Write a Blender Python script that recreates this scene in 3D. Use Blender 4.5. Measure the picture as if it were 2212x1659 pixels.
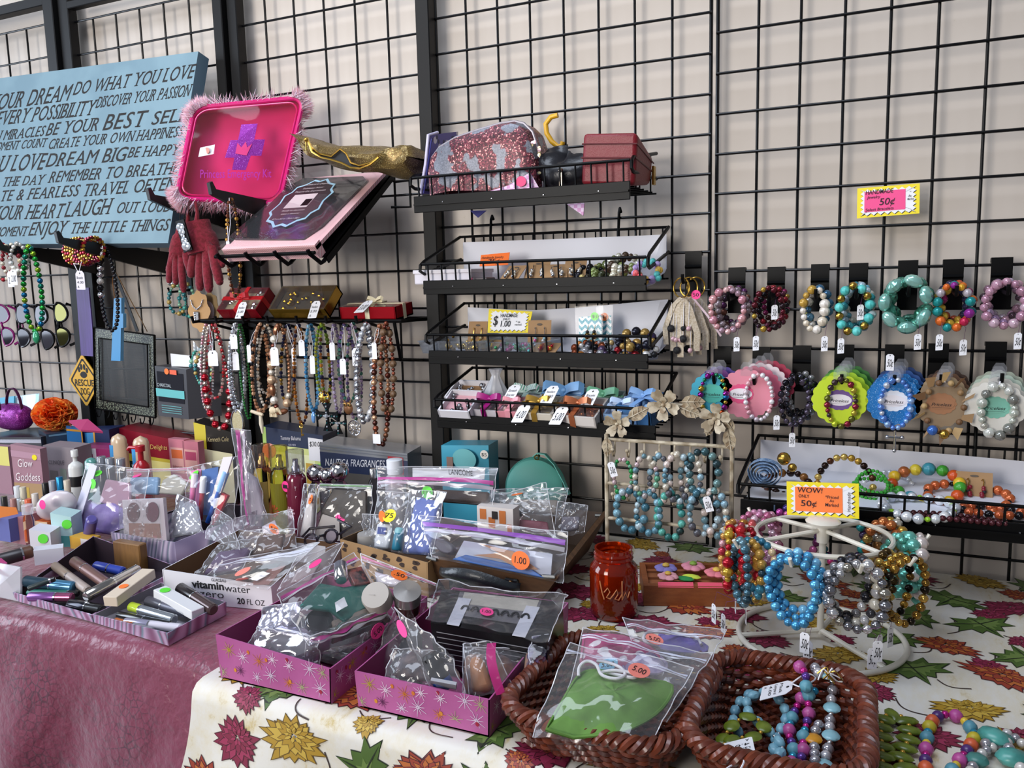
import bpy, math, random
from mathutils import Vector as V, Matrix, Euler
SC=bpy.context.scene; COL=SC.collection
for o in list(bpy.data.objects): bpy.data.objects.remove(o)
PI=math.pi; rnd=random.Random(7)
# ---- camera -------------------------------------------------------------
CF,CX,CY,CZ,CA,CB,CC=1750.065,.3057,-1.6678,1.3241,.4290,-.1323,.02498   # focal length in pixels of the 2212 px frame, place, yaw, pitch, roll
CR=Matrix.Rotation(CA,3,'Z')@Matrix.Rotation(CB,3,'X')@Matrix.Rotation(CC,3,'Y')
CL=V((CX,CY,CZ))
cam=bpy.data.cameras.new('camera'); co=bpy.data.objects.new('camera',cam); COL.objects.link(co)
cam.sensor_fit='HORIZONTAL'; cam.sensor_width=36; cam.lens=CF/2212*36; cam.clip_start=.01
co.matrix_world=Matrix.Translation(CL)@(CR@Matrix.Rotation(PI/2,3,'X')).to_4x4(); SC.camera=co
# ---- light --------------------------------------------------------------
SC.view_settings.view_transform='Standard'; SC.view_settings.look='None'; SC.view_settings.gamma=1
SC.view_settings.use_curve_mapping=False; SC.view_settings.exposure=0.0
SC.cycles.transparent_max_bounces=32; SC.cycles.max_bounces=10
W=bpy.data.worlds.new('world'); SC.world=W; W.use_nodes=True
wn=W.node_tree.nodes; wl=W.node_tree.links; bg=wn['Background']
bg.inputs[0].default_value=(.80,.86,1,1); bg.inputs[1].default_value=.20
def area(name,loc,to,sx,sy,power,color):
    l=bpy.data.lights.new(name,'AREA'); l.shape='RECTANGLE'; l.size=sx; l.size_y=sy; l.energy=power; l.color=color
    o=bpy.data.objects.new(name,l); COL.objects.link(o); o.location=loc
    o.rotation_euler=(V(to)-V(loc)).to_track_quat('-Z','Y').to_euler(); return o
a=area('doorway_daylight',(-1.5,-4.2,2.0),(-.55,0,1.85),1.3,1.9,24,(1,.955,.90)); a.data.spread=1.25
area('side_door_daylight',(-4.2,-2.0,1.9),(-1,-.4,.9),1.6,2.0,84,(.76,.86,1))
area('overhead_fill',(-.9,-1.5,3.2),(-.75,-.6,.7),2.2,1.1,54,(.78,.86,1))  # added overhead fill, no known source; brightens the tables and the bag film
# ---- pixel of the photograph -> point of the place ----------------------
def ray(px,py): return CR@V(((px-1106)/CF,1,-(py-829.5)/CF))
def U(px,py,Y):
    d=ray(px,py); return CL+d*((Y-CY)/d.y)
def T(px,py,Z=.75):
    d=ray(px,py); return CL+d*((Z-CZ)/d.z)
def X(px,py,x):
    d=ray(px,py); return CL+d*((x-CX)/d.x)
# ---- materials ----------------------------------------------------------
def lin(h):
    h=h.lstrip('#'); r=[int(h[i:i+2],16)/255 for i in (0,2,4)]
    return tuple(((c+.055)/1.055)**2.4 if c>.04045 else c/12.92 for c in r)+(1,)
MC={}
class NT:
    def __init__(s,name):
        s.m=bpy.data.materials.new(name); s.m.use_nodes=True; s.t=s.m.node_tree; s.n=s.t.nodes; s.b=s.n['Principled BSDF']; s.out=s.n['Material Output']
    def new(s,t,**k):
        n=s.n.new(t)
        for a,v in k.items(): setattr(n,a,v)
        return n
    def ln(s,a,b): s.t.links.new(a,b)
    def co(s): return s.new('ShaderNodeTexCoord').outputs['Object']
    def noise(s,sc,det=3,co=None,out='Fac',ro=.5):
        n=s.new('ShaderNodeTexNoise'); n.inputs['Scale'].default_value=sc; n.inputs['Detail'].default_value=det; n.inputs['Roughness'].default_value=ro
        s.ln(co or s.co(),n.inputs['Vector']); return n.outputs[out]
    def vor(s,sc,out='Color',feat='F1',co=None):
        n=s.new('ShaderNodeTexVoronoi',feature=feat); n.inputs['Scale'].default_value=sc; s.ln(co or s.co(),n.inputs['Vector']); return n.outputs[out]
    def ramp(s,f,stops,interp='LINEAR'):
        r=s.new('ShaderNodeValToRGB'); e=r.color_ramp; e.interpolation=interp
        while len(e.elements)<len(stops): e.elements.new(.5)
        for k,(p,h) in zip(e.elements,stops): k.position=p; k.color=lin(h) if isinstance(h,str) else (h,h,h,1)
        s.ln(f,r.inputs[0]); return r.outputs[0]
    def mix(s,f,a,b,blend='MIX'):
        n=s.new('ShaderNodeMix',data_type='RGBA',blend_type=blend)
        for v,i in ((f,0),(a,6),(b,7)):
            if isinstance(v,(int,float)): n.inputs[i].default_value=v
            elif isinstance(v,str): n.inputs[i].default_value=lin(v)
            else: s.ln(v,n.inputs[i])
        return n.outputs[2]
    def bump(s,h,st,dist=.002):
        n=s.new('ShaderNodeBump'); n.inputs['Strength'].default_value=st; n.inputs['Distance'].default_value=dist
        s.ln(h,n.inputs['Height']); s.ln(n.outputs[0],s.b.inputs['Normal']); return n.outputs[0]
    def set(s,**k):
        nm={'c':'Base Color','r':'Roughness','me':'Metallic','tr':'Transmission Weight','coat':'Coat Weight','sh':'Sheen Weight','spec':'Specular IOR Level','ior':'IOR','al':'Alpha','sub':'Subsurface Weight'}
        for a,v in k.items():
            i=s.b.inputs[nm[a]]
            if isinstance(v,str): i.default_value=lin(v)
            elif isinstance(v,(int,float)): i.default_value=v
            else: s.ln(v,i)
        return s
def m(h,r=.5,me=0,**k):
    """plain coloured surface"""
    key=(h,r,me)+tuple(sorted(k.items()))
    if key in MC: return MC[key]
    bm=k.pop('bump',None); vr=k.pop('var',None); t=NT('surface_'+h.lstrip('#'))
    t.set(c=h,r=r,me=me,**k)
    if vr: t.set(c=t.mix(t.ramp(t.noise(vr[1]),[(.4,0.),(.6,1.)]),h,vr[0]))
    if bm: t.bump(t.noise(bm[0],4),bm[1])
    MC[key]=t.m; return t.m
def memo(f):
    def g(*a):
        k=(f.__name__,)+a
        if k not in MC: MC[k]=f(*a)
        return MC[k]
    return g
@memo
def glitter(h1,h2,h3,sc=900):
    t=NT('glitter'); v=t.vor(sc); s=t.new('ShaderNodeSeparateColor'); t.ln(v,s.inputs[0])
    t.set(c=t.ramp(s.outputs[0],[(0,h1),(.55,h2),(.93,h2),(.97,h3)]),r=.32,me=.45); t.bump(s.outputs[1],.6,.001); return t.m
@memo
def film(h='#ffffff',haze=.08,bs=30.,rough=.13,lo=.05,hi=.5):
    """clear thin plastic: see-through, shiny, slightly milky"""
    t=NT('clear_film'); lw=t.new('ShaderNodeLayerWeight'); lw.inputs[0].default_value=.22
    t.n.remove(t.b)
    tr=t.new('ShaderNodeBsdfTransparent'); tr.inputs[0].default_value=lin(h)
    gl=t.new('ShaderNodeBsdfGlossy'); gl.inputs['Roughness'].default_value=rough
    df=t.new('ShaderNodeBsdfDiffuse'); df.inputs[0].default_value=(.92,.93,1,1)
    mp=t.new('ShaderNodeMapping'); mp.inputs['Rotation'].default_value=(.6,.4,.9); mp.inputs['Scale'].default_value=(1,.38,1.3); t.ln(t.co(),mp.inputs[0]); no=t.noise(bs*.8,1.5,mp.outputs[0]); wv=t.noise(bs*.3,1)
    bp=t.new('ShaderNodeBump'); bp.inputs['Strength'].default_value=.42; bp.inputs['Distance'].default_value=.0026
    a=t.new('ShaderNodeMath',operation='ADD'); t.ln(no,a.inputs[0]); t.ln(wv,a.inputs[1]); t.ln(a.outputs[0],bp.inputs['Height'])
    for q in (gl,df): t.ln(bp.outputs[0],q.inputs['Normal'])
    t.ln(bp.outputs[0],lw.inputs['Normal'])
    m1=t.new('ShaderNodeMixShader'); m1.inputs[0].default_value=haze*.42 if haze<.34 else haze; t.ln(tr.outputs[0],m1.inputs[1]); t.ln(df.outputs[0],m1.inputs[2])
    mr=t.new('ShaderNodeMapRange'); mr.inputs[3].default_value=lo; mr.inputs[4].default_value=hi; t.ln(lw.outputs['Fresnel'],mr.inputs[0])
    m2=t.new('ShaderNodeMixShader'); t.ln(mr.outputs[0],m2.inputs[0]); t.ln(m1.outputs[0],m2.inputs[1]); t.ln(gl.outputs[0],m2.inputs[2])
    t.ln(m2.outputs[0],t.out.inputs[0]); return t.m
@memo
def glass(h='#ffffff',r=.02): 
    t=NT('tinted_glass').set(c=h,r=r,tr=1.,ior=1.3); return t.m
@memo
def wood(h1,h2,sx=4.,sy=60.,sz=60.,r=.55):
    t=NT('wood'); mp=t.new('ShaderNodeMapping'); mp.inputs['Scale'].default_value=(sx,sy,sz); t.ln(t.co(),mp.inputs[0])
    n=t.noise(1.,5,mp.outputs[0],ro=.7); t.set(c=t.ramp(n,[(.3,h1),(.7,h2)]),r=r); t.bump(n,.25); return t.m
@memo
def marble(h1,h2,h3,sc=14.,me=.55,r=.22):
    """swirled holographic paper"""
    t=NT('swirl_foil'); n=t.noise(sc,3,out='Color'); mx=t.mix(.35,t.co(),n,'ADD') if 0 else n
    w=t.new('ShaderNodeTexWave'); w.inputs['Scale'].default_value=sc*.8; w.inputs['Distortion'].default_value=16; w.inputs['Detail'].default_value=1.2; w.inputs['Detail Scale'].default_value=.7; t.ln(t.co(),w.inputs['Vector'])
    t.set(c=t.ramp(w.outputs['Fac'],[(0,h1),(.35,h2),(.6,h3),(.8,h1),(1,h2)]),r=r,me=me); return t.m
BLK=m('#050506',.42,spec=.14); WHT=m('#eeeef2',.6); INK=m('#18181c',.7); PAPER=m('#e9e9ee',.75); KRAFT=m('#a5825c',.8); STR=m('#e6e4ea',.8)
GOLD=m('#c9a04a',.25,1.); SILV=m('#c8c8cc',.18,1.); CHROME=m('#e8e8ec',.06,1.); CARD=m('#d9d3c8',.8)
OR=m('#ff7a2e',.6); PK=m('#ff3f96',.6); GN=m('#5fe03a',.6); YL=m('#f2e21c',.6); SAL=m('#f2897c',.6)
# ---- mesh building ------------------------------------------------------
def sph(ns,nr):
    vs=[(0,0,1)]; fs=[]
    for i in range(1,nr):
        a=PI*i/nr
        for j in range(ns):
            b=2*PI*j/ns; vs.append((math.sin(a)*math.cos(b),math.sin(a)*math.sin(b),math.cos(a)))
    vs.append((0,0,-1)); L=len(vs)-1
    for j in range(ns):
        k=(j+1)%ns; fs.append((0,1+j,1+k)); o=1+(nr-2)*ns; fs.append((L,o+k,o+j))
        for i in range(nr-2):
            o=1+i*ns; fs.append((o+j,o+ns+j,o+ns+k,o+k))
    return [V(v) for v in vs],fs
SP={0:sph(6,4),1:sph(8,6),2:sph(14,9)}
class MB:
    def __init__(s): s.v=[]; s.f=[]; s.mi=[]; s.ms=[]
    def mid(s,mt):
        if mt not in s.ms: s.ms.append(mt)
        return s.ms.index(mt)
    def add(s,vs,fs,mt):
        o=len(s.v); s.v.extend(V(x) for x in vs); i=s.mid(mt)
        for f in fs: s.f.append(tuple(o+k for k in f)); s.mi.append(i)
        return s
    def ball(s,c,r,mt,q=1,sc=(1,1,1),rot=None):
        c=V(c); vs,fs=SP[q]; S=[V((x.x*sc[0]*r,x.y*sc[1]*r,x.z*sc[2]*r)) for x in vs]
        if rot is not None: S=[rot@x for x in S]
        return s.add([c+x for x in S],fs,mt)
    def box(s,c,d,mt,R=None,bev=0):
        c=V(c); h=[x/2 for x in d]
        if bev:
            b=min(bev,min(h)*.9); vs=[]
            for sx in (-1,1):
                for sy in (-1,1):
                    for sz in (-1,1):
                        vs+= [V((sx*h[0],sy*(h[1]-b),sz*(h[2]-b))),V((sx*(h[0]-b),sy*h[1],sz*(h[2]-b))),V((sx*(h[0]-b),sy*(h[1]-b),sz*h[2]))]
            ix=lambda sx,sy,sz,k:((sx>0)*4+(sy>0)*2+(sz>0))*3+k
            fs=[]
            for q in (-1,1):
                fs+=[(ix(q,-1,-1,0),ix(q,1,-1,0),ix(q,1,1,0),ix(q,-1,1,0)),(ix(-1,q,-1,1),ix(1,q,-1,1),ix(1,q,1,1),ix(-1,q,1,1)),(ix(-1,-1,q,2),ix(1,-1,q,2),ix(1,1,q,2),ix(-1,1,q,2))]
                for w in (-1,1):
                    fs+=[(ix(q,w,-1,0),ix(q,w,1,0),ix(q,w,1,1),ix(q,w,-1,1)),(ix(q,-1,w,0),ix(q,1,w,0),ix(q,1,w,2),ix(q,-1,w,2)),(ix(-1,q,w,1),ix(1,q,w,1),ix(1,q,w,2),ix(-1,q,w,2))]
                    for u in (-1,1): fs.append((ix(q,w,u,0),ix(q,w,u,1),ix(q,w,u,2)))
        else:
            vs=[V((x*h[0],y*h[1],z*h[2])) for x in(-1,1) for y in(-1,1) for z in(-1,1)]
            fs=[(0,1,3,2),(4,6,7,5),(0,4,5,1),(2,3,7,6),(0,2,6,4),(1,5,7,3)]
        if R is not None: vs=[R@x for x in vs]
        return s.add([c+x for x in vs],fs,mt)
    def slab(s,pts,th,mt,n=None,edge=None):
        """flat outline with thickness th along its normal n"""
        P=[V(p) for p in pts]
        if n is None:
            n=V((0,0,0))
            for i in range(len(P)): n+=P[i].cross(P[(i+1)%len(P)])
            n.normalize()
        n=V(n).normalized(); k=len(P)
        s.add(P+[p-n*th for p in P],[tuple(range(k)),tuple(range(2*k-1,k-1,-1))],mt)
        o=len(s.v)-2*k; i2=s.mid(edge or mt)
        for i in range(k): j=(i+1)%k; s.f.append((o+i,o+k+i,o+k+j,o+j)); s.mi.append(i2)
        return s
    def quad(s,pts,mt): return s.add(pts,[tuple(range(len(pts)))],mt)
    def tube(s,pts,r,mt,n=8,closed=False,cap=True,flat=1.):
        P=[V(p) for p in pts]; K=len(P); rr=r if isinstance(r,(list,tuple)) else [r]*K
        vs=[]; up=None
        for i in range(K):
            a=P[(i-1)%K] if (closed or i>0) else P[i]; b=P[(i+1)%K] if (closed or i<K-1) else P[i]
            t=(b-a); t=t.normalized() if t.length>1e-9 else V((0,0,1))
            if up is None: up=t.orthogonal().normalized()
            up=(up-t*up.dot(t)); up=up.normalized() if up.length>1e-6 else t.orthogonal().normalized()
            w=t.cross(up)
            for j in range(n):
                g=2*PI*j/n; vs.append(P[i]+(up*math.cos(g)*flat+w*math.sin(g))*rr[i])
        fs=[]
        for i in range(K if closed else K-1):
            i2=(i+1)%K
            for j in range(n): k=(j+1)%n; fs.append((i*n+j,i*n+k,i2*n+k,i2*n+j))
        if cap and not closed: fs+= [tuple(range(n-1,-1,-1)),tuple((K-1)*n+j for j in range(n))]
        return s.add(vs,fs,mt)
    def ribbon(s,pts,w,mt,side=(0,1,0),th=.0008):
        P=[V(p) for p in pts]; sd=V(side).normalized()*w/2; vs=[];K=len(P)
        for i,p in enumerate(P):
            t=(P[min(i+1,K-1)]-P[max(i-1,0)]).normalized(); n=t.cross(sd).normalized()*th/2
            vs+=[p-sd+n,p+sd+n,p+sd-n,p-sd-n]
        fs=[]
        for i in range(K-1):
            a=i*4;b=a+4
            for j in range(4): k=(j+1)%4; fs.append((a+j,a+k,b+k,b+j))
        fs+=[(0,1,2,3),(4*K-1,4*K-2,4*K-3,4*K-4)]
        return s.add(vs,fs,mt)
    def lathe(s,prof,c,mt,n=20,R=None,mt2=None):
        c=V(c); vs=[]
        for r,z in prof:
            for j in range(n):
                g=2*PI*j/n; p=V((r*math.cos(g),r*math.sin(g),z)); vs.append(c+(R@p if R is not None else p))
        for i in range(len(prof)-1): pass
        fs=[(i*n+j,i*n+(j+1)%n,(i+1)*n+(j+1)%n,(i+1)*n+j) for i in range(len(prof)-1) for j in range(n)]
        return s.add(vs,fs,mt)
    def cyl(s,a,b,r,mt,n=16,r2=None):
        return s.tube([a,b],[r,r if r2 is None else r2],mt,n)
    def surf(s,fn,nu,nv,mt,cu=False):
        vs=[V(fn(i/nu,j/nv)) for j in range(nv+1) for i in range(nu+1)]
        return s.add(vs,[(j*(nu+1)+i,j*(nu+1)+i+1,(j+1)*(nu+1)+i+1,(j+1)*(nu+1)+i) for j in range(nv) for i in range(nu)],mt)
    def make(s,name,org,smooth=True):
        me=bpy.data.meshes.new(name); me.from_pydata([v-org for v in s.v],[],s.f)
        for x in s.ms: me.materials.append(x)
        me.polygons.foreach_set('material_index',s.mi)
        if smooth:
            me.polygons.foreach_set('use_smooth',[True]*len(me.polygons))
            try: me.set_sharp_from_angle(angle=.7)
            except Exception: pass
        me.update(); o=bpy.data.objects.new(name,me); COL.objects.link(o); return o
def tag(o,label,cat,group=None,kind=None):
    kind=kind or 'thing'
    o['label']=label; o['category']=cat
    if group: o['group']=group
    if kind: o['kind']=kind
    return o
def thing(name,label,cat,loc,group=None):
    o=bpy.data.objects.new(name,None); o.empty_display_size=.03; COL.objects.link(o); o.location=loc; tag(o,label,cat,group); return o
def part(root,name,mb,label=None,smooth=True):
    if not mb.v: return None
    top=root; 
    while top.parent: top=top.parent
    o=mb.make(name,V(top.location),smooth); o.parent=root
    if label: o['label']=label
    return o
def tagged(t,mb,*threads):
    o=part(t,'price_tag',mb)
    for b in threads: part(o,'string',b)
    return o
def solo(name,label,cat,mb,group=None,smooth=True,kind=None):
    lo=V([min(v[i] for v in mb.v) for i in range(3)]); hi=V([max(v[i] for v in mb.v) for i in range(3)])
    org=V(((lo.x+hi.x)/2,(lo.y+hi.y)/2,lo.z)); o=mb.make(name,org,smooth); o.location=org; return tag(o,label,cat,group,kind)
def struct(name,mb,smooth=False):
    o=mb.make(name,V((0,0,0)),smooth); o['kind']='structure'; o['label']=name.replace('_',' '); return o
# ---- lettering ----------------------------------------------------------
TX={}
def glyphs(s,off=0.):
    k=(s,off)
    if k in TX: return TX[k]
    cu=bpy.data.curves.new('t','FONT'); cu.body=s; cu.resolution_u=3; cu.offset=off; ob=bpy.data.objects.new('t',cu); COL.objects.link(ob)
    bpy.context.view_layer.update()
    me=bpy.data.meshes.new_from_object(ob.evaluated_get(bpy.context.evaluated_depsgraph_get()))
    vs=[V((v.co.x,v.co.y)) for v in me.vertices]; fs=[tuple(p.vertices) for p in me.polygons]
    bpy.data.objects.remove(ob); bpy.data.curves.remove(cu); bpy.data.meshes.remove(me)
    TX[k]=(vs,fs); return TX[k]
def write(mb,s,o,xd,yd,h,mt,w=None,shear=0.,lift=.0004,off=0.,mid=False):
    """lettering on a surface: baseline start o, reading direction xd, upward yd, capital height h, optional full width w"""
    vs,fs=glyphs(s,off)
    if not vs: return
    xd=V(xd).normalized(); yd=V(yd).normalized(); n=xd.cross(yd).normalized()
    x0=min(v.x for v in vs); x1=max(v.x for v in vs); sy=h/.69; sx=sy if w is None else w/max(1e-6,x1-x0); o=V(o)
    if mid: o=o-xd*(x1-x0)*sx/2
    mb.add([o+xd*((v.x-x0)*sx+shear*v.y*sy)+yd*v.y*sy+n*lift for v in vs],fs,mt)
# ---- shared bits --------------------------------------------------------
def lerp(a,b,t): return V(a)*(1-t)+V(b)*t
def walk(path,step):
    """points every `step` metres along a polyline (step may be a function of index)"""
    out=[]; d=0; nxt=0; i=0
    for a,b in zip(path,path[1:]):
        L=(b-a).length
        while L>0 and d+L>=nxt:
            t=(nxt-d)/L; out.append((a.lerp(b,t),(b-a).normalized())); s=step(i) if callable(step) else step; nxt+=s; i+=1
        d+=L
    return out
def beads(mb,path,pat,q=1):
    """thread beads along a path; pat = list of (radius, material[, (long,wide)])"""
    path=[V(p) for p in path]; n=len(pat); d=0; L=[0]
    for a,b in zip(path,path[1:]): L.append(L[-1]+(b-a).length)
    tot=L[-1]; i=0; k=0; s=0
    while True:
        e=pat[i%n]; e=(e,) if not isinstance(e,tuple) else e
        ln=e[2][0] if len(e)>2 else 1; wd=e[2][1] if len(e)>2 else 1
        r=e[0]; c=s+r*ln*.98
        if c>tot: break
        while k<len(L)-2 and L[k+1]<c: k+=1
        t=(c-L[k])/max(1e-9,L[k+1]-L[k]); p=path[k].lerp(path[k+1],t)
        if len(e)>2:
            dr=(path[k+1]-path[k]).normalized(); mb.ball(p,r,e[1],q,(wd,wd if len(e[2])<3 else e[2][2],ln),dr.to_track_quat('Z','Y').to_matrix())
        else: mb.ball(p,r,e[1],q)
        s+=2*r*ln*.98; i+=1
def drop(top,w,L,dy=0.,n=40,skew=0.,xd=V((1,0,0))):
    """hanging loop from a hook"""
    P=[]
    for i in range(n+1):
        a=2*PI*i/n; q=(1-math.cos(a))/2
        P.append(V(top)+xd*(w/2*math.sin(a)*q**.35+skew*q)+V((0,dy*math.sin(a),-L*q)))
    return P
def ring(c,rx,rz,n=36,R=None,wob=0.,sd=0):
    r=random.Random(sd); P=[]
    for i in range(n+1):
        a=2*PI*(i%n)/n; k=1+wob*math.sin(3*a+sd); p=V((rx*k*math.cos(a),wob*.3*rx*math.sin(2*a+sd),rz*k*math.sin(a))); P.append(V(c)+(R@p if R is not None else p))
    return P
def pricetag(o,xd,yd,w,h,txt=None,mt=None,th=.0006):
    """clipped-corner string tag hanging from o (its hole end), pointing along -yd"""
    mb=MB(); xd=V(xd).normalized(); yd=V(yd).normalized(); o=V(o); c=w*.22
    P=[(-w/2+c,0),(w/2-c,0),(w/2,-c*1.1),(w/2,-h+c*.2),(w/2-c*.2,-h),(-w/2+c*.2,-h),(-w/2,-h+c*.2),(-w/2,-c*1.1)]
    n=xd.cross(yd).normalized(); mb.slab([o+xd*a+yd*b+n*th for a,b in reversed(P)][::-1],th,mt or PAPER,n)
    hb=[o+xd*(math.cos(g)*w*.07)+yd*(-c*.9+math.sin(g)*w*.07)+n*(th+.0002) for g in [i*PI/4 for i in range(8)]]; mb.quad(hb,INK)
    if txt:
        L=txt.split('|'); hh=(h-c*1.8)/len(L)
        for i,t in enumerate(L): write(mb,t,o+yd*(-c*1.7-hh*(i+.72))-xd*w*.38+n*th,xd,yd,hh*.55,INK,w*.7 if len(t)>2 else None,.15)
    return mb
def dot(mb,c,xd,yd,r,mt,txt=None,n=None,ry=None):
    xd=V(xd).normalized(); yd=V(yd).normalized(); n=xd.cross(yd).normalized(); ry=ry or r; c=V(c)+n*.0006
    mb.slab([c+xd*r*math.cos(2*PI*i/18)+yd*ry*math.sin(2*PI*i/18) for i in range(18)],.0005,mt,n)
    if txt: write(mb,txt,c-yd*r*.35+n*.0002,xd,yd,r*.7,INK,r*1.25,mid=True)
XD=V((1,0,0)); YD=V((0,1,0)); ZD=V((0,0,1))
CAMX=CR@XD; 
# ======================= room, grids, tables ============================
def wallmat():
    t=NT('painted_wall'); n=t.noise(1.6,4); s=t.noise(23.,5,ro=.7)
    base=t.ramp(n,[(.3,'#bdb2a7'),(.7,'#c8beb4')]); sp=t.ramp(s,[(.70,0.),(.76,.5)])
    t.set(c=t.mix(sp,base,'#a5967e'),r=.85); t.bump(t.noise(60,3),.08); return t.m
b=MB(); b.box((-.8,.085,1.3),(5.4,.1,2.6),wallmat()); struct('wall_back',b)
b=MB(); b.box((-.8,-1.9,-.05),(5.4,4.1,.1),m('#77726c',.8,var=('#66615b',5.))); struct('floor',b)
GRB=m('#0a0a0c',.26,0,spec=.3)
def gridpanel(label,x0,g,z0,ncol,k0,k1,r=.0028):
    b=MB(); zt=z0-k0*g; zb=z0-k1*g; x1=x0+ncol*g
    for i in range(ncol+1):
        x=x0+i*g; e=i in(0,ncol)
        b.tube([(x,0,zt),(x,0,zb)],r*(1.35 if e else 1),GRB,8)
    for k in range(k0,k1+1): b.tube([(x0-.002,-.0052,z0-k*g),(x1+.002,-.0052,z0-k*g)],r,GRB,8)
    return solo('wire_grid_panel',label,'display grid',b,'black wire display grids on the wall')
gridpanel('black wire grid panel at the right, holding two rows of bracelet hooks',0,.0762,1.78,9,-3,14)
gridpanel('black wire grid panel holding the four stacked wire baskets',-.6226,.0762,1.8962,8,-2,15)
gridpanel('black wire grid panel behind the pink fluffy bag and the hanging necklaces',-1.1893,.0882,1.9598,6,-1,13)
gridpanel('black wire grid panel behind the right half of the blue word sign',-1.7881,.0882,2.0551,6,0,14)
gridpanel('leftmost black wire grid panel, behind the sunglasses and left end of the sign',-2.5045-.529,.0882,2.0664,13,0,14)
PST=m('#100f0f',.5,0,spec=.22)
for x0,x1,zt,l in ((-.656,-.622,2.3,'black square steel post left of the stacked wire baskets'),(-1.236,-1.170,2.3,'black steel post above the left edge of the pink fluffy bag'),(-1.85,-1.765,2.2,'black steel post passing behind the blue word sign')):
    b=MB(); mid=(x0+x1)/2
    if x1-x0>.05:
        b.box(((x0+mid)/2-.001,-.018,(zt+.0)/2),((x1-x0)/2-.003,.04,zt),PST,bev=.002); b.box(((x1+mid)/2+.001,-.010,zt/2),((x1-x0)/2-.003,.03,zt),PST,bev=.002)
    else: b.box((mid,-.016,zt/2),(x1-x0,.034,zt),PST,bev=.002)
    solo('steel_post',l,'post',b,'black posts between the grid panels')
b=MB(); b.box((-2.55,-.02,2.118),(1.4,.03,.026),PST,bev=.002); solo('top_rail','black flat steel rail along the top of the leftmost grid','rail',b)
b=MB(); b.box((-1.5,-.02,2.092),(.52,.024,.02),PST,bev=.002); solo('top_rail','short black steel rail along the top of the grid above the blue sign','rail',b)
# ---- tables -------------------------------------------------------------
def table(label,x0,x1,yf):
    t=thing('folding_table',label,'table',((x0+x1)/2,yf/2,0)); b=MB(); b.box(((x0+x1)/2,(yf-.05)/2,.725),(x1-x0,-yf-.05,.04),m('#b9b6ae',.6),bev=.004); part(t,'tabletop',b)
    for sx in (x0+.12,x1-.12):
        for y in (-.1,yf+.1):
            b=MB(); b.tube([(sx,y,.71),(sx,y,0)],.014,m('#6a6a6c',.4,.6),10); part(t,'leg',b)
table('folding table under the flowered cloth at the right',-.565,1.15,-.84)
table('folding table under the maroon cloth at the left',-2.6,-.60,-.76)
# ---- flowered cloth -----------------------------------------------------
FX0,FX1,FY=-.585,1.2,-.862
def floral(u,v):
    """u along the wall (m), v from the back edge forward then down over the front (m)"""
    r=.022; L1=.85-r; x=FX0+u
    if v<=L1:
        w=.0012*math.sin(9*x+4*v)*math.sin(7*v)
        return V((x,-.012-v,.7515+w))
    q=v-L1; arc=PI/2*r
    if q<arc: a=q/r; y=-.012-L1-r*math.sin(a); z=.7515-r*(1-math.cos(a)); d=0
    else: d=q-arc; y=-.012-L1-r; z=.7515-r-d
    k=min(1,d/.25); y-= .020*k*(1+math.sin(x*27+.6+.8*math.sin(x*9)))+.01*k
    fl=max(0,1-u/.25)*k; x-= .10*fl*k; y-=.02*fl
    return V((x,y,z))
def fmat():
    t=NT('flowered_cloth'); mp=t.new('ShaderNodeMapping'); mp.inputs['Scale'].default_value=(1,.35,1); t.ln(t.co(),mp.inputs[0])
    n=t.noise(16,6,mp.outputs[0],ro=.75); c=t.ramp(n,[(.42,'#dcd8d0'),(.58,'#d8d0bd'),(.70,'#bfa768')]); t.set(c=c,r=.42,spec=.35); t.bump(t.noise(9,4),.35,.004); return t.m
b=MB(); FB=fmat(); nu,nv=150,110
b.surf(lambda a,c:floral(a*(FX1-FX0),c*1.42),nu,nv,FB)
mar,mar2,mar3=m('#7c1f3c',.5),m('#962d50',.5),m('#451020',.5); gr,gr2,gdk=m('#4a642a',.5),m('#688040',.5),m('#1f2916',.6)
ye,ye2,ye3=m('#a88426',.5),m('#c0a040',.5),m('#5f4612',.5); og,og2=m('#943a28',.5),m('#b5652f',.5); vine=m('#3a2a26',.6)
def patch(u,v,pts,mt,lift,rings=4):
    """star-shaped print on the cloth, fan of rings about its centre"""
    n=len(pts); vs=[]; 
    for k in range(1,rings+1):
        for a,c in pts:
            q=k/rings; p=floral(u+a*q,v+c*q); e=1e-3
            nn=(floral(u+a*q+e,v+c*q)-p).cross(p-floral(u+a*q,v+c*q+e)).normalized()
            if nn.z<-.3 : nn=-nn
            if abs(nn.z)<.5 and nn.y>0: nn=-nn
            vs.append(p+nn*lift)
    fs=[tuple(range(n))]
    for k in range(rings-1):
        for i in range(n): j=(i+1)%n; fs.append((k*n+i,(k+1)*n+i,(k+1)*n+j,k*n+j))
    b.add(vs,fs,mt)
def rotp(P,a): ca,sa=math.cos(a),math.sin(a); return [(x*ca-y*sa,x*sa+y*ca) for x,y in P]
R1=random.Random(21)
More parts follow.
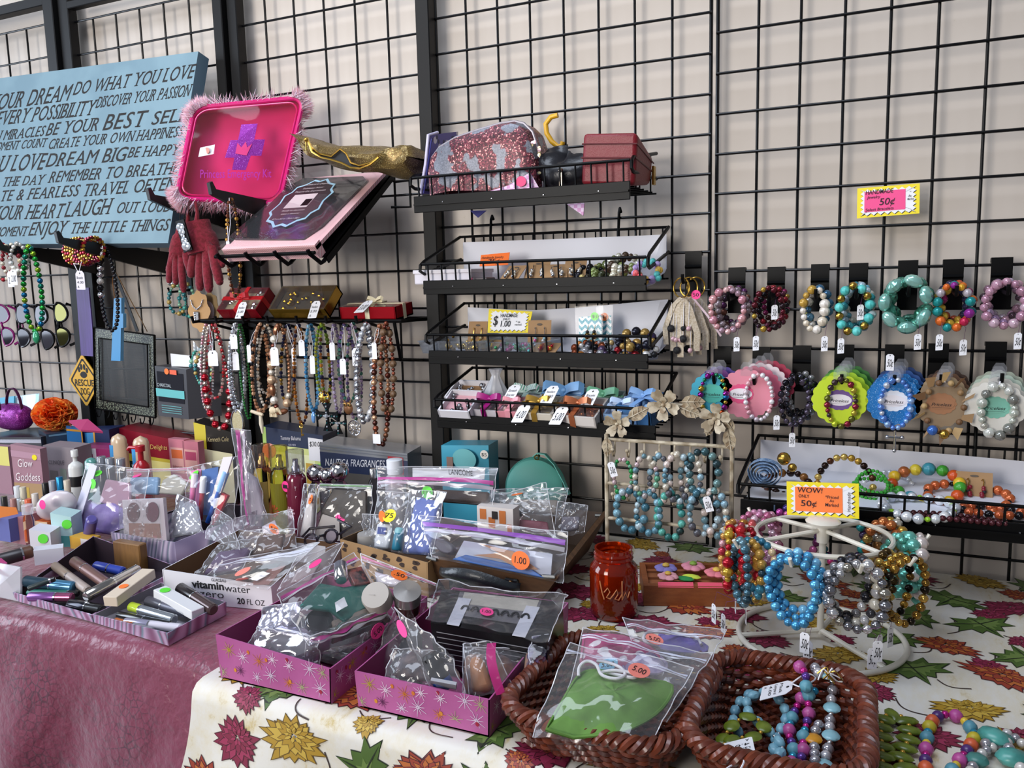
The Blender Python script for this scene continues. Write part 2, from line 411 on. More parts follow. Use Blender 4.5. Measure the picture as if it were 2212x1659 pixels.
def flower(u,v,R,c1,c2,c3,a,sq=.62):
    """dahlia seen from the side: rings of pointed petals, each with a dark outline"""
    lift=.0010
    for rad,n,cc,ox,oy in ((1.,17,c1,0,0),(.80,13,c2,0,-.06),(.60,11,c1,.02,-.12),(.40,8,c2,.02,-.16),(.22,5,c1,.02,-.2)):
        for i in range(n):
            g=2*PI*i/n+R1.uniform(-.09,.09); L=rad*R*R1.uniform(.8,1.15); w=rad*R*.17*R1.uniform(.8,1.2); ca,sa=math.cos(g),math.sin(g)
            for k,(mt,gw) in enumerate(((c3,1.28),(cc,1.))):
                P=[(.30*L,-w*.5*gw),(.66*L,-w*gw),(L*(1+.05*(gw-1)*4),0),(.66*L,w*gw),(.30*L,w*.5*gw)]
                Q=rotp([(x*ca-y*sa+ox*R,(x*sa+y*ca)*sq+oy*R) for x,y in P],a); cx=sum(p[0] for p in Q)/5; cy=sum(p[1] for p in Q)/5
                patch(u+cx,v+cy,[(x-cx,y-cy) for x,y in Q],mt,lift+.0001*k,1)
        lift+=.0003
LF=[(0,-.55),(.16,-.42),(.52,-.66),(.50,-.30),(.98,-.22),(.66,.06),(.80,.36),(.42,.30),(.30,.62),(.12,.46),(0,1.02),(-.12,.46),(-.34,.60),(-.42,.26),(-.84,.30),(-.64,.02),(-.94,-.28),(-.48,-.30),(-.48,-.66),(-.14,-.42)]
def leaf(u,v,R,a):
    sx=R1.uniform(.7,1); P=[(x*R*sx,y*R*.75) for x,y in LF]; patch(u,v,rotp([(x*1.06,y*1.06) for x,y in P],a),gdk,.0009); patch(u,v,rotp(P,a),gr,.0012)
    patch(u,v,rotp([(x*.55+.12*R,y*.55) for x,y in P],a),gr2,.0015,3)
    for e in (10,4,16,0): 
        x,y=P[e]; l=math.hypot(x,y); w=.018*R; nx,ny=-y/l*w,x/l*w
        patch(u,v,rotp([(nx,ny),(x*.5+nx,y*.5+ny),(x*.9,y*.9),(x*.5-nx,y*.5-ny),(-nx,-ny)],a),gdk,.0018,3)
def curl(u,v,R,a):
    P=[(R*(t*1.6-.8),.35*R*math.sin(3.6*t)) for t in [i/10 for i in range(11)]]; P=rotp(P,a); w=.0011
    for p,q in zip(P,P[1:]):
        dx,dy=q[0]-p[0],q[1]-p[1]; l=math.hypot(dx,dy); nx,ny=-dy/l*w,dx/l*w
        cx,cy=(p[0]+q[0])/2,(p[1]+q[1])/2
        patch(u+cx,v+cy,[(p[0]-cx+nx,p[1]-cy+ny),(q[0]-cx+nx,q[1]-cy+ny),(q[0]-cx-nx,q[1]-cy-ny),(p[0]-cx-nx,p[1]-cy-ny)],vine,.0007,1)
kinds=['mar','leaf','ye','mars','leaf','mar','og','leaf','ye','mar','og','leaf']; ki=0
for row in range(13):
    for cidx in range(17):
        u=.04+cidx*.102+(row%2)*.051+R1.uniform(-.014,.014); v=.03+row*.096+R1.uniform(-.012,.012)
        if u>1.62: continue
        k=kinds[(cidx*5+row*7)%12]; a=R1.uniform(-.7,.7)
        if k=='mar': flower(u,v,R1.uniform(.046,.060),mar,mar2,mar3,a)
        elif k=='mars': flower(u,v,R1.uniform(.034,.042),mar,mar2,mar3,a,.75)
        elif k=='ye': flower(u,v,R1.uniform(.044,.056),ye,ye2,ye3,a)
        elif k=='og': flower(u,v,R1.uniform(.044,.058),og,og2,mar3,a,.6)
        else: leaf(u,v,R1.uniform(.054,.068),a+R1.choice((0,PI,1.2)))
        if (cidx+row)%2==0: flower(u+.052,v+.048,R1.uniform(.020,.028),*R1.choice(((mar,mar2,mar3),(og,og2,mar3),(ye,ye2,ye3))),a,.8)
        curl(u+.05,v+.03,R1.uniform(.026,.036),R1.uniform(-1.5,1.5))
solo('tablecloth','cream plastic tablecloth printed with maroon and gold flowers and green leaves','tablecloth',b)
# ---- maroon cloth -------------------------------------------------------
def cloth2(a,c):
    x=-2.9+a*(2.9-.592); v=c*1.31; r=.03; L1=.752-r
    if v<=L1: return V((x,-.050-v,.7505+.0015*math.sin(11*x+5*v)*(v>.5)))
    q=v-L1; arc=PI/2*r
    if q<arc: g=q/r; y=-.050-L1-r*math.sin(g); z=.7505-r*(1-math.cos(g)); d=0
    else: d=q-arc; y=-.050-L1-r; z=.7505-r-d
    k=min(1,d/.2)
    y-=.012*k*(1+math.sin(x*17+1.2*math.sin(5*x)))+.006*math.sin(x*31+d*14)*k+.012*k
    z+=.004*math.sin(x*23)*k*math.exp(-d*8); return V((x,y,z))
def m2():
    t=NT('maroon_satin_cloth'); v=t.vor(70,'Distance','DISTANCE_TO_EDGE'); d=t.ramp(v,[(.03,1.),(.09,0.)]); n=t.ramp(t.noise(5,3),[(.45,0.),(.6,1.)])
    a=t.new('ShaderNodeMath',operation='MULTIPLY'); t.ln(d,a.inputs[0]); t.ln(n,a.inputs[1])
    t.set(c=t.mix(a.outputs[0],'#742440','#4c122c'),r=.36,sh=.4,spec=.5)
    w=t.new('ShaderNodeMath',operation='ADD'); t.ln(t.noise(7,5,ro=.55),w.inputs[0]); w2=t.new('ShaderNodeMath',operation='MULTIPLY'); t.ln(t.noise(34,4),w2.inputs[0]); w2.inputs[1].default_value=.22; t.ln(w2.outputs[0],w.inputs[1])
    t.bump(w.outputs[0],.8,.022); return t.m
b=MB(); b.surf(cloth2,170,90,m2()); solo('tablecloth','maroon satin tablecloth with a dark lace pattern','tablecloth',b)
# ======================= left part of the wall ==========================
def sc(p): return (V(p)-CL).dot(CR@YD)/CF      # metres per photo pixel at a point
def plane_hit(px,py,o,n):
    d=ray(px,py); return CL+d*((V(o)-CL).dot(n)/d.dot(n))
SER={'A':'LRb','B':'','D':'','E':'','F':'Lb','H':'LRbLRt','I':'CbCt','J':'Rt','K':'LRbLt','L':'Lt','M':'','N':'LbLRt','P':'Lb','R':'Lb','T':'Cb','U':'LRt','V':'LRt','W':'','X':'LRbLRt','Y':'CbLRt'}
def serif(s):
    vs=[];fs=[];x=0
    for ch in s:
        if ch==' ': x+=.32; continue
        gv,gf=glyphs(ch,0. if ch in 'MNWAV' else .004); a=min(v.x for v in gv); w=max(v.x for v in gv)-a; top=.69; o=len(vs)
        vs+=[V((v.x-a+x,v.y)) for v in gv]; fs+=[tuple(o+i for i in f) for f in gf]
        k=SER.get(ch,'')
        import re
        for grp in re.findall('([LRC]+)([bt])',k):
            for q in grp[0]:
                cx=x+{'L':.05,'R':w-.05,'C':w/2}[q]; y=0 if grp[1]=='b' else top-.05; o=len(vs)
                vs+=[V((cx-.14,y)),V((cx+.14,y)),V((cx+.14,y+.05)),V((cx-.14,y+.05))]; fs.append((o,o+1,o+2,o+3))
        x+=w+.10
    return vs,fs,x-.10
def write_between(mb,s,p0,p1,up,h,mt,shear=.2,lift=.0005,ser=True):
    p0=V(p0);p1=V(p1);xd=(p1-p0); L=xd.length; xd.normalize(); up=V(up); yd=(up-xd*up.dot(xd)).normalized(); n=xd.cross(yd)
    if ser: vs,fs,w=serif(s)
    else:
        vs,fs=glyphs(s); x0=min(v.x for v in vs); w=max(v.x for v in vs)-x0; vs=[V((v.x-x0,v.y)) for v in vs]
    sy=h/.69; sx=L/w
    mb.add([p0+xd*(v.x*sx+shear*v.y*sy)+yd*v.y*sy+n*lift for v in vs],fs,mt)
# ---- blue word sign
BR,BL,TR,TL=V((-1.255,-.215,1.423)),V((-2.2,-.215,1.455)),V((-1.250,-.078,1.893)),V((-2.195,-.078,1.925))
sn=(BR-BL).cross(TL-BL).normalized(); sup=(TL-BL).normalized()
t=thing('word_sign','light blue wooden block sign printed with rows of dark inspirational words','sign',BL.lerp(BR,.5)+V((0,.02,0)))
bl=m('#6a8591',.65,var=('#748f9a',9.),bump=(70.,.12)); bld=m('#5f7d8e',.7)
b=MB(); b.slab([BL,BR,TR,TL],.036,bl,sn,bld); part(t,'board',b)
b=MB(); ink=m('#1c1816',.8); K=2.9625
for s,x0,y0,x1,y1,h in (('YOUR DREAM',-75,712,432,645,108),('DO WHAT YOU LOVE',465,610,1228,500,90),('EVERY POSSIBILITY',-30,805,590,735,96),('DISCOVER YOUR PASSION',610,692,1205,615,76),('IN MIRACLES',-50,905,275,870,68),('BE YOUR',290,870,620,835,86),('BEST',655,835,915,810,108),('SELF',965,800,1185,775,90),('MOMENT COUNT',-60,970,288,940,58),('CREATE YOUR OWN HAPPINESS',305,955,1160,875,68),('YOU LOVE',-140,1108,270,1085,108),('DREAM BIG',290,1070,795,1030,92),('BE HAPPY',815,1010,1135,990,72),('THE DAY',10,1195,270,1180,64),('REMEMBER TO BREATHE',310,1170,1130,1112,76),('TE & FEARLESS',-5,1290,495,1255,74),('TRAVEL OFTEN',525,1258,1110,1215,84),('YOUR HEART',-60,1410,390,1395,94),('LAUGH',410,1390,690,1370,104),('OUT LOUD',740,1365,1085,1355,74),('MOMENT',-45,1515,165,1510,64),('ENJOY',180,1508,410,1500,90),('THE LITTLE THINGS',445,1495,1070,1475,74)):
    p0=plane_hit(x0/K,y0/K,BL,sn); p1=plane_hit(x1/K,y1/K,BL,sn); write_between(b,s,p0,p1,sup,h/K*sc(p0)*.98,ink,.28)
part(t,'lettering',b,smooth=False)
# ---- slanted black hook arms
ARM=m('#101011',.38)
def arm(label,root,tip,h0=.052):
    b=MB(); x=root.x; w=.0045
    P=[V((x,-.002,root.z+h0*.45)),V((x,tip.y+.006,tip.z+.004)),V((x,tip.y-.004,tip.z+.020)),V((x,tip.y-.012,tip.z+.016)),V((x,tip.y-.008,tip.z-.008)),V((x,tip.y+.05,tip.z-.026)),V((x,-.002,root.z-h0*.75))]
    b.slab([p+V((w,0,0)) for p in P],2*w,ARM,V((1,0,0))); b.box((x,-.008,root.z-.02),(.03,.008,.09),ARM,bev=.002)
    return solo('hook_arm',label,'hook arm',b,'black slanted hook arms')
arm('black hook arm reaching out under the far left of the blue sign',V((-1.76,0,1.396)),V((-1.76,-.287,1.432)))
arm('black hook arm with a red and gold bead cuff wrapped around it',V((-1.471,0,1.387)),V((-1.471,-.335,1.437)))
arm('black hook arm holding the red gloves under the pink bag',V((-1.238,0,1.494)),V((-1.238,-.268,1.527)))
arm('black hook arm right of the gloves, with a long brown bead necklace',V((-1.028,0,1.483)),V((-1.028,-.292,1.524)))
# ---- pink bag with fluffy edge
BG=[U(381,428,-.262),U(604,440,-.105),U(657,210,-.085),U(420,233,-.20)]
gn=(BG[1]-BG[0]).cross(BG[3]-BG[0]).normalized()
def bil(s,q,d=0): return (BG[0]*(1-s)+BG[1]*s)*(1-q)+(BG[3]*(1-s)+BG[2]*s)*q+gn*d
def rrect(r=.12,n=6,k=0.):
    P=[]
    for cx,cy,a0 in ((1-r,1-r,0),(r,1-r,90),(r,r,180),(1-r,r,270)):
        for i in range(n+1):
            a=math.radians(a0+90*i/n); P.append((cx+(r+k)*math.cos(a),cy+(r+k)*math.sin(a)))
    return P
t=thing('vinyl_bag','hot pink clear-fronted bag edged in pale pink fluff, lying on two hook arms','bag',bil(.5,0,-.03))
HP=m('#d81f78',.28,coat=.5); HPB=m('#e23c86',.45)
b=MB(); pr=rrect(); outer=[bil(s,q) for s,q in pr]; back=[bil(s,q,-.045) for s,q in pr]; n=len(pr)
b.tube(outer,.0055,HP,8,True); b.tube([bil(.5+(s-.5)*.93,.5+(q-.5)*.92,.002) for s,q in pr],.0022,HP,6,True); b.tube([p+gn*-.015 for p in outer],.003,m('#a81560',.4),6,True)
part(t,'piping',b)
b=MB(); b.add(outer+back,[(i,(i+1)%n,n+(i+1)%n,n+i) for i in range(n)],HP); b.add(back,[tuple(range(n))],HPB); b.add([p+gn*.0015 for p in back],[tuple(range(n))],HPB); part(t,'shell',b)
b=MB(); b.surf(lambda s,q:bil(.03+.94*s,.03+.94*q,.003+.010*math.sin(PI*s)*math.sin(PI*q)+.002*math.sin(9*s+5*q)),16,12,film('#ffd8ea',.03,18.,.06,.02,.35)); part(t,'clear_panel',b)
b=MB(); pu=glitter('#8a2a9e','#a83cb8','#e08aff'); pt=m('#b535b0',.4)
cr=[(.40,.60),(.47,.60),(.47,.76),(.62,.76),(.62,.60),(.72,.60),(.72,.44),(.62,.44),(.60,.30),(.47,.30),(.47,.42),(.38,.42)]
dp=lambda s,q:.006+.010*math.sin(PI*s)*math.sin(PI*q)
b.slab([bil(s,q,dp(s,q)) for s,q in cr],.0006,pu,gn)
cw=[(.47,.46),(.58,.44),(.61,.56),(.57,.52),(.545,.58),(.515,.52),(.47,.57)]
b.slab([bil(s,q,dp(s,q)+.001) for s,q in cw],.0006,HPB,gn)
write_between(b,'Princess Emergency Kit',bil(.19,.21,.010),bil(.86,.235,.010),ZD,.019,pt,.1,.004,False); part(t,'print',b,smooth=False)
b=MB(); b.slab([bil(s,q,.008) for s,q in ((.13,.44),(.27,.47),(.26,.57),(.13,.54))],.0006,PAPER,gn); dot(b,bil(.20,.505,.009),XD,ZD,.007,SAL); part(t,'price_sticker',b)
b=MB(); R2=random.Random(3); fu=[m(h,.9,sub=.4) for h in ('#f6cfd9','#fadde5','#eebccb')]
for i in range(12500):
    k=R2.random()*n; i0=int(k)%n; i1=(i0+1)%n; p=back[i0].lerp(back[i1],k-int(k))+gn*R2.uniform(-.01,.055)
    c=bil(.5,.5,-.045); o=(p-c); o-=gn*o.dot(gn); o.normalize(); tn=o.cross(gn)
    d=(o+gn*R2.uniform(-.35,.35)+tn*R2.uniform(-.8,.8)).normalized(); L=R2.uniform(.014,.034); s=d.cross(V((R2.random(),R2.random(),R2.random()))).normalized()*.00055
    b.add([p-s,p+s,p+d*L*.6+s*.8+o*.002,p+d*L],[(0,1,2),(0,2,3)],R2.choice(fu))
part(t,'fluff_trim',b,smooth=False)
b=MB(); 
for px in (398,410): p=U(px,440,-.14); b.box(p,(.006,.004,.02),SILV,bev=.001); b.ball(p+V((0,0,.012)),.004,SILV)
part(t,'zip_pull',b)
# ---- red gloves: a pair, each a thing
RED=m('#680a18',.95,sh=.2,var=('#7e1428',150.),bump=(300.,.5))
def glove(label,wr,tips,wid,base):
    """wr: wrist point; base: knuckle centre; tips: finger ends (px)"""
    t=thing('knit_glove',label,'glove',V((base.x,base.y,min(U(*q[:2],q[2]).z for q in tips))),'red gloves on the hook arm'); b=MB()
    s=sc(base); K=[]
    for i in range(10):
        q=i/9; p=wr.lerp(base,q); w=wid*s*(.36+.17*math.sin(min(1,q*1.3)*PI/2)+.05*math.cos(q*9)*(q<.4)); b2=p
        K.append((b2,w))
    b.tube([k[0] for k in K],[k[1]*.52 for k in K],RED,14,flat=2.)
    side=XD
    for i,(x,y,Yy) in enumerate(tips):
        e=U(x,y,Yy); th=(i==0); st=(wr.lerp(base,.55)+(e-base).normalized()*wid*s*.2) if th else base+V(((e.x-base.x)*.55,0,.012))
        mid=st.lerp(e,.5)+V((0,-.003,0)); r=wid*s*.155
        b.tube([st,mid,e.lerp(mid,.25),e],[r*1.1,r*1.08,r,r*.45],RED,10); b.ball(e.lerp(mid,.16),r*.86,RED,1)
    part(t,'knit_body',b)
    b=MB(); b.tube([wr+V((0,0,.045)),wr+V((.004,0,.02)),wr],[.0035,.004,.006],RED,8); part(t,'hanging_loop',b)
glove('right red knitted glove of the pair hanging from the hook arm',U(425,478,-.24),((482,575,-.235),(412,598,-.25),(432,628,-.25),(452,632,-.25),(476,615,-.245)),62,U(442,545,-.24))
glove('left red knitted glove hanging behind a black rhinestone clip',U(405,488,-.215),((362,588,-.215),(365,612,-.22),(380,615,-.22),(397,632,-.22),(412,590,-.215)),48,U(392,550,-.215))
t=thing('hair_clip','black hair clip set with a clear rhinestone bow, hanging before the red gloves','hair clip',U(402,545,-.275)); b=MB(); a=U(390,482,-.275); e=U(408,540,-.275)
b.slab([a+V((-.012,0,.004)),a+V((.014,0,.008)),e+V((.014,0,0)),e+V((-.012,0,-.006))],.004,BLK); part(t,'clip_back',b); b=MB(); dia=m('#dfe6ee',.05,.6)
d=(e-a).normalized(); w=V((1,0,.25)).normalized(); 
for q,r in ((.16,.013),(.34,.010),(.5,.006),(.66,.010),(.86,.014)):
    b.ball(a.lerp(e,q)+V((0,-.005,0)),r,dia,0,(1.,.4,.75)); b.ball(a.lerp(e,q)+V((0,-.008,.002)),r*.6,dia,0,(1,.5,1))
part(t,'rhinestone_bow',b); b=MB(); b.tube([a,U(388,470,-.27),U(397,440,-.262),U(404,446,-.262),a+V((.006,0,0))],.0012,BLK,5); part(t,'hanging_cord',b)
# ---- necklaces: shared builder
def neck(label,top,bot,wpx,pat,Yv=-.125,grp='bead necklaces on the wall hooks',tagat=None,tagtx=None,pend=None,q=1,strands=1,dy=.012,name='bead_necklace',twist=0.):
    tp=U(*top,Yv); bt=U(*bot,Yv); s=sc(tp); t=thing(name,label,'necklace',bt,grp)
    b=MB()
    for k in range(strands):
        kk=k-(strands-1)/2
        P=drop(tp+V((kk*.004,-.003*k,0)),wpx*s*(1-.12*abs(kk)),(tp.z-bt.z)*(1-.035*k),dy+.004*k,60,bt.x-tp.x)
        if callable(pat): pt=pat(k)
        else: pt=pat
        beads(b,P,pt,q)
    part(t,'bead_strand',b)
    if tagat:
        p=U(*tagat[:2],Yv-.02); s=sc(p); w,h=(tagat[2]*s,tagat[3]*s) if len(tagat)>2 else (.03,.05)
        tm=pricetag(p,V((1,0,.04)),ZD,w,h,tagtx); o=part(t,'price_tag',tm)
        b=MB(); b.tube([p+V((0,.001,-h*.1)),p.lerp(tp,.4)+V((.004,0,0)),tp+V((0,-.005,0))],.0006,STR,4); b.tube([p+V((0,.001,-h*.1)),p.lerp(tp,.5)+V((-.006,0,0)),tp+V((0,-.005,0))],.0006,STR,4); part(o,'string',b)
    if pend: pend(t,bt)
    return t
def pal(*hs,r=.22,me=.55): return [m(h,r,me) for h in hs]
def rp(cols,rs,n=40,seed=1): R=random.Random(seed); return [(R.choice(rs),R.choice(cols)) for _ in range(n)]
gold2=m('#b8863a',.3,.8); brz=m('#6a3a24',.28,.7); brz2=m('#8a5638',.3,.6)
neck('long brown and gold bead necklace hanging from the hook arm right of the gloves',(499,428),(510,640),16,rp([gold2,brz,m('#4a2c1e',.3,.5),gold2],[.0036,.0048,.0028],40,2),-.27,tagat=(492,520,9,44),q=0)
# ---- cuff on the second arm, left bracelets, green and black necklaces
b=MB(); R2=random.Random(5); cc=pal('#a81f33','#b5882f','#7a2438','#c8a04a',r=.15,me=.7)
c0=U(182,543,-.255)
for k in range(9):
    a=.05*k; P=ring(c0+V((-.036+.009*k,0,.004*math.sin(k))),.030,.030,30,Matrix.Rotation(PI/2,3,'Z')@Matrix.Rotation(.12,3,'X'))
    beads(b,P,[(.0042,R2.choice(cc)) for _ in range(9)],0)
t=thing('bead_cuff','red and gold coiled bead cuff wrapped around the second hook arm','bracelet',c0-V((0,0,.03))); part(t,'bead_coil',b)
p=U(172,585,-.28); part(t,'price_tag',pricetag(p,V((1,0,-.03)),ZD,.031,.046,'Bracelet|4.00|A',m('#d8d2da',.8)))
b=MB(); b.tube([p+V((-.003,0,-.008)),p+V((-.016,0,.014)),p+V((-.02,0,.018)),p+V((0,0,.016)),c0+V((0,-.02,-.02))],.0009,STR,4); b.tube([p,p+V((-.008,0,-.014)),p+V((.004,0,.01)),p+V((.01,0,.022))],.0009,STR,4); part(t,'string',b)
for i,(px,hs,tx) in enumerate(((3,('#c9b98f','#a8232f','#d8d0c0'),None),(22,('#d3c3a0','#8a2a33','#e0d8c4'),'2.00'),(40,('#cfcfcf','#bdbab4','#e8e4dc'),'2.00'))):
    t=thing('bead_bracelet',('white and gold bead bracelet at the far left end of the first hook arm','gold and dark red bead bracelet on the first hook arm','silver grey pearl bracelet, third along the first hook arm')[i],'bracelet',U(px,585,-.26),'bracelets on the far left hook arm')
    b=MB(); beads(b,drop(U(px-2,526,-.255),.05,.095-.012*i,.01,36),rp(pal(*hs,me=.35),[.0055,.0068],12,i),1); part(t,'bead_strand',b)
    if tx: p=U(28+i*6-12,582+4*(2-i),-.285-.004*i); part(t,'price_tag',pricetag(p,XD,ZD,.026,.040,tx))
gp=pal('#1f8a3a','#2aa03f','#1f7f6a','#86b02c','#1a6fa0',r=.12,me=.75)
def pendg(t,p): 
    b=MB(); b.ball(p+V((.012,-.01,-.014)),.015,m('#2f8f62',.1,.2),2,(.75,.45,1.15)); part(t,'pendant',b,'oval green stone pendant')
neck('shiny green and blue bead necklace hanging from the first hook arm',(62,532),(78,716),36,rp(gp,[.0072],40,4),-.25,pend=pendg,q=1)
bs=[(.0052,m('#1c1d22',.1,.5)),(.0052,m('#23242a',.1,.5))]*15; big=[(.0085,SILV),(.0085,m('#1a1a1e',.1,.5)),(.0085,m('#d6d2ca',.2,.4)),(.0085,SILV)]*3
neck('black and silver bead necklace with big lower beads, on the second hook arm',(226,532),(243,714),30,bs+big+bs[:4]+[big[1]]*0+bs,-.22,q=1)
# ---- blue packet, purple strip, rescue sign, mesh frame
t=thing('blue_packet','flat bright blue packet hanging on a cord before the black mesh frame','packet',U(250,782,-.16)); b=MB(); bp=m('#2f86bd',.35)
P=[U(246,644,-.16),U(262,643,-.16),U(262,677,-.16),U(266,678,-.16),U(266,708,-.16),U(261,709,-.16),U(260,780,-.16),U(240,779,-.16)]
b.slab(P[::-1],.010,bp,V((0,-1,0)),m('#6fb5de',.4)); part(t,'case',b); b=MB(); b.tube([U(248,645,-.165),U(243,610,-.17),U(245,585,-.18)],.0012,m('#8a5a2a',.6),5); part(t,'cord',b)
b=MB(); wv=wood('#3c2a5e','#5c4390',60,60,3,.5); b.slab([U(164,622,-.055),U(164,622,-.055)+V((.052,0,0)),U(205,770,-.055),U(175,768,-.055)][::-1],.004,wv,V((0,-1,0))); 
solo('painted_strip','dark purple grained strip hanging above the yellow diamond sign','strip',b)
t=thing('diamond_sign','yellow diamond sign with a paw print reading RESCUE DOG','sign',U(182,880,-.03))
c=U(182,822,-.045); yl=m('#d9a51f',.5); b=MB(); hw,hh=.064,.074
dm=lambda k,d,cx=0:[c+V((x*hw*k,-d,z*hh*k)) for x,z in ((-1,.06),(-1,-.06),(-.06,-1),(.06,-1),(1,-.06),(1,.06),(.06,1),(-.06,1))]
b.slab(dm(1,0),.003,yl,V((0,-1,0))); part(t,'plate',b)
b=MB(); o=dm(.86,.0006); i_=dm(.77,.0006); b.add(o+i_,[(k,(k+1)%8,8+(k+1)%8,8+k) for k in range(8)],INK)
for dx,dz,r,h in ((-.017,.032,.005,.008),(-.007,.040,.005,.009),(.005,.040,.005,.009),(.015,.030,.005,.008)): b.add([c+V((dx+r*math.cos(2*PI*k/12),-.0006,dz+h*math.sin(2*PI*k/12))) for k in range(12)],[tuple(range(12))],INK)
b.add([c+V((.013*math.cos(2*PI*k/16)*(1+.12*math.cos(4*PI*k/16)),-.0006,.017+.010*math.sin(2*PI*k/16))) for k in range(16)],[tuple(range(16))],INK)
write(b,'RESCUE',c+V((0,0,-.016)),XD,ZD,.019,INK,.079,0,.0007,.012,True); write(b,'DOG',c+V((.0,0,-.042)),XD,ZD,.020,INK,.036,0,.0007,.012,True); part(t,'print',b,smooth=False)
# mesh frame
FQ=[U(207,882,-.07),U(337,902,-.07),U(334,724,-.07),U(203,707,-.07)]
fb=lambda s,q,d=0:(FQ[0]*(1-s)+FQ[1]*s)*(1-q)+(FQ[3]*(1-s)+FQ[2]*s)*q+V((0,-d,0))
t=thing('jewelry_organizer','black filigree wall organizer with a dark mesh panel and a row of hooks','frame',U(270,905,-.06)); b=MB()
def fil():
    t=NT('filigree'); v=t.vor(150,'Distance','DISTANCE_TO_EDGE'); t.set(c=t.ramp(v,[(.10,'#0d0d0d'),(.16,'#6f7563')]),r=.4); return t.m
FI=fil()
for s0,s1,q0,q1 in ((0,1,0,.12),(0,1,.88,1),(0,.10,.12,.88),(.90,1,.12,.88)):
    b.slab([fb(s0,q0),fb(s1,q0),fb(s1,q1),fb(s0,q1)],.004,FI,V((0,-1,0)))
ed=[fb(0,0,.002),fb(1,0,.002),fb(1,1,.002),fb(0,1,.002)]; b.tube(ed,.003,BLK,6,True); b.tube([fb(.1,.12,.004),fb(.9,.12,.004),fb(.9,.88,.004),fb(.1,.88,.004)],.0022,BLK,6,True); part(t,'filigree_border',b)
def meshm():
    t=NT('fine_dark_mesh'); w=[]
    for ax in (0,2):
        s=t.new('ShaderNodeSeparateXYZ'); t.ln(t.co(),s.inputs[0]); a=t.new('ShaderNodeMath',operation='MULTIPLY'); a.inputs[1].default_value=2600 if ax==0 else 2000; t.ln(s.outputs[ax],a.inputs[0]); f=t.new('ShaderNodeMath',operation='SINE'); t.ln(a.outputs[0],f.inputs[0]); w.append(f.outputs[0])
    mx=t.new('ShaderNodeMath',operation='MAXIMUM'); t.ln(w[0],mx.inputs[0]); t.ln(w[1],mx.inputs[1]); t.set(c='#1b1c1a',r=.5,al=t.ramp(mx.outputs[0],[(.3,.72),(.8,1.)])); return t.m
b=MB(); b.quad([fb(.1,.12,-.001),fb(.9,.12,-.001),fb(.9,.88,-.001),fb(.1,.88,-.001)],meshm()); part(t,'mesh_panel',b)
for i in range(7):
    s=.10+.145*i; p=fb(s,0,.001); b=MB(); b.tube([p,p+V((0,-.003,-.012)),p+V((0,-.009,-.020)),p+V((.003,-.017,-.018)),p+V((.006,-.021,-.006))],.0016,BLK,6); b.ball(p+V((.006,-.021,-.005)),.0024,BLK,0); part(t,'hook',b)
b=MB(); st=[U(246,584,-.05),U(272,650,-.062),U(297,716,-.072)]; b.ribbon(st,.011,BLK,(1,0,.2),.002); part(t,'strap',b); b=MB(); b.tube([U(248,584,-.05),U(318,716,-.07)],.0015,m('#7a5c3c',.7),5); part(t,'cord',b)
# ---- boxed charcoal mask
t=thing('cosmetic_box','charcoal grey cosmetic box with a clear front and teal band, hanging on the grid','box',U(380,905,-.05))
F=[U(343,898,-.10),U(408,906,-.10),U(402,798,-.10),U(334,790,-.10)]; dx=V((.030,.068,.014)); b=MB(); dk=m('#3b3b40',.4); b.slab(F,.068,dk,V((-.15,-1,0))); 
b.slab([F[1]+V((.0005,0,0)),F[1]+V((.062,.055,.004)),F[2]+V((.062,.055,.016)),F[2]+V((.0005,0,0))],.02,dk,V((.7,-.6,0))); b.slab([lerp(F[3],F[2],.35)+V((0,.02,0)),F[2]+V((.03,.02,.004)),F[2]+V((.03,.02,.032)),lerp(F[3],F[2],.35)+V((0,.02,.034))],.001,WHT,V((0,-1,0))); part(t,'carton',b)
ff=lambda s,q,d=.001:(F[0]*(1-s)+F[1]*s)*(1-q)+(F[3]*(1-s)+F[2]*s)*q+V((-.15,-1,0))*d
b=MB(); b.quad([ff(.06,.30),ff(.90,.30),ff(.9,.9),ff(.06,.9)],m('#1c1c24',.08,coat=1.)); part(t,'clear_window',b)
b=MB(); b.quad([ff(-.0,.40,.002),ff(.92,.40,.002),ff(.92,.56,.002),ff(0,.56,.002)],m('#5fb5b5',.5)); write(b,'CHARCOAL',ff(.06,.60,.002),ff(1,0)-ff(0,0),ZD,.009,m('#b9c4c8',.5),.050)
for k in range(4): b.quad([ff(.15,.22-.045*k,.002),ff(.8,.22-.045*k,.002),ff(.8,.235-.045*k,.002),ff(.15,.235-.045*k,.002)],m('#5f9c9e',.6))
dot(b,ff(.42,.92,.004),ff(1,0)-ff(0,0),ZD,.008,OR); b.quad([ff(.5,.87,.003),ff(.72,.87,.003),ff(.72,.96,.003),ff(.5,.96,.003)],m('#f0603a',.5)); part(t,'print',b,smooth=False)
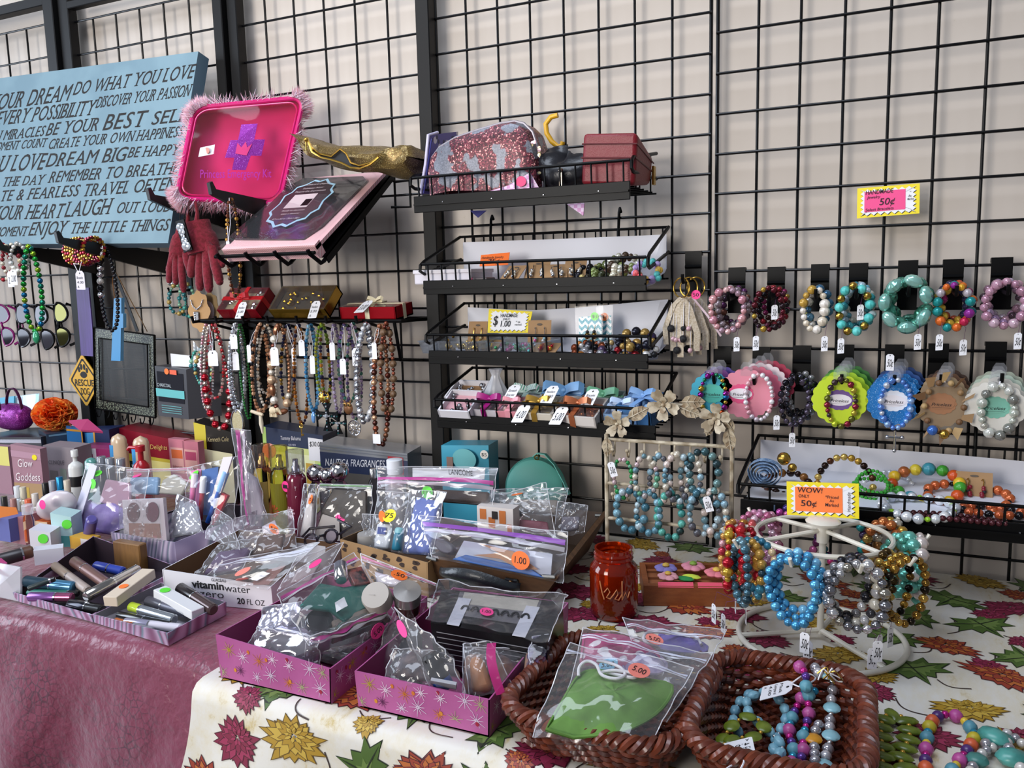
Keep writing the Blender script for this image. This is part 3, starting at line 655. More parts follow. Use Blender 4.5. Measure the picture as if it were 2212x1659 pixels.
# ---- sunglasses hung on edge
def shades(label,c,fr,lens,h,lean=0.,arm_dx=.03,w=.030):
    c=V(c); t=thing('sunglasses',label,'sunglasses',c-V((0,0,h)),'sunglasses hung on the grid'); b=MB(); l=MB()
    for k in (1,-1):
        o=[c+V((w*.9*math.cos(g)*(1-.18*math.sin(g)*k)+lean*k*h*.5,-.012+.010*abs(math.cos(g)),k*h*.53+h*.42*math.sin(g))) for g in [2*PI*i/20 for i in range(20)]]
        b.tube(o,.0034,fr,6,True); l.add([p+V((0,-.001,0)) for p in o],[tuple(range(20))],lens)
    b.tube([c+V((lean*.2*h+.004,-.016,h*.13)),c+V((.010,-.020,0)),c+V((-lean*.2*h+.004,-.016,-h*.13))],.0032,fr,6); part(t,'frame',b); part(t,'lens',l)
    for k in (1,-1):
        b=MB(); s=c+V((w*.75+lean*k*h*.5,.0,k*h*.90)); b.tube([s,s+V((arm_dx*.6,.012,-.012*k)),s+V((arm_dx,.014,-.05*k)),s+V((arm_dx*.8,.012,-.095*k*.8))],[.004,.0036,.003,.0036],fr,6); part(t,'temple_arm',b)
dl=m('#1d1a24',.05,.4); mg=m('#8a1a6e',.25)
shades('magenta framed sunglasses, leftmost of the four hung on the grid',U(14,702,-.04),mg,dl,.066,-.2,.028)
shades('dark sunglasses with a red temple arm, hung second from the left',U(52,703,-.035),m('#231f24',.25),dl,.068,.05,.040)
shades('thin black sunglasses hung behind the green bead necklace',U(98,706,-.032),BLK,m('#3a3840',.06,.3),.070,-.28,.026)
shades('black square sunglasses with mirror lenses, rightmost of the four on the grid',U(136,701,-.04),BLK,m('#57542a',.04,.9),.068,0,.042,.030)
# ---- turquoise bracelets, earring cards
tq=pal('#2f8f96','#4aa79a','#357f86','#8ac0a4','#b9a05a',r=.3,me=.1)
def peg(label,rt,L=.09,hz=.006):
    b=MB(); rt=V(rt); b.box(rt+V((0,-.008,.012)),(.022,.006,.05),BLK,bev=.002); b.tube([rt+V((0,-.006,0)),rt+V((0,-L,-.004)),rt+V((0,-L-.004,.008))],.003,BLK,8); return solo('peg_hook',label,'hook',b)
peg('short black peg hook behind the red gloves',(U(366,628,-.08)+V((0,.08,0))),.08)
peg('short black peg hook below the kraft necklace card',(U(414,775,-.08)+V((0,.08,0))),.08)
for i,(px,py,l,Yv) in enumerate(((380,620,'turquoise bead bracelet hanging just below the red gloves',-.07),(402,618,'green and turquoise bead bracelet behind the glove fingers',-.05),(428,760,'turquoise bead bracelet beside the charcoal box',-.07),(437,765,'pale green bead bracelet with an organza bow beside the red necklace',-.09))):
    t=thing('bead_bracelet',l,'bracelet',U(px,py+60,Yv),'turquoise bracelets on the short pegs'); b=MB(); beads(b,drop(U(px,py-6,Yv),.042,.078+.01*(i%2),.012,30),rp(tq,[.0052,.0062,.003],20,i),1); part(t,'bead_strand',b)
    if i in(0,3):
        b=MB(); p=U(px,py-8,Yv-.012)
        for k in(-1,1): b.surf(lambda a,c:p+V((k*.034*a,-.004*math.sin(5*a),.022*(c-.5)*(a*.9+.2)+.012*a)),6,3,film('#cfe6ea',.35,40.))
        part(t,'organza_bow',b)
t=thing('necklace_card','scalloped kraft card with a silver chain and crystal bar pendant','necklace card',U(428,706,-.075)); b=MB(); c=U(430,672,-.075); w,h=.036,.052
P=[c+V((w*(1+.10*math.cos(8*g))*math.cos(g),0,h*(1+.07*math.cos(8*g))*math.sin(g))) for g in [2*PI*i/48 for i in range(48)]]; b.slab(P,.001,m('#c39a6a',.8),V((0,-1,0))); part(t,'card',b)
b=MB(); beads(b,[c+V((-.022,-.004,.030)),c+V((-.016,-.004,.012)),c+V((-.004,-.004,.004)),c+V((.012,-.004,.014)),c+V((.020,-.004,.030))],[(.002,SILV)],0); part(t,'chain',b); b=MB(); b.box(c+V((-.006,-.004,-.014)),(.018,.004,.026),m('#a7a2a0',.15,.8),bev=.002)
for k in range(4): b.ball(c+V((-.010,-.007,-.023+.006*k)),.0022,dia,0)
part(t,'pendant',b)
b=MB(); c=U(455,672,-.055); b.slab([c+V((.030*(1+.09*math.cos(8*g))*math.cos(g),0,.05*(1+.07*math.cos(8*g))*math.sin(g))) for g in [2*PI*i/40 for i in range(40)]],.001,m('#8d7550',.8),V((0,-1,0))); b.slab([c+V((.018*math.cos(2*PI*i/20)-.004,-.002,.026*math.sin(2*PI*i/20))) for i in range(20)],.0006,m('#c9c3cc',.8),V((0,-1,0))); solo('earring_card','darker kraft card with a pale oval label, tucked behind the chain card','card',b)
# ======================= bar of necklaces, gift boxes, slanted shelf ====
HB=-.125
b=MB(); l=U(430,690,HB); r=U(868,697,HB); zb=(l.z+r.z)/2
b.tube([(l.x,HB,zb),(r.x,HB,zb),(r.x,-.01,zb-.002)],.0045,BLK,8); b.tube([(l.x,HB,zb),(l.x,-.01,zb)],.0045,BLK,8)
b.tube([(l.x,-.008,zb-.0),(r.x+.03,-.008,zb),(r.x+.03,-.008,zb-.10),(l.x,-.008,zb-.10)],.004,BLK,8,True)
for px in (432,482,540,592,655,718,783): p=U(px,692,HB); b.tube([(p.x,-.01,zb-.03),(p.x,HB,zb),(p.x,HB-.022,zb-.002),(p.x,HB-.026,zb+.013)],.0038,BLK,8)
b.tube([(r.x-.02,HB,zb),(r.x-.02,HB+.02,zb-.09),(r.x-.02,-.01,zb-.1)],.004,BLK,8)
solo('necklace_rack','black wire rack with upturned prongs, holding necklaces below and gift boxes on top','rack',b)
def pendm(kind):
    def f(t,p):
        b=MB(); d=V((0,-.006,0))
        if kind=='tear':
            P=[p+d+V((.019*math.sin(g)*(1-.0*math.cos(g)),0,-.026+.026*math.cos(g)*(1.25 if math.cos(g)>0 else 1))) for g in [2*PI*i/24 for i in range(24)]]; b.slab(P,.004,glitter('#b8a878','#d8cba0','#ffffff',1500),V((0,-1,0))); b.tube(P,.002,SILV,6,True); nm='pendant'; l='glittering silver teardrop pendant'
        elif kind=='cross' or kind=='cross2':
            s=1 if kind=='cross' else .72; M=m('#1c1f22',.25,.6); o=p+d+V((0,0,-.030*s))
            for a in range(4):
                R=Matrix.Rotation(a*PI/2,3,'Y'); L=.030*s if a!=2 else .036*s; P=[R@V((x*s,0,z)) for x,z in ((.004,.003),(.004,L*.5),(.013,L),(-.013,L),(-.004,L*.5),(-.004,.003))]; b.slab([o+q for q in P],.004,M,V((0,-1,0)))
                for k in range(4): b.ball(o+R@V((0,0,.008*s+k*L*.24))+V((0,-.002,0)),.0024,m('#2f6f70',.1,.6) if k%2 else dia,0)
            b.ball(o+V((0,-.003,0)),.005*s,dia,0); l='black cross pendant set with stones'
        elif kind=='owl':
            o=p+d+V((0,0,-.014)); b.ball(o,.013,m('#7a5232',.4,.4),1,(1,.35,1.15))
            for k in(-1,1): b.ball(o+V((k*.0055,-.005,.009)),.005,m('#b58a4a',.3,.6),1,(1,.5,1)); b.ball(o+V((k*.0055,-.0075,.009)),.0022,INK,0); b.slab([o+V((k*.009,-.003,.013)),o+V((k*.012,-.003,.021)),o+V((k*.004,-.003,.015))],.002,m('#7a5232',.4,.4),V((0,-1,0)))
            l='brown owl pendant'
        elif kind=='disc':
            o=p+d+V((0,0,-.020))
            for k in range(10): R=Matrix.Rotation(k*PI/5,3,'Y'); b.tube([o+R@V((.004*math.cos(g),0,.0115+.006*math.sin(g))) for g in [2*PI*i/10 for i in range(10)]],.0009,SILV,5,True)
            b.tube(ring(o,.0175,.0175,24)[:-1],.0012,SILV,5,True); l='round silver filigree pendant'
        elif kind=='gold':
            o=p+d+V((0,0,-.004)); b.lathe([(.001,-.004),(.014,-.003),(.017,0),(.012,.003),(.001,.004)],o,GOLD,14,Matrix.Rotation(PI/2,3,'X'))
            for k in range(10): b.ball(o+V((.013*math.cos(k*.628),-.004,.013*math.sin(k*.628))),.0025,dia,0)
            l='gold sunburst pendant'
        elif kind=='bone':
            b.tube([p+d+V((-.028,0,.004)),p+d+V((0,0,-.002)),p+d+V((.008,0,-.004))],[.004,.005,.003],m('#d8c8ac',.6),8); b.tube([p+d+V((0,0,-.006)),p+d+V((.001,0,-.025)),p+d+V((.003,0,-.05))],[.004,.0055,.002],m('#e0d4bc',.6),8); l='cream bone pendant'
        elif kind=='eleph':
            o=p+d+V((-.020,0,.004)); M=m('#d8c6a4',.6); b.ball(o,.011,M,1,(1.15,.6,.9)); b.ball(o+V((.013,-.001,.002)),.007,M,1,(1,.7,1)); b.tube([o+V((.018,0,.002)),o+V((.022,0,-.006)),o+V((.025,0,-.008))],[.004,.003,.002],M,6)
            for k in(-.008,-.003,.004,.009): b.tube([o+V((k,0,-.005)),o+V((k,0,-.016))],.003,M,6)
            b.ball(o+V((.010,-.006,.001)),.006,M,1,(.7,.3,1)); l='carved cream elephant pendant'
        elif kind=='key': b.tube([p+d,p+d+V((0,0,-.03))],.0015,GOLD,6); b.tube(ring(p+d+V((0,0,-.004)),.005,.005,12)[:-1],.0014,GOLD,5,True); b.box(p+d+V((.003,0,-.026)),(.005,.002,.004),GOLD); l='small gold key pendant'
        else: b.ball(p+d+V((0,0,-.012)),.006,m('#6fa0d8',.05,.2),1,(1,.7,2.4)); l='pale blue crystal drop'
        part(t,'pendant',b,l)
    return f
rd=pal('#b01226','#d03a40','#c9b9b0',r=.12,me=.6); sv=pal('#c4c6cc','#aeb2b8','#e2e4ea',r=.15,me=.8); cop=pal('#b07e5c','#c79a78','#8e5c40',r=.25,me=.4); pc=pal('#d8cfc0','#c8a888','#e4dccf',r=.3,me=.2)
ir=pal('#6a5f8a','#4f8a7a','#8a6fa0','#5a7a6a',r=.12,me=.7); cl=pal('#dfe4ea','#c9cfd8','#f0f2f6',r=.08,me=.35); blu=pal('#5f9fc8','#3f7fb0','#9fc8e0',r=.15,me=.4); amb=pal('#8a4f1c','#5a2f14','#b3702a','#221c3a',r=.2,me=.4); lil=pal('#a48aa8','#8a7a9a','#c0b0c8',r=.2,me=.5); gy=pal('#7f9a35','#5f7a2a','#a8a83f',r=.2,me=.5); bwn=pal('#6a3324','#8a4a34','#4a231a',r=.2,me=.5)
RB=[(.0095,rd[0]),(.0062,rd[2])]
neck('red and silver necklace with big glossy red beads, first on the rack',(455,700),(478,926),58,[(.0045,rd[1]),(.004,rd[2])]*10+RB*9+[(.0045,rd[2])]*40,HB-.012,tagat=(459,757,28,34))
neck('thin silver and pink strand inside the big red bead necklace',(446,700),(448,885),16,rp([sv[0],rd[2],m('#c98a94',.2,.5)],[.004],40,3),HB-.018,q=0)
neck('second red bead strand with pale coral beads, beside the big red necklace',(462,700),(466,860),36,rp([rd[1],m('#d8606a',.3),rd[2]],[.0052,.004],40,6),HB-.005,q=0)
neck('silver and clear necklace with a glittering teardrop pendant',(508,700),(515,890),28,rp(sv+cl,[.0045,.0055],40,7),HB-.016,tagat=(504,722,20,32),pend=pendm('tear'),q=0)
neck('two-strand grey crystal necklace behind the teardrop pendant',(512,700),(520,880),18,rp(sv,[.0045,.0055,.006],40,8),HB-.002,strands=2,q=0,tagat=(508,760,18,40))
neck('thin green seed bead necklace left of the tan pearl strands',(518,700),(538,905),6,[(.0035,m('#1f6a2c',.4))],HB-.006,q=0)
neck('tan and black bead strands with a cream bone pendant',(563,700),(566,892),34,lambda k:rp(cop+([m('#15151a',.2,.3)] if k==1 else []),[.0042,.005],40,9+k),HB-.014,strands=2,pend=pendm('bone'),tagat=(537,745,11,38),q=0)
neck('white seed pearl necklace among the tan bead strands',(575,700),(578,880),40,rp(pc,[.0042],40,12),HB-.004,q=0)
neck('black and cream bead necklace nested in the tan strands',(566,700),(574,850),22,rp([m('#15151a',.2,.3),pc[0]],[.004],40,13),HB+.006,q=0)
neck('copper pearl necklace with large copper beads and an elephant pendant',(603,700),(608,890),38,[(.0048,cop[0])]*18+[(.0075,pc[0]),(.011,pc[1]),(.0095,cop[2],(1.6,.8)),(.006,bwn[0]),(.010,pc[2]),(.0095,cop[2],(1.6,.8)),(.011,pc[1])]*2+[(.0048,cop[0])]*40,HB-.016,pend=pendm('eleph'),tagat=(592,750,22,40))
neck('dark blue and gold bead necklace right of the copper pearls',(622,700),(622,876),24,rp([m('#1c1c3c',.2,.4),GOLD,cop[2]],[.004,.005],40,15),HB-.004,q=0,tagat=(634,752,12,38))
neck('amber and brown bead necklace with a small gold key',(644,700),(654,915),20,rp(amb,[.0036,.005],40,16),HB-.016,pend=pendm('key'),q=0,tagat=(651,735,16,34))
neck('two-strand pale blue bead necklace ending in a crystal drop',(670,700),(680,890),15,rp(blu,[.004,.005],40,17),HB-.012,strands=2,pend=pendm('drop'),q=0,tagat=(674,768,13,40))
neck('green bead necklace with a gold sunburst pendant',(694,700),(703,855),30,rp(gy,[.0042,.005],40,18),HB-.016,pend=pendm('gold'),q=0)
neck('dark bead strand ending in the large black cross',(697,700),(708,870),6,rp(amb+gy,[.004,.0048],40,19),HB-.022,pend=pendm('cross'),q=0)
neck('lilac pearl strand ending in the smaller black cross',(722,700),(733,893),8,rp(lil,[.0042,.005],40,20),HB-.012,pend=pendm('cross2'),q=0,tagat=(717,740,14,38))
neck('iridescent purple and green necklace with a brown owl pendant',(745,700),(755,868),36,rp(ir,[.0046,.0052],40,21),HB-.016,pend=pendm('owl'),q=0,tagat=(740,775,16,34))
neck('teal and violet bead necklace with a round filigree pendant',(762,696),(768,905),26,rp(ir+lil,[.0046],40,22),HB-.004,pend=pendm('disc'),q=0,tagat=(770,752,24,38),tagtx='2.00|A')
neck('chunky clear and silver bead necklace, two strands, right of the owl',(790,700),(790,912),32,rp(cl+sv,[.0072,.008,.006],40,23),HB-.016,strands=2)
neck('copper brown bead necklace hanging lowest, at the right of the rack',(822,700),(824,962),28,rp(bwn+cop,[.0048,.0062,.007],40,24),HB-.010,tagat=(808,740,12,36))
neck('brown bead necklace with carved wooden beads, rightmost on the rack',(834,698),(838,896),22,[(.0045,bwn[0]),(.0045,bwn[1]),(.0085,m('#6e5238',.5))],HB-.018)
b=MB(); 
# ---- gift boxes -----------------------------------------------------------
def bow(mb,c,s,mt,xd=V((1,0,0)),zd=V((0,-.5,.85)),tails=True):
    c=V(c); n=V(xd).cross(zd)
    for k in(-1,1):
        P=[c+xd*k*s*x+zd*s*z for x,z in ((0,0),(.35,.28),(.8,.42),(1,.2),(.8,-.02),(.4,-.02),(0,0))]; mb.ribbon(P,s*.42,mt,V(zd).cross(xd)*1+V(zd)*.5,.0006)
        if tails: mb.ribbon([c,c+xd*k*s*.5-zd*s*.5,c+xd*k*s*.95-zd*s*.75],s*.36,mt,V(xd)*.6+V(zd)*.5*k,.0006)
    mb.ball(c,s*.17,mt,1,(1,.8,.8))
def giftbox(label,c,d,mt,name='gift_box',lid=None,inside=None,ribbon=None,bowc=None,bows=.02,tx=None,yaw=0,tilt=0,grp='small gift boxes with ribbons',filmtop=True,tagdx=0,roll=0.):
    """open-topped box with a clear lid; c = centre of its base"""
    c=V(c); R=(Matrix.Rotation(yaw,3,'Z')@Matrix.Rotation(tilt,3,'X')@Matrix.Rotation(roll,3,'Y')); t=thing(name,label,'gift box',c,grp); w,dp,h=d; e=.0018
    A=lambda x,y,z:c+R@V((x*w/2,y*dp/2,z*h)); b=MB()
    b.box(c+R@V((0,0,e)),(w,dp,2*e),mt,R)
    for k in(-1,1): b.box(c+R@V((k*(w/2-e),0,h/2)),(2*e,dp,h),mt,R); b.box(c+R@V((0,k*(dp/2-e),h/2)),(w,2*e,h),mt,R)
    part(t,'carton',b)
    if inside:
        b=MB(); RR=random.Random(len(label)); b.box(c+R@V((0,0,h*.3)),(w*.94,dp*.92,h*.35),inside[0],R)
        for k in range(inside[2] if len(inside)>2 else 16): b.ball(A(RR.uniform(-.8,.8),RR.uniform(-.75,.75),RR.uniform(.5,.8)),RR.uniform(.1,.17)*h+.002,inside[1],1)
        part(t,'contents',b)
    if lid: b=MB(); b.box(c+R@V((0,0,h+.0015)),(w*1.0,dp*1.0,.0008),film('#ffffff',.04,25.,.05,.03,.3),R); part(t,'clear_lid',b)
    if ribbon:
        b=MB(); rw=.012; z=h+.0028; b.box(c+R@V((0,0,z)),(w*1.012,rw,.0008),ribbon,R); b.box(c+R@V((0,0,z)),(rw,dp*1.02,.0008),ribbon,R)
        for k in(-1,1): b.box(c+R@V((0,k*(dp/2+.0012),h/2)),(rw,.0008,h+.004),ribbon,R); b.box(c+R@V((k*(w/2+.0012),0,h/2)),(.0008,rw,h+.004),ribbon,R)
        bow(b,c+R@V((0,0,z+.006)),bows,bowc or ribbon,R@XD,R@V((0,-.4,.9))); part(t,'ribbon',b)
    if tx: part(t,'price_tag',pricetag(c+R@(V((tagdx,-dp*.75,h+.046)) if 'back' in label else V((tagdx,-dp*.30,h+.012))),R@V((1,0,.05)),R@V((.25,.8,.5)),.026,.042,tx))
    return t
zt=zb+.006
cA=U(540,683,HB+.045); cA.z=zt+.026; giftbox('dark red gift box with a big red bow, left end of the rack',cA,(.125,.075,.030),m('#8e1020',.25,.3),lid=1,inside=(m('#d8cfa8',.4,.3),CHROME,10),ribbon=m('#c31f26',.35),bows=.030,tx='Necklace|3.00|A',tilt=.78,tagdx=.025,grp='ribboned boxes on the necklace rack')
cB=U(668,683,HB+.045); cB.z=zt+.027; giftbox('gold foil box of gold discs in the middle of the rack',cB,(.165,.078,.030),m('#a8832f',.2,.8),lid=1,inside=(m('#4a3a1c',.5),m('#c9a032',.15,1.),22),bowc=GOLD,tx='Necklace|5.00|A',tilt=.78,tagdx=.062,grp='ribboned boxes on the necklace rack')
cC=U(815,685,HB+.045); cC.z=zt; giftbox('red foil gift box tied with a cream ribbon, right end of the rack',cC,(.150,.075,.030),m('#b01522',.18,.5),lid=1,inside=(m('#8a6a5a',.5),pc[0],8),ribbon=m('#e0d3b0',.4),bows=.022,tx='3.00',tilt=.12,grp='ribboned boxes on the necklace rack')
# ---- slanted shelf with a packed chalkboard -----------------------------
SF,SB=V((0,-.285,1.375)),V((0,-.02,1.570)); x0,x1=-1.0,-.742; sd=(SB-SF).normalized(); su=XD.cross(sd)
sp=lambda a,q,h=0.:V((x0+(x1-x0)*a,0,0))+SF+(SB-SF)*q+su*h
t=thing('slant_shelf','black slanted metal shelf hooked on the grid, holding a packed chalkboard','shelf',V(((x0+x1)/2,-.02,1.37))); b=MB()
b.slab([sp(0,0),sp(1,0),sp(1,1),sp(0,1)],.004,BLK,su); b.slab([sp(1,0,.0),sp(1,0,-.018),sp(1,1,-.018),sp(1,1,0)],.003,BLK,XD); part(t,'plate',b)
b=MB(); 
for a in (.05,.35,.65,.98): b.tube([sp(a,.9,-.006),sp(a,-.02,-.008),sp(a,-.05,-.006),sp(a-.02,-.09,.028),sp(a-.022,-.085,.036)],.0045,BLK,8)
b.tube([sp(-.03,-.075,.026),sp(1.0,-.075,.026)],.004,BLK,8); b.tube([sp(.97,.97,-.01),V((x1,-.008,1.55)),V((x1+.04,-.008,1.55)),V((x1+.04,-.008,1.49)),V((x1,-.03,1.49))],.0035,BLK,6); part(t,'wire_lip',b)
def stripe(h1,h2,f,ax=(1,0,.3)):
    t=NT('striped_paper'); w=t.new('ShaderNodeTexWave'); w.inputs['Scale'].default_value=f; mp=t.new('ShaderNodeMapping'); mp.inputs['Rotation'].default_value=(0,0,.5); t.ln(t.co(),mp.inputs[0]); t.ln(mp.outputs[0],w.inputs['Vector']); t.set(c=t.ramp(w.outputs['Fac'],[(.4,h1),(.6,h2)]),r=.5); return t.m
t=thing('packaged_chalkboard','boxed black chalkboard in clear wrap with pink striped backing, on the slanted shelf','package',sp(.5,.02,.004)); b=MB(); ps=stripe('#e3a3a8','#eecbcb',75.)
fr=[sp(.02,-.03,.030),sp(.98,-.03,.030),sp(.98,.96,.012),sp(.02,.96,.012)]
b.slab(fr,.008,ps,su); b.slab([sp(.02,-.03,.002),sp(.98,-.03,.002),sp(.98,-.03,.034),sp(.02,-.03,.034)],.02,ps,-sd); part(t,'striped_backing',b)
b=MB(); b.slab([sp(.04,.10,.033),sp(.80,.05,.033),sp(.88,.20,.033),sp(.90,.80,.020),sp(.80,.88,.018),sp(.10,.93,.018),sp(.02,.80,.022)],.004,m('#141518',.12,coat=.6),su); part(t,'chalkboard',b)
b=MB(); lb=m('#9cc4d8',.5); cb=m('#2a2024',.4)
def plaque(k): 
    P=[]
    for x,z in ((1,.35),(.82,.5),(.78,.72),(.5,.8),(.25,1),(0,.92),(-.25,1),(-.5,.8),(-.78,.72),(-.82,.5),(-1,.35),(-.9,0),(-1,-.35),(-.82,-.5),(-.78,-.72),(-.5,-.8),(-.25,-1),(0,-.92),(.25,-1),(.5,-.8),(.78,-.72),(.82,-.5),(1,-.35),(.9,0)): P.append(sp(.44+.27*k*x,.50+.30*k*z,.028))
    return P
b.slab([p+su*.006 for p in plaque(1)],.001,lb,su); b.slab([p+su*.0066 for p in plaque(.92)],.001,cb,su); b.slab([p+su*.0070 for p in [sp(.30,.43,.028),sp(.55,.43,.028),sp(.55,.60,.028),sp(.30,.60,.028)]],.0005,m('#c9b6b8',.5),su)
b.slab([p+su*.0074 for p in [sp(.47,.45,.028),sp(.545,.45,.028),sp(.545,.53,.028),sp(.47,.53,.028)]],.0005,BLK,su)
for i,(s,q,w) in enumerate((('Chalkboard Display',.715,.075),('Tableau Noir',.665,.06),('Pizarra De Exposicion',.625,.085),('Ready to decorate',.385,.062),('Listo a decorar',.345,.05),('8.2 in x 8.2 in / 20cm x 20cm',.285,.075))): write(b,s,sp(.44,q,.0352),XD,sd,.0062,m('#c7b9bb',.6),w,.2,.0006,mid=True)
part(t,'label',b,smooth=False)
b=MB(); b.surf(lambda a,c:sp(.0+a,-.03+1.03*c,.040-.02*c+.006*math.sin(PI*a)*math.sin(PI*c)+.0015*math.sin(14*a+9*c)),14,12,film('#ffffff',.05,14.,.05,.04,.5)); part(t,'clear_wrap',b)
# gold pouch
t=thing('zip_pouch','crumpled gold glitter zip pouch lying open above the chalkboard package','pouch',U(790,390,-.13)); gg=glitter('#3c2f18','#7a6232','#ffe9a0',1400)
ax=[(664,298,3),(690,325,20),(720,336,22),(760,342,24),(800,347,26),(840,350,29),(875,350,33),(902,348,30),(915,346,2)]
def pouch(u,v):
    k=u*8; i=min(7,int(k)); f=k-i; x=ax[i][0]*(1-f)+ax[i+1][0]*f; y=ax[i][1]*(1-f)+ax[i+1][1]*f; r=ax[i][2]*(1-f)+ax[i+1][2]*f; a=v*2*PI
    c=U(x,y,-.15); s=sc(c); w=1+.10*math.sin(5*a+u*11)+.08*math.sin(17*u+3*a); return c+V((0,.055*math.cos(a)*w,r*s*math.sin(a)*w))
b=MB(); b.surf(pouch,44,20,gg); part(t,'shell',b)
zp=[U(x,y,-.215) for x,y in ((664,298),(672,318),(690,332),(716,338),(735,322),(748,332),(758,352),(776,358),(800,352),(818,338))]; zq=[U(x,y,-.22) for x,y in ((664,300),(674,328),(694,340),(716,345),(738,352),(758,362),(778,364),(800,355),(818,340))]
b=MB(); b.tube(zp,.0022,GOLD,6); b.tube(zq,.0022,GOLD,6); part(t,'zipper',b)
b=MB(); nz=len(zq); import itertools
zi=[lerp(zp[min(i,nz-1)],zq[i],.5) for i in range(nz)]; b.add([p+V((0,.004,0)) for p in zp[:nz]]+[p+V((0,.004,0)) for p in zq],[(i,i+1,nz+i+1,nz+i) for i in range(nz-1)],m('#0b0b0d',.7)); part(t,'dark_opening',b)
b=MB(); p=U(661,302,-.222); b.ball(p,.005,GOLD,1); b.tube([p,p+V((.001,-.002,-.022))],.0014,GOLD,6); part(t,'zip_pull',b)
# ======================= wire baskets ==================================
def basket(label,x0,x1,Yf,zr,zt,zb,zbk,up=14,Yb=-.014,yk=None,hooks=True):
    t=thing('wire_basket',label,'basket',V(((x0+x1)/2,(Yf+Yb)/2,zb)),'black wire baskets on the grid'); b=MB(); w=.0026
    zfl=zt-.008; zl=zr-.024; hk=zbk-.050
    b.tube([(x0,Yf,zr),(x1,Yf,zr)],w*1.15,BLK,8)
    for i in range(up+1): x=x0+(x1-x0)*(i+.4)/(up+.8); b.tube([(x,Yf,zr),(x,Yf+.003,zfl)],w*.75,BLK,6)
    b.tube([(x0,Yb,zbk),(x1,Yb,zbk)],w*1.1,BLK,8)
    for i in range(20): x=x0+.012+(x1-x0-.024)*i/19; b.tube([(x,Yb,zbk),(x,Yb,zfl)],w*.7,BLK,6)
    for k in range(6): y=Yb+(Yf-Yb)*k/6; b.tube([(x0,y,zfl),(x1,y,zfl)],w*.7,BLK,6)
    for x in (x0,x1):
        e=-.010 if x==x0 else .010
        b.tube([(x,Yb,zbk),(x+e*.3,Yf+.012,zr+.006),(x+e*.4,Yf-.001,zr-.002),(x+e*.4,Yf-.003,zr-.014),(x+e*.3,Yf+.012,zr-.020),(x,Yb,hk)],w*1.35,BLK,8)
    if hooks:
        for q in (.16,.78): x=x0+(x1-x0)*q; b.tube([(x,Yb,zfl),(x,Yb,zbk),(x,-.009,zbk+.035),(x,-.003,zbk+.044),(x,.004,zbk+.036)],w*1.2,BLK,8)
    part(t,'wire_frame',b)
    b=MB(); b.box(((x0+x1)/2,Yf+.002,(zt+zb)/2),(x1-x0,.004,zt-zb),BLK,bev=.001); b.box(((x0+x1)/2,Yf-.001,zb+(zt-zb)*.47),(x1-x0-.004,.006,.0035),BLK)
    for i in range(4): b.ball((x0+(x1-x0)*(.15+.24*i),Yf-.001,zb+(zt-zb)*.55),.0018,SILV,0)
    part(t,'front_lip',b); return zfl
def zz(px,py,Y): return U(px,py,Y).z
B1=dict(x0=-.575,x1=-.118,Yf=-.205,zr=zz(900,384,-.205),zt=zz(900,424,-.205),zb=zz(900,460,-.205),zbk=1.562)
B2=dict(x0=-.571,x1=-.093,Yf=-.187,zr=zz(920,571,-.187),zt=zz(926,606,-.187),zb=zz(929,636,-.187),zbk=1.415)
B3=dict(x0=-.566,x1=-.091,Yf=-.183,zr=zz(930,723,-.183),zt=zz(935,757,-.183),zb=zz(937,786,-.183),zbk=1.265)
B4=dict(x0=-.550,x1=-.076,Yf=-.186,zr=zz(945,863,-.186),zt=zz(953,895,-.186),zb=zz(954,924,-.186),zbk=1.117)
AR=dict(x0=.090,x1=.575,Yf=-.241,zr=zz(1608,1046,-.241),zt=zz(2100,1122,-.241),zb=zz(2100,1165,-.241),zbk=.996)
f1=basket('top wire basket, holding a sequin bag and a red case',hooks=False,**B1)
f2=basket('second wire basket down, with kraft earring cards and tangled beads',**B2)
f3=basket('third wire basket down, with the one dollar jewelry sign',**B3)
f4=basket('lowest of the four stacked wire baskets, full of ribboned gift boxes',hooks=False,**B4)
f5=basket('low wire basket at the right edge, with loose bead bracelets on white paper',up=13,**AR)
# ---- contents of the top basket
t=thing('cosmetic_bag','purple flowered cosmetic bag standing at the left end of the top basket','bag',U(935,415,-.12)); b=MB(); pv=NT('purple_print'); n=pv.vor(38.,'Distance'); n2=pv.vor(60.,'Distance'); pv.set(c=pv.mix(pv.ramp(n2,[(.25,1.),(.3,0.)]),pv.ramp(n,[(.25,'#e6e2f0'),(.31,'#5b53ae')]),'#1f1f5a'),r=.5); PV=pv.m
Q=[U(908,418,-.175),U(925,292,-.16),U(990,284,-.03),U(980,420,-.03)]
b.slab([Q[0],Q[1],Q[2],Q[3]][::-1],.006,PV,V((.6,-.8,0))); b.slab([Q[0]+V((-.014,.03,0)),Q[1]+V((-.014,.03,.0)),Q[1],Q[0]][::-1],.004,m('#3b3690',.5),V((-.2,-1,0))); part(t,'shell',b); b=MB(); b.tube([Q[0],lerp(Q[0],Q[1],.5)+V((.003,0,0)),Q[1],lerp(Q[1],Q[2],.3)+V((0,0,.003))],.0032,m('#cfc9e6',.5),8); b.tube([Q[0]+V((.008,0,0)),Q[1]+V((.008,0,-.008))],.0016,m('#2c2a72',.5),6); part(t,'piping',b)
b=MB(); b.slab([U(1015,455,-.05),U(1050,455,-.05),U(1032,470,-.05)],.003,m('#3b3690',.5),V((0,-1,0))); part(t,'hanging_corner',b)
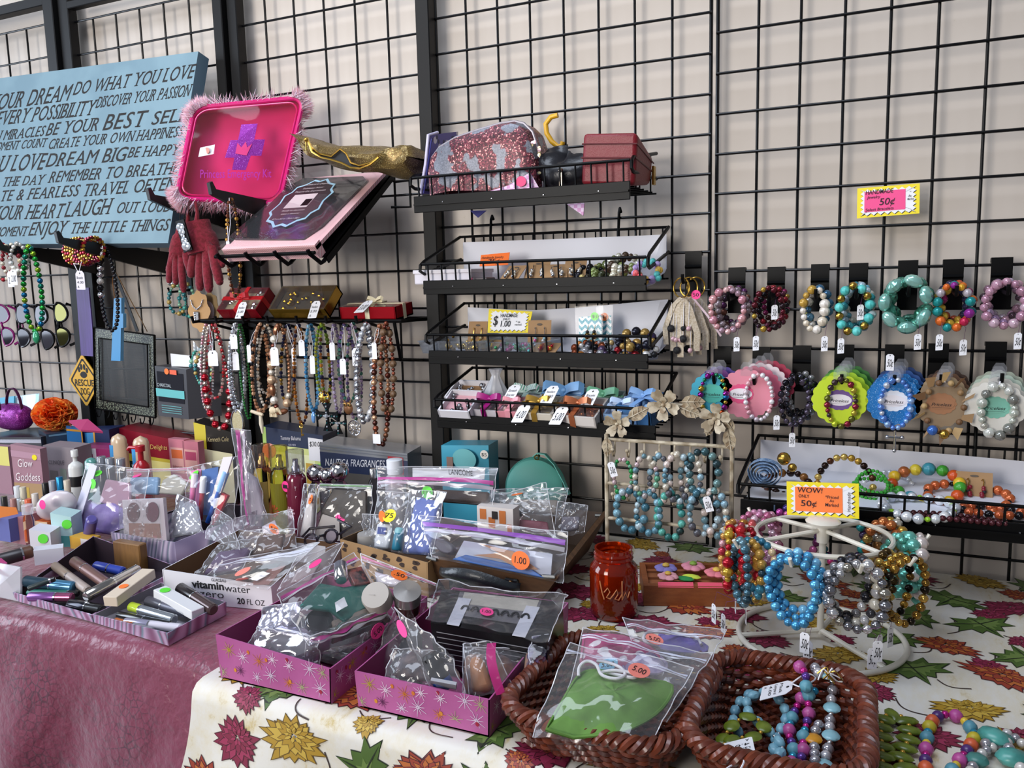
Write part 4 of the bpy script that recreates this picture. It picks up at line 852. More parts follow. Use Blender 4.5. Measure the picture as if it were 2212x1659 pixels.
def seqm():
    t=NT('flip_sequins'); v=t.vor(420.); s=t.new('ShaderNodeSeparateColor'); t.ln(v,s.inputs[0]); pt=t.ramp(t.noise(26,3,ro=.4),[(.555,0.),(.575,1.)])
    t.set(c=t.mix(pt,t.ramp(s.outputs[0],[(0,'#1c0810'),(.5,'#521826'),(.85,'#7a3040'),(.975,'#d89a94')]),t.ramp(s.outputs[1],[(0,'#5d5f68'),(1,'#787a84')])),r=.4,me=.3); t.bump(s.outputs[2],.6,.001); return t.m
t=thing('sequin_bag','domed maroon sequin bag with silver grey patches in the top basket','bag',U(1045,425,-.13)); b=MB()
out=[(932,425),(928,372),(934,340),(950,318),(985,297),(1035,280),(1080,267),(1112,262),(1132,267),(1150,285),(1162,320),(1170,360),(1173,400),(1172,425)]
O=[U(x,y,-.165) for x,y in out]; oc=U(1060,400,-.165); L=[]
for k,(d,q) in enumerate(((-.030,.55),(-.028,.80),(-.018,.95),(0,1),(.055,1),(.07,.96))): L.append([oc+(p-oc)*q+V((0,d+ .012*(1-q),0)) for p in O])
no=len(O); vs=[p for r in L for p in r]; b.add(vs,[(r*no+i,r*no+i+1,(r+1)*no+i+1,(r+1)*no+i) for r in range(len(L)-1) for i in range(no-1)],seqm()); b.add(L[0],[tuple(range(no))],seqm()); b.add(L[-1],[tuple(range(no-1,-1,-1))],m('#5a2433',.6)); part(t,'sequin_shell',b)
b=MB(); b.tube([p for p in L[3]],.003,m('#8f8a92',.4,.4),6); part(t,'zip_edge',b); b=MB()
R2=random.Random(8)
for k in range(46): p=U(1135+max(-20,min(30,R2.gauss(8,14))),345+max(-55,min(55,R2.gauss(0,30))),-.172-R2.random()*.012); b.lathe([(.0001,0),(.0036,.0003)],p,m('#cbb98f',.2,.8) if k%3 else m('#c79ca4',.2,.6),8,Euler((R2.uniform(.6,1.9),R2.uniform(-.6,.6),0)).to_matrix())
part(t,'loose_sequins',b)
t=thing('bandana','folded pink gingham bandana at the front of the top basket','cloth',U(1110,425,-.18)); b=MB(); gm=NT('pink_gingham'); ck=gm.new('ShaderNodeTexChecker'); ck.inputs['Scale'].default_value=140; gm.ln(gm.co(),ck.inputs['Vector']); gm.set(c=gm.mix(ck.outputs['Fac'],'#dba3d0','#ecd3ec'),r=.8); GG=gm.m
b.slab([U(1040,418,-.195),U(1100,400,-.197),U(1145,372,-.20),U(1150,415,-.198),U(1120,424,-.195)][::-1],.003,GG,V((0,-1,.1))); b.slab([U(1145,372,-.20),U(1168,412,-.19),U(1130,418,-.195)][::-1],.003,GG,V((.3,-1,.2))); part(t,'folded_cloth',b); b=MB(); b.slab([U(1224,441,-.17),U(1262,438,-.17),U(1260,466,-.17)][::-1],.003,GG,V((0,-1,0))); part(t,'hanging_corner',b)
b=MB(); p=U(1125,393,-.203); b.slab([p+V((.011*math.cos(g),0,.011*math.sin(g)*(.8 if math.sin(g)<0 else 1))) for g in [2*PI*i/14 for i in range(14)]],.001,m('#d8286a',.5),V((0,-1,0))); part(t,'berry_print',b)
t=thing('leather_pouch','crumpled black leather zip pouch between the sequin bag and the red case','pouch',U(1225,410,-.15)); b=MB(); lm=m('#15151a',.28,bump=(60.,.5))
def lump(u,v):
    a=2*PI*u; w=1+.16*math.sin(3*a+5*v)+.10*math.sin(7*a-9*v)+.07*math.sin(11*v+2*a); c=U(1228,378,-.15); q=v*PI; return c+V((.058*math.cos(a)*math.sin(q)*w,.035*math.sin(a)*math.sin(q),-.034*math.cos(q)*w*1.05+(.018*math.exp(-((a-3.4)/.7)**2) if v>.5 else 0)))
b.surf(lump,28,16,lm); part(t,'shell',b); b=MB(); p=U(1211,375,-.192); b.box(p+V((0,0,-.014)),(.007,.003,.034),m('#8f8275',.25,.9),bev=.001); b.ball(p+V((0,0,.006)),.005,m('#8f8275',.25,.9),1); part(t,'zip_pull',b)
t=thing('jewelry_case','red leather jewelry case with a gold clasp, right end of the top basket','case',U(1320,400,-.14)); rl=m('#740c1a',.42,bump=(420.,.35)); rl2=m('#560a14',.45)
fq=[U(1254,400,-.185),U(1370,402,-.185),U(1377,284,-.19),U(1259,286,-.19)]; bR=U(1405,400,-.085); bT=U(1412,341,-.085); off1=fq[1]-fq[0]
b=MB(); o8=fq+[bR-off1,bR,bT,bT-off1]; b.add(o8,[(0,1,2,3),(1,5,6,2),(5,4,7,6),(4,0,3,7),(3,2,6,7),(4,5,1,0)],rl); ob=part(t,'shell',b); mo=ob.modifiers.new('edge','BEVEL'); mo.width=.008; mo.segments=3
b=MB(); b.tube([lerp(fq[0],fq[3],.78)+V((0,-.001,0)),lerp(fq[1],fq[2],.78)+V((0,-.001,0)),lerp(bR,bT,.8)+V((.001,0,0))],.0015,rl2,6); b.tube([lerp(fq[0],fq[3],.52)+V((0,-.001,0)),lerp(fq[1],fq[2],.52)+V((0,-.001,0)),lerp(bR,bT,.5)+V((.001,0,0))],.0018,rl2,6); part(t,'seam',b)
b=MB(); b.box(lerp(bR,bT,.35)+V((.004,.002,0)),(.005,.014,.036),GOLD,bev=.001); part(t,'clasp',b)
b=MB(); b.tube([U(x,y,-.006) for x,y in ((1205,249),(1190,253),(1179,268),(1181,288),(1192,306),(1205,317),(1214,314),(1216,306))],.0055,m('#dca51c',.35),10); solo('utility_hook','yellow plastic coated hook screwed to the wall above the top basket','hook',b)
# ---- white paper backings
def paperback(label,top,zf,Yf,n=14):
    """sheet standing at the back of a basket and curling forward onto its floor"""
    b=MB(); a=[U(x,y,-.022) for x,y in top]; N=10; rows=[]
    for j in range(N+1):
        q=j/N; r=[]
        for i in range(n+1):
            k=i/n*(len(a)-1); i0=min(len(a)-2,int(k)); p=a[i0].lerp(a[i0+1],k-i0)
            if q<.55: z=p.z+(zf+.012-p.z)*(q/.55)
            else: z=zf+.012*(1-(q-.55)/.45)
            y=-.022 if q<.5 else -.022+(Yf+.022)*((q-.5)/.5)
            r.append(V((p.x,y-.004*math.sin(i*.9)*(q<.5),z+.0015)))
        rows.append(r)
    vs=[p for r in rows for p in r]; b.add(vs,[(j*(n+1)+i,j*(n+1)+i+1,(j+1)*(n+1)+i+1,(j+1)*(n+1)+i) for j in range(N) for i in range(n)],m('#dcdde6',.7)); return solo('paper_liner',label,'paper',b,'white paper liners in the baskets')
paperback('white paper liner standing at the back of the second wire basket',((1000,525),(1250,516),(1440,508)),f2,-.10)
paperback('white paper liner rising at the right behind the one dollar sign',((1010,665),(1150,672),(1250,666),(1443,648)),f3,-.10)
paperback('white paper liner at the back of the low right basket',((1643,951),(1856,967),(1858,967),(2230,1000)),f5,-.20)
b=MB(); b.slab([U(1395,620,-.09),U(1415,612,-.09),U(1437,570,-.05),U(1440,508,-.03),U(1432,508,-.03)],.0008,m('#dcdde6',.7)); solo('paper_corner','curled white paper corner past the right end of the second basket','paper',b)
b=MB(); b.slab([U(1395,779,-.08),U(1420,776,-.08),U(1440,700,-.04),U(1441,650,-.03),U(1425,652,-.03)],.0008,m('#dcdde6',.7)); solo('paper_corner','curled white paper corner past the right end of the third basket','paper',b)
# ---- signs with a jagged burst
def burst(label,Q,writes,inner=None,name='price_sign',th=.0012,frame='#f2dc1e'):
    """Q: BL,BR,TR,TL corners; jagged white panel on a yellow card"""
    bq=lambda s,q,d=0:(Q[0]*(1-s)+Q[1]*s)*(1-q)+(Q[3]*(1-s)+Q[2]*s)*q+nn*d
    nn=(Q[1]-Q[0]).cross(Q[3]-Q[0]).normalized(); t=thing(name,label,'sign',bq(.5,0,-th)); b=MB(); b.slab(Q,th,m(frame,.5),nn); part(t,'card',b)
    b=MB()
    def jag(k,dx=0,dy=0):
        P=[]; a=.055;A=.095
        for i in range(8): P+= [(a+(1-2*a)*i/8,.06),(a+(1-2*a)*(i+.5)/8,.15)]
        for i in range(6): P+= [(1-a,.06+.88*i/6),(1-A-.01,.06+.88*(i+.5)/6)]
        for i in range(8): P+= [(1-a-(1-2*a)*i/8,.94),(1-a-(1-2*a)*(i+.5)/8,.85)]
        for i in range(6): P+= [(a,.94-.88*i/6),(A+.01,.94-.88*(i+.5)/6)]
        return [bq(s+dx,q+dy,k) for s,q in P]
    def fan(P,mt): c=sum(P,V((0,0,0)))/len(P); n=len(P); b.add(P+[c],[(i,(i+1)%n,n) for i in range(n)],mt)
    fan(jag(.0004,.008,-.02),INK); fan(jag(.0008),WHT)
    if inner: h,s0,s1,q0,q1=inner; b.quad([bq(s0,q0,.0012),bq(s1,q0,.0012),bq(s1,q1,.0012),bq(s0,q1,.0012)],m(h,.5))
    part(t,'burst_print',b,smooth=False); b=MB(); H=(Q[3]-Q[0]).length
    for tx,s0,q,s1,h,sh,mt in writes:
        if s1=='v': write(b,tx,bq(s0,q,.0016),Q[3]-Q[0],Q[0]-Q[1],h*H,mt,None,.1)
        else: write(b,tx,bq(s0,q,.0016),Q[1]-Q[0],Q[3]-Q[0],h*H,mt,(s1-s0)*(Q[1]-Q[0]).length,sh,off=.006)
    part(t,'lettering',b,smooth=False); return t
tk=m('#2a1420',.7)
burst('yellow burst sign marked 50 cents for handmade bracelets, high on the right grid',[U(1851,472,-.012),U(1986,461,-.016),U(1987,396,-.016),U(1852,407,-.012)],[('HANDMADE',.14,.76,.58,.14,.05,tk),('Jewelry',.16,.62,.37,.09,.2,tk),('50¢',.36,.38,.60,.22,.15,tk),('Select Bracelets',.14,.21,.59,.09,.1,tk),('* ',.84,.72,.87,.05,0,tk),('As',.82,.58,.87,.07,.1,tk),('Marked',.81,.48,.91,.06,.1,tk)],('#f2488c',.12,.78,.18,.85))
burst('yellow and white one dollar handmade jewelry sign in the third basket',[U(1053,719,-.085),U(1140,719,-.085),U(1150,673,-.070),U(1056,667,-.070)],[('HANDMADE',.30,.66,.72,.15,0,INK),('JEWELRY',.36,.54,.54,.08,0,INK),('$',.13,.32,.24,.38,.1,INK),('1.00',.32,.26,.56,.24,.1,INK),('* as',.68,.44,.78,.08,0,INK),('marked',.66,.32,.82,.08,.1,INK)])
burst('yellow burst sign reading WOW only 50 cents, on top of the bracelet stand',[U(1700,1112,-.375),U(1856,1121,-.375),U(1855,1045,-.372),U(1699,1040,-.372)],[('WOW!',.15,.70,.50,.15,.1,tk),('ONLY',.17,.55,.32,.09,0,tk),('50¢',.20,.30,.42,.17,.05,tk),('*Priced',.54,.55,.72,.09,.1,tk),('As',.60,.45,.66,.08,0,tk),('Marked',.54,.32,.72,.10,.1,tk),('Handmade',.885,.20,'v',.09,0,tk)],('#ff7f3a',.12,.78,.14,.86))
t=thing('price_card','orange handmade jewelry 75 cent card leaning at the back of the second basket','sign',U(1068,575,-.09)); Q=[U(1036,575,-.10),U(1097,572,-.10),U(1101,545,-.085),U(1039,551,-.085)]; b=MB(); b.slab(Q,.001,OR,None); part(t,'card',b); b=MB(); write(b,'Handmade Jewelry',lerp(Q[0],Q[3],.62)+V((.003,-.001,0)),Q[1]-Q[0],Q[3]-Q[0],.006,tk,.052,.2); write(b,'75¢',lerp(lerp(Q[0],Q[1],.28),lerp(Q[3],Q[2],.28),.18)+V((0,-.001,0)),Q[1]-Q[0],Q[3]-Q[0],.011,tk,.026,.15); part(t,'lettering',b,smooth=False)
# ---- second basket
b=MB(); c=U(985,600,-.12); c.z=f2; b.box(c+V((-.005,0,.014)),(.135,.105,.028),m('#cfcad2',.6),bev=.002); b.box(c+V((-.005,0,.026)),(.139,.109,.008),m('#d5d0d6',.6),bev=.001); solo('card_box','plain white card box at the left end of the second basket','box',b)
R2=random.Random(11)
def ecard(label,px,py,w,h,Yv,zf,mt=KRAFT,lean=.5,ear=SILV,yaw=0.,grp='kraft earring cards in the baskets',gem=None):
    c=U(px,py,Yv); c.z=zf+.002; R=Matrix.Rotation(yaw,3,'Z')@Matrix.Rotation(-lean,3,'X'); t=thing('earring_card',label,'earring card',c,grp); A=lambda x,z,y=0:c+R@V((x*w,y,z*h))
    b=MB(); b.slab([A(-.5,0),A(.5,0),A(.5,1),A(-.5,1)],.001,mt,R@V((0,-1,0))); b.slab([A(-.1+.12*math.cos(g)+.1,.86+.04*math.sin(g),-.001) for g in [2*PI*i/10 for i in range(10)]],.0004,m('#5f5348',.8),R@V((0,-1,0))); part(t,'card',b)
    for k in(-1,1):
        b=MB(); b.tube([A(k*.2,.72,-.001),A(k*.2+.03,.76,-.004),A(k*.2+.06,.66,-.005),A(k*.2+.04,.52,-.004)],.0009,ear,5)
        for j in range(5): b.ball(A(k*.2+.04+R2.uniform(-.05,.05),.46-.07*j,-.006),.0032+.001*R2.random(),gem[j%len(gem)] if gem else ear,1)
        part(t,'earring',b)
    return t
sv2=[SILV,m('#e0d8c8',.2,.5)]
for i,(px,w,l) in enumerate(((1095,.046,'kraft card with silver loop earrings, leftmost in the second basket'),(1155,.050,'second kraft earring card from the left in the second basket'),(1200,.046,'third kraft earring card in the second basket, slightly turned'),(1240,.044,'fourth kraft earring card beside the tangled beads'))): ecard(l,px,592,w,.052,-.15+.02*(i%2),f2,lean=.9-.2*(i%2),yaw=(-.2,.1,.35,.2)[i],gem=sv2)
b=MB(); c=U(1045,600,-.15); c.z=f2+.006; b.box(c,(.035,.04,.012),m('#4a4044',.5),bev=.002); b.ball(c+V((-.022,-.015,0)),.007,m('#c9286a',.2,.3),1); solo('ring_box','small grey box with a pink bead beside the kraft cards','box',b)
def coil(label,px,py,zf,rx,ry,pat,Yv,grp='loose bead bracelets in the baskets',tilt=0.,rings=1,cat='bracelet',q=1,sd=1,name='bead_bracelet',up=.006):
    c=U(px,py,Yv); c.z=zf+up; t=thing(name,label,cat,c-V((0,0,up)),grp); b=MB()
    for k in range(rings): P=ring(c+V((0,0,.006*k)),rx*(1-.1*k),ry,40,Matrix.Rotation(-PI/2+tilt,3,'X')@Matrix.Rotation(.3*k,3,'Y'),.06,sd+k); beads(b,P,pat,q)
    part(t,'bead_strand',b); return t
bkb=pal('#17171c','#22222a','#2e2a22','#c9b57a',r=.12,me=.4); olv=pal('#5f6a3a','#8a9a5a','#c8c4b0','#3a3f2a',r=.2,me=.3); past=pal('#4fb0b0','#e86a70','#e0b84a','#b09ad0',r=.35,me=0)
for a in ((1275,590,.030,bkb,'black and gold bead bracelet in the second basket, next to the kraft cards',.010),(1315,585,.034,olv,'olive and black bead bracelet in the middle of the tangled beads',.016),(1350,575,.034,pal('#c8c8bc','#7f8a5a','#4a3a2c','#d8d2c0',r=.2,me=.3),'pearl and olive bead bracelet on top of the tangled beads',.030),(1340,600,.036,pal('#b07a5a','#6a4a3c','#c99a7a',r=.3,me=.3),'copper disc bead bracelet at the front of the tangled beads',.006)):
    coil(a[4],a[0],a[1],f2,a[2],a[2]*.7,rp(a[3],[.0062,.0075,.005],30,a[0]),-.12,up=a[5],tilt=.5,rings=2,sd=a[0])
coil('pastel coral and turquoise bead bracelet poking out past the right end of the second basket',1398,590,f2,.026,.02,rp(past,[.0065],16,5),-.14,up=.012,tilt=1.0,rings=2,sd=3)
# ---- third basket
def tray(label,px,py,w,d,h,zf,Yv):
    c=U(px,py,Yv); c.z=zf; b=MB(); mt=film('#eef2f6',.12,20.,.08,.08,.5)
    b.box(c+V((0,0,.001)),(w,d,.0015),mt); 
    for k in(-1,1): b.slab([c+V((k*w/2,-d/2,0)),c+V((k*w/2,d/2,0)),c+V((k*w*.55,d*.55,h)),c+V((k*w*.55,-d*.55,h))],.001,mt); b.slab([c+V((-w/2,k*d/2,0)),c+V((w/2,k*d/2,0)),c+V((w*.55,k*d*.55,h)),c+V((-w*.55,k*d*.55,h))],.001,mt)
    b.tube([c+V((x*w*.56,y*d*.56,h)) for x,y in ((-1,-1),(1,-1),(1,1),(-1,1))],.0016,mt,6,True); return solo('clear_tray',label,'tray',b)
tray('clear plastic tray at the left of the third basket, full of earrings',1000,750,.13,.12,.026,f3,-.11); tray('clear plastic tray at the middle of the third basket with colourful jewelry',1125,750,.13,.12,.026,f3,-.11)
ecard('kraft card with gold cluster earrings, left of the one dollar sign',1028,740,.046,.062,-.08,f3,lean=.25,ear=GOLD,gem=pal('#b8903a','#d8c89a'))
ecard('tilted kraft card with silver dangling earrings, right of the one dollar sign',1163,738,.050,.066,-.10,f3,lean=.25,yaw=.15,gem=pal('#c9ccd0','#8fb0b8'))
ecard('kraft earring card lying low in front of the one dollar sign',1045,755,.05,.05,-.14,f3,lean=1.1,ear=GOLD,gem=[GOLD])
ecard('kraft earring card lying flat at the front of the middle tray',1170,757,.055,.05,-.15,f3,lean=1.2,ear=m('#c02a3a',.3),gem=pal('#c02a3a','#d8a23a'))
for i,(px,l) in enumerate(((985,'cluster of gold earrings at the left in the third basket'),(1010,'second cluster of gold studs in the third basket'),(1100,'heap of magenta and green bead jewelry in the middle tray'),(1135,'heap of teal and pink bead jewelry in the middle tray'))):
    b=MB(); c=U(px,757,-.15); c.z=f3+.008; pl=pal('#b8903a','#d8b86a','#7a5c22',r=.2,me=.8) if i<2 else pal('#a8227a','#3f8a5a','#8a8a90','#5fb0b0','#e070b0',r=.2,me=.5)
    for k in range(16): b.ball(c+V((R2.gauss(0,.014),R2.gauss(.01,.018),abs(R2.gauss(0,.008)))),R2.uniform(.003,.0055),R2.choice(pl),1)
    solo('earrings',l,'earrings',b,'loose earrings in the third basket')
def chev():
    t=NT('chevron_paper'); s=t.new('ShaderNodeSeparateXYZ'); t.ln(t.co(),s.inputs[0]); f=[]
    p=t.new('ShaderNodeMath',operation='PINGPONG'); p.inputs[1].default_value=.007; t.ln(s.outputs[0],p.inputs[0]); a=t.new('ShaderNodeMath',operation='ADD'); t.ln(p.outputs[0],a.inputs[0]); t.ln(s.outputs[2],a.inputs[1]); g=t.new('ShaderNodeMath',operation='PINGPONG'); g.inputs[1].default_value=.0065; t.ln(a.outputs[0],g.inputs[0]); h=t.new('ShaderNodeMath',operation='GREATER_THAN'); h.inputs[1].default_value=.0033; t.ln(g.outputs[0],h.inputs[0]); t.set(c=t.mix(h.outputs[0],'#2f97ab','#dfe6ea'),r=.6); return t.m
CH=chev()
for i,(x0,x1,l,mt,tx) in enumerate(((1251,1300,'turquoise zigzag card with gold earrings and a green dollar sticker',GN,'$1'),(1297,1321,'turquoise zigzag card with an orange dollar sticker, behind the first',OR,'$1'))):
    Y0=-.105+.025*i; Q=[U(x0,735,Y0),U(x1,738,Y0),U(x1-1,681,Y0+.012),U(x0-1,685,Y0+.012)]; Q[0].z=Q[1].z=f3+.003; t=thing('earring_card',l,'earring card',lerp(Q[0],Q[1],.5),'zigzag cards in the third basket'); b=MB(); b.slab(Q,.001,CH,None); part(t,'card',b)
    b=MB(); nq=V((0,-1,.2)); dot(b,lerp(lerp(Q[0],Q[1],.72-.3*i),lerp(Q[3],Q[2],.72-.3*i),.98)+nq*.002,XD,ZD,.0085,mt,tx); part(t,'price_sticker',b)
    if i==0:
        for k in (.42,.72): b=MB(); c=lerp(lerp(Q[0],Q[1],k),lerp(Q[3],Q[2],k),.45)+V((0,-.006,0)); b.ball(c,.007,GOLD,1); b.ball(c+V((0,-.001,.008)),.004,m('#2a2a2a',.3),1); b.tube([c+V((0,0,.011)),c+V((.002,.002,.022))],.0008,GOLD,5); part(t,'earring',b)
    b=MB(); b.quad([Q[0]+V((-.004,-.007,0)),Q[1]+V((.004,-.007,0)),Q[2]+V((.006,-.006,.022)),Q[3]+V((-.006,-.006,.022))],film('#ffffff',.04,30.,.1,.02,.12)); part(t,'clear_pouch',b)
for a in ((1265,760,.022,pal('#15151a','#e8e8e8','#30303a',r=.2),.008,'black and white patterned bead bracelet at the front of the third basket'),(1290,745,.026,pal('#1a1a1e','#8f8f95',r=.15,me=.4),.010,'black studded bead bracelet below the zigzag cards'),(1270,770,.030,pal('#7a3a1c','#3a1c12','#b8702a',r=.25),.010,'leopard brown chunky bead bracelet in the third basket'),(1335,750,.032,pal('#23233a','#4a3a55','#c9b07a','#17171c',r=.15,me=.4),.012,'dark purple and gold bead bracelet right of the zigzag cards'),(1372,730,.034,pal('#3a2f55','#a8884a','#1f1f2c',r=.2,me=.4),.030,'gold and violet bead bracelet standing against the white paper'),(1365,760,.030,pal('#8a1a24','#d8c49a','#c9a05a',r=.25),.010,'red and gold disc bead bracelet, third basket right'),(1398,762,.020,pal('#2a2a2e','#d8d8d8',r=.2,me=.3),.008,'black studded bead bracelet past the right end of the third basket')):
    coil(a[5],a[0],a[1],f3,a[2],a[2]*.7,rp(a[3],[.0085,.0065,.010],20,a[0]),-.125,up=a[4],tilt=.6,sd=a[0])
# ---- lowest basket: gift boxes
def gb(l,px,py,Yv,d,hx,**k): c=U(px,py,Yv); c.z=f4+k.pop('dz',0.); return giftbox(l,c,d,hx,grp='ribboned boxes in the lowest basket',**k)
wb=m('#dedce2',.6); gb('white box with two silver earrings on pink, front left of the lowest basket',1000,890,-.15,(.075,.075,.025),wb,inside=(m('#d9a5ac',.7),m('#8a8a90',.2,.8),12),tilt=.5,dz=.014)
gb('white box with silver and brown jewelry at the back left of the lowest basket',1015,860,-.08,(.085,.07,.025),wb,inside=(m('#9a7248',.6),SILV,14),tilt=.45,dz=.028)
gb('clear box tied with a magenta satin bow in the lowest basket',1065,895,-.14,(.075,.065,.022),m('#c9c2c8',.4),lid=1,inside=(m('#5a4a4a',.5),m('#8f7a6a',.2,.6),12),ribbon=m('#9a1270',.3),bows=.030,tilt=.4,dz=.012,yaw=-.1)
gb('pink box with a pink ribbon rose, front of the lowest basket',1112,898,-.15,(.055,.06,.022),m('#d98a96',.5),lid=1,inside=(m('#c9a09a',.5),m('#e0c0b8',.3),8),ribbon=m('#e79aa6',.4),bows=.020,tilt=.4,dz=.012)
gb('cream box with pearls tied with a gold mesh ribbon in the lowest basket',1170,897,-.15,(.080,.07,.024),m('#d8d0c0',.5),lid=1,inside=(m('#8a7a5a',.5),m('#d8c9a8',.2,.3),18),ribbon=m('#b8923f',.3,.6),bows=.028,tx='4.00',tilt=.4,dz=.012,tagdx=-.02)
gb('white box with copper bangles and a copper mesh ribbon in the lowest basket',1255,900,-.15,(.100,.075,.024),m('#ddd6d0',.5),lid=1,inside=(m('#a8705a',.5),m('#c87a4a',.15,.9),16),ribbon=m('#b56a44',.3,.5),bows=.030,tx='5.00',tilt=.4,dz=.012,tagdx=-.02,yaw=-.1)
gb('box with a big sky blue bow, back of the lowest basket',1225,868,-.08,(.10,.06,.03),m('#bcd0d8',.5),ribbon=m('#6f9fd0',.3),bows=.046,tx='Necklace|3.00|A',tilt=.4,dz=.020)
gb('box with a pale green ribbon, back right of the lowest basket',1308,873,-.08,(.08,.06,.03),m('#b8c8c4',.5),ribbon=m('#6fb58f',.35),bows=.034,tx='Bracelet|3.00|A',tilt=.4,dz=.016)
gb('box with a striped ribbon and bracelet tag, back of the lowest basket',1145,868,-.07,(.07,.06,.03),m('#c9c9d0',.5),ribbon=stripe('#e8e8ec','#58a58a',120.),bows=.030,tx='Stretch|Bracelet|2.00',tilt=.4,dz=.018)
gb('pale blue box with a white ribbon, second from the right in the lowest basket',1348,905,-.14,(.06,.07,.026),m('#8fb0d8',.5),lid=1,inside=(m('#9fb8d8',.5),WHT,8),ribbon=m('#b5cbea',.4),bows=.024,tilt=.35,dz=.012)
gb('deep blue box sticking out at the right end of the lowest basket',1395,905,-.13,(.075,.09,.040),m('#3a6a9a',.5),inside=(m('#5a86b5',.5),m('#7fa8d0',.3),8),ribbon=m('#7fa8dc',.35),bows=.03,yaw=-.25,tilt=.2,dz=.012)
t=thing('organza_bag','tied white organza pouch standing behind the lowest basket front','pouch',U(1072,880,-.09)); b=MB(); og=film('#ffffff',.35,50.,.3,.05,.3)
c=U(1072,870,-.09); b.surf(lambda a,v:c+V(((.034*math.cos(2*PI*a))*(.25+.75*abs(math.cos(1.9*v+.0))**1.2)*(1+.12*math.sin(14*PI*a)),.024*math.sin(2*PI*a)*(.25+.75*abs(math.cos(1.9*v))),.085*v-.01)),28,12,og); part(t,'fabric',b)
# ---- low right basket: loose bracelets
def flat5(l,px,py,rx,ry,pat,up=.008,rings=1,tilt=.25,q=1,Yv=None): 
    Yv=Yv or -.12; p=T(px,py,f5+up); return coil(l,px,py,f5,rx,ry,pat,p.y if -.235<p.y<-.03 else Yv,up=up,rings=rings,tilt=tilt,q=q,sd=px)
flat5('brown and gold bead bracelet standing behind the WOW sign',1825,1035,.046,.040,rp(pal('#5a3420','#b8903a','#2a1a14','#d0b060',r=.15,me=.6),[.0065],30,2),.03,1,1.0)
flat5('dark brown tiger bead bracelet beside the denim rose',1700,1045,.040,.03,rp(pal('#4a2614','#8a5a2a','#2a1610',r=.2,me=.3),[.008,.006],20,3),.014,1,.5)
flat5('clear bead bracelet with one turquoise nugget',1920,1045,.040,.028,[(.0048,cl[0])]*22+[(.009,m('#3f9f90',.25),(1.5,.9)),(.005,bkb[0])],.012,1,.6)
flat5('chunky bracelet of yellow, orange, green and blue beads at the back of the low basket',2003,1048,.054,.042,[(.0105,m('#d8b02a',.3)),(.0105,m('#c9501c',.3)),(.0105,m('#3f9a30',.3)),(.012,m('#3f8fa0',.3)),(.0105,m('#d8c23a',.3)),(.0105,m('#b86a3c',.3,.4))],.024,1,.55)
flat5('clear and lime green bead bracelet at the front of the low basket',1985,1095,.055,.05,[(.009,cl[1]),(.0045,m('#8fc02a',.15)),(.008,cl[0]),(.009,cl[2])],.010,1,.1)
flat5('copper orange pearl bracelet lying in a ring in the low basket',2092,1075,.062,.05,[(.0085,m('#c9673a',.2,.4))]*3+[(.0045,bkb[0])],.012,1,.25)
flat5('short copper and black strand trailing right of the copper ring',2150,1105,.05,.022,[(.0075,m('#b85a34',.2,.4)),(.0075,m('#b85a34',.2,.4)),(.007,bkb[0])],.008,1,0)
flat5('green seed bead bundle behind the WOW sign',1885,1055,.032,.022,[(.0035,m('#3fa03a',.3))],.02,3,.7,0)
flat5('dark wine bead strand along the front edge of the low basket',2050,1118,.075,.012,[(.005,m('#4a1c24',.2,.3))],.006,1,0)
ecard('kraft card with dark red square earrings in the low right basket',2105,1058,.056,.05,-.10,f5,lean=.35,ear=GOLD,gem=[m('#7a1226',.3),m('#7a1226',.3),INK])
t=thing('fabric_rose_band','rolled denim rose on a band with a gold bead, left end of the low basket','bracelet',U(1660,1045,-.2)); dn=m('#54749c',.9,var=('#8fa8c4',200.),bump=(200.,.4)); b=MB(); c=U(1652,1022,-.20)
for k in range(5):
    r=.007+.0055*k; b.ribbon([c+V((r*math.cos(a)*(1+.05*math.sin(3*a)),-.010+.003*k+.002*math.sin(5*a+k),r*.85*math.sin(a))) for a in [2*PI*i/18+k for i in range(19)]],.014,dn,(0,1,.1),.001)
part(t,'denim_rose',b); b=MB(); b.ball(c+V((.030,.02,.024)),.012,GOLD,1); b.ball(c+V((.045,.015,.010)),.008,GOLD,1); part(t,'gold_beads',b)
b=MB(); b.surf(lambda a,v:c+V((-.010+.05*a,-.03+.012*math.sin(7*a),-.045-.022*v)),8,3,m('#4a5a74',.8)); b.ball(c+V((.006,-.036,-.045)),.004,GOLD,1); part(t,'fabric_bow',b)
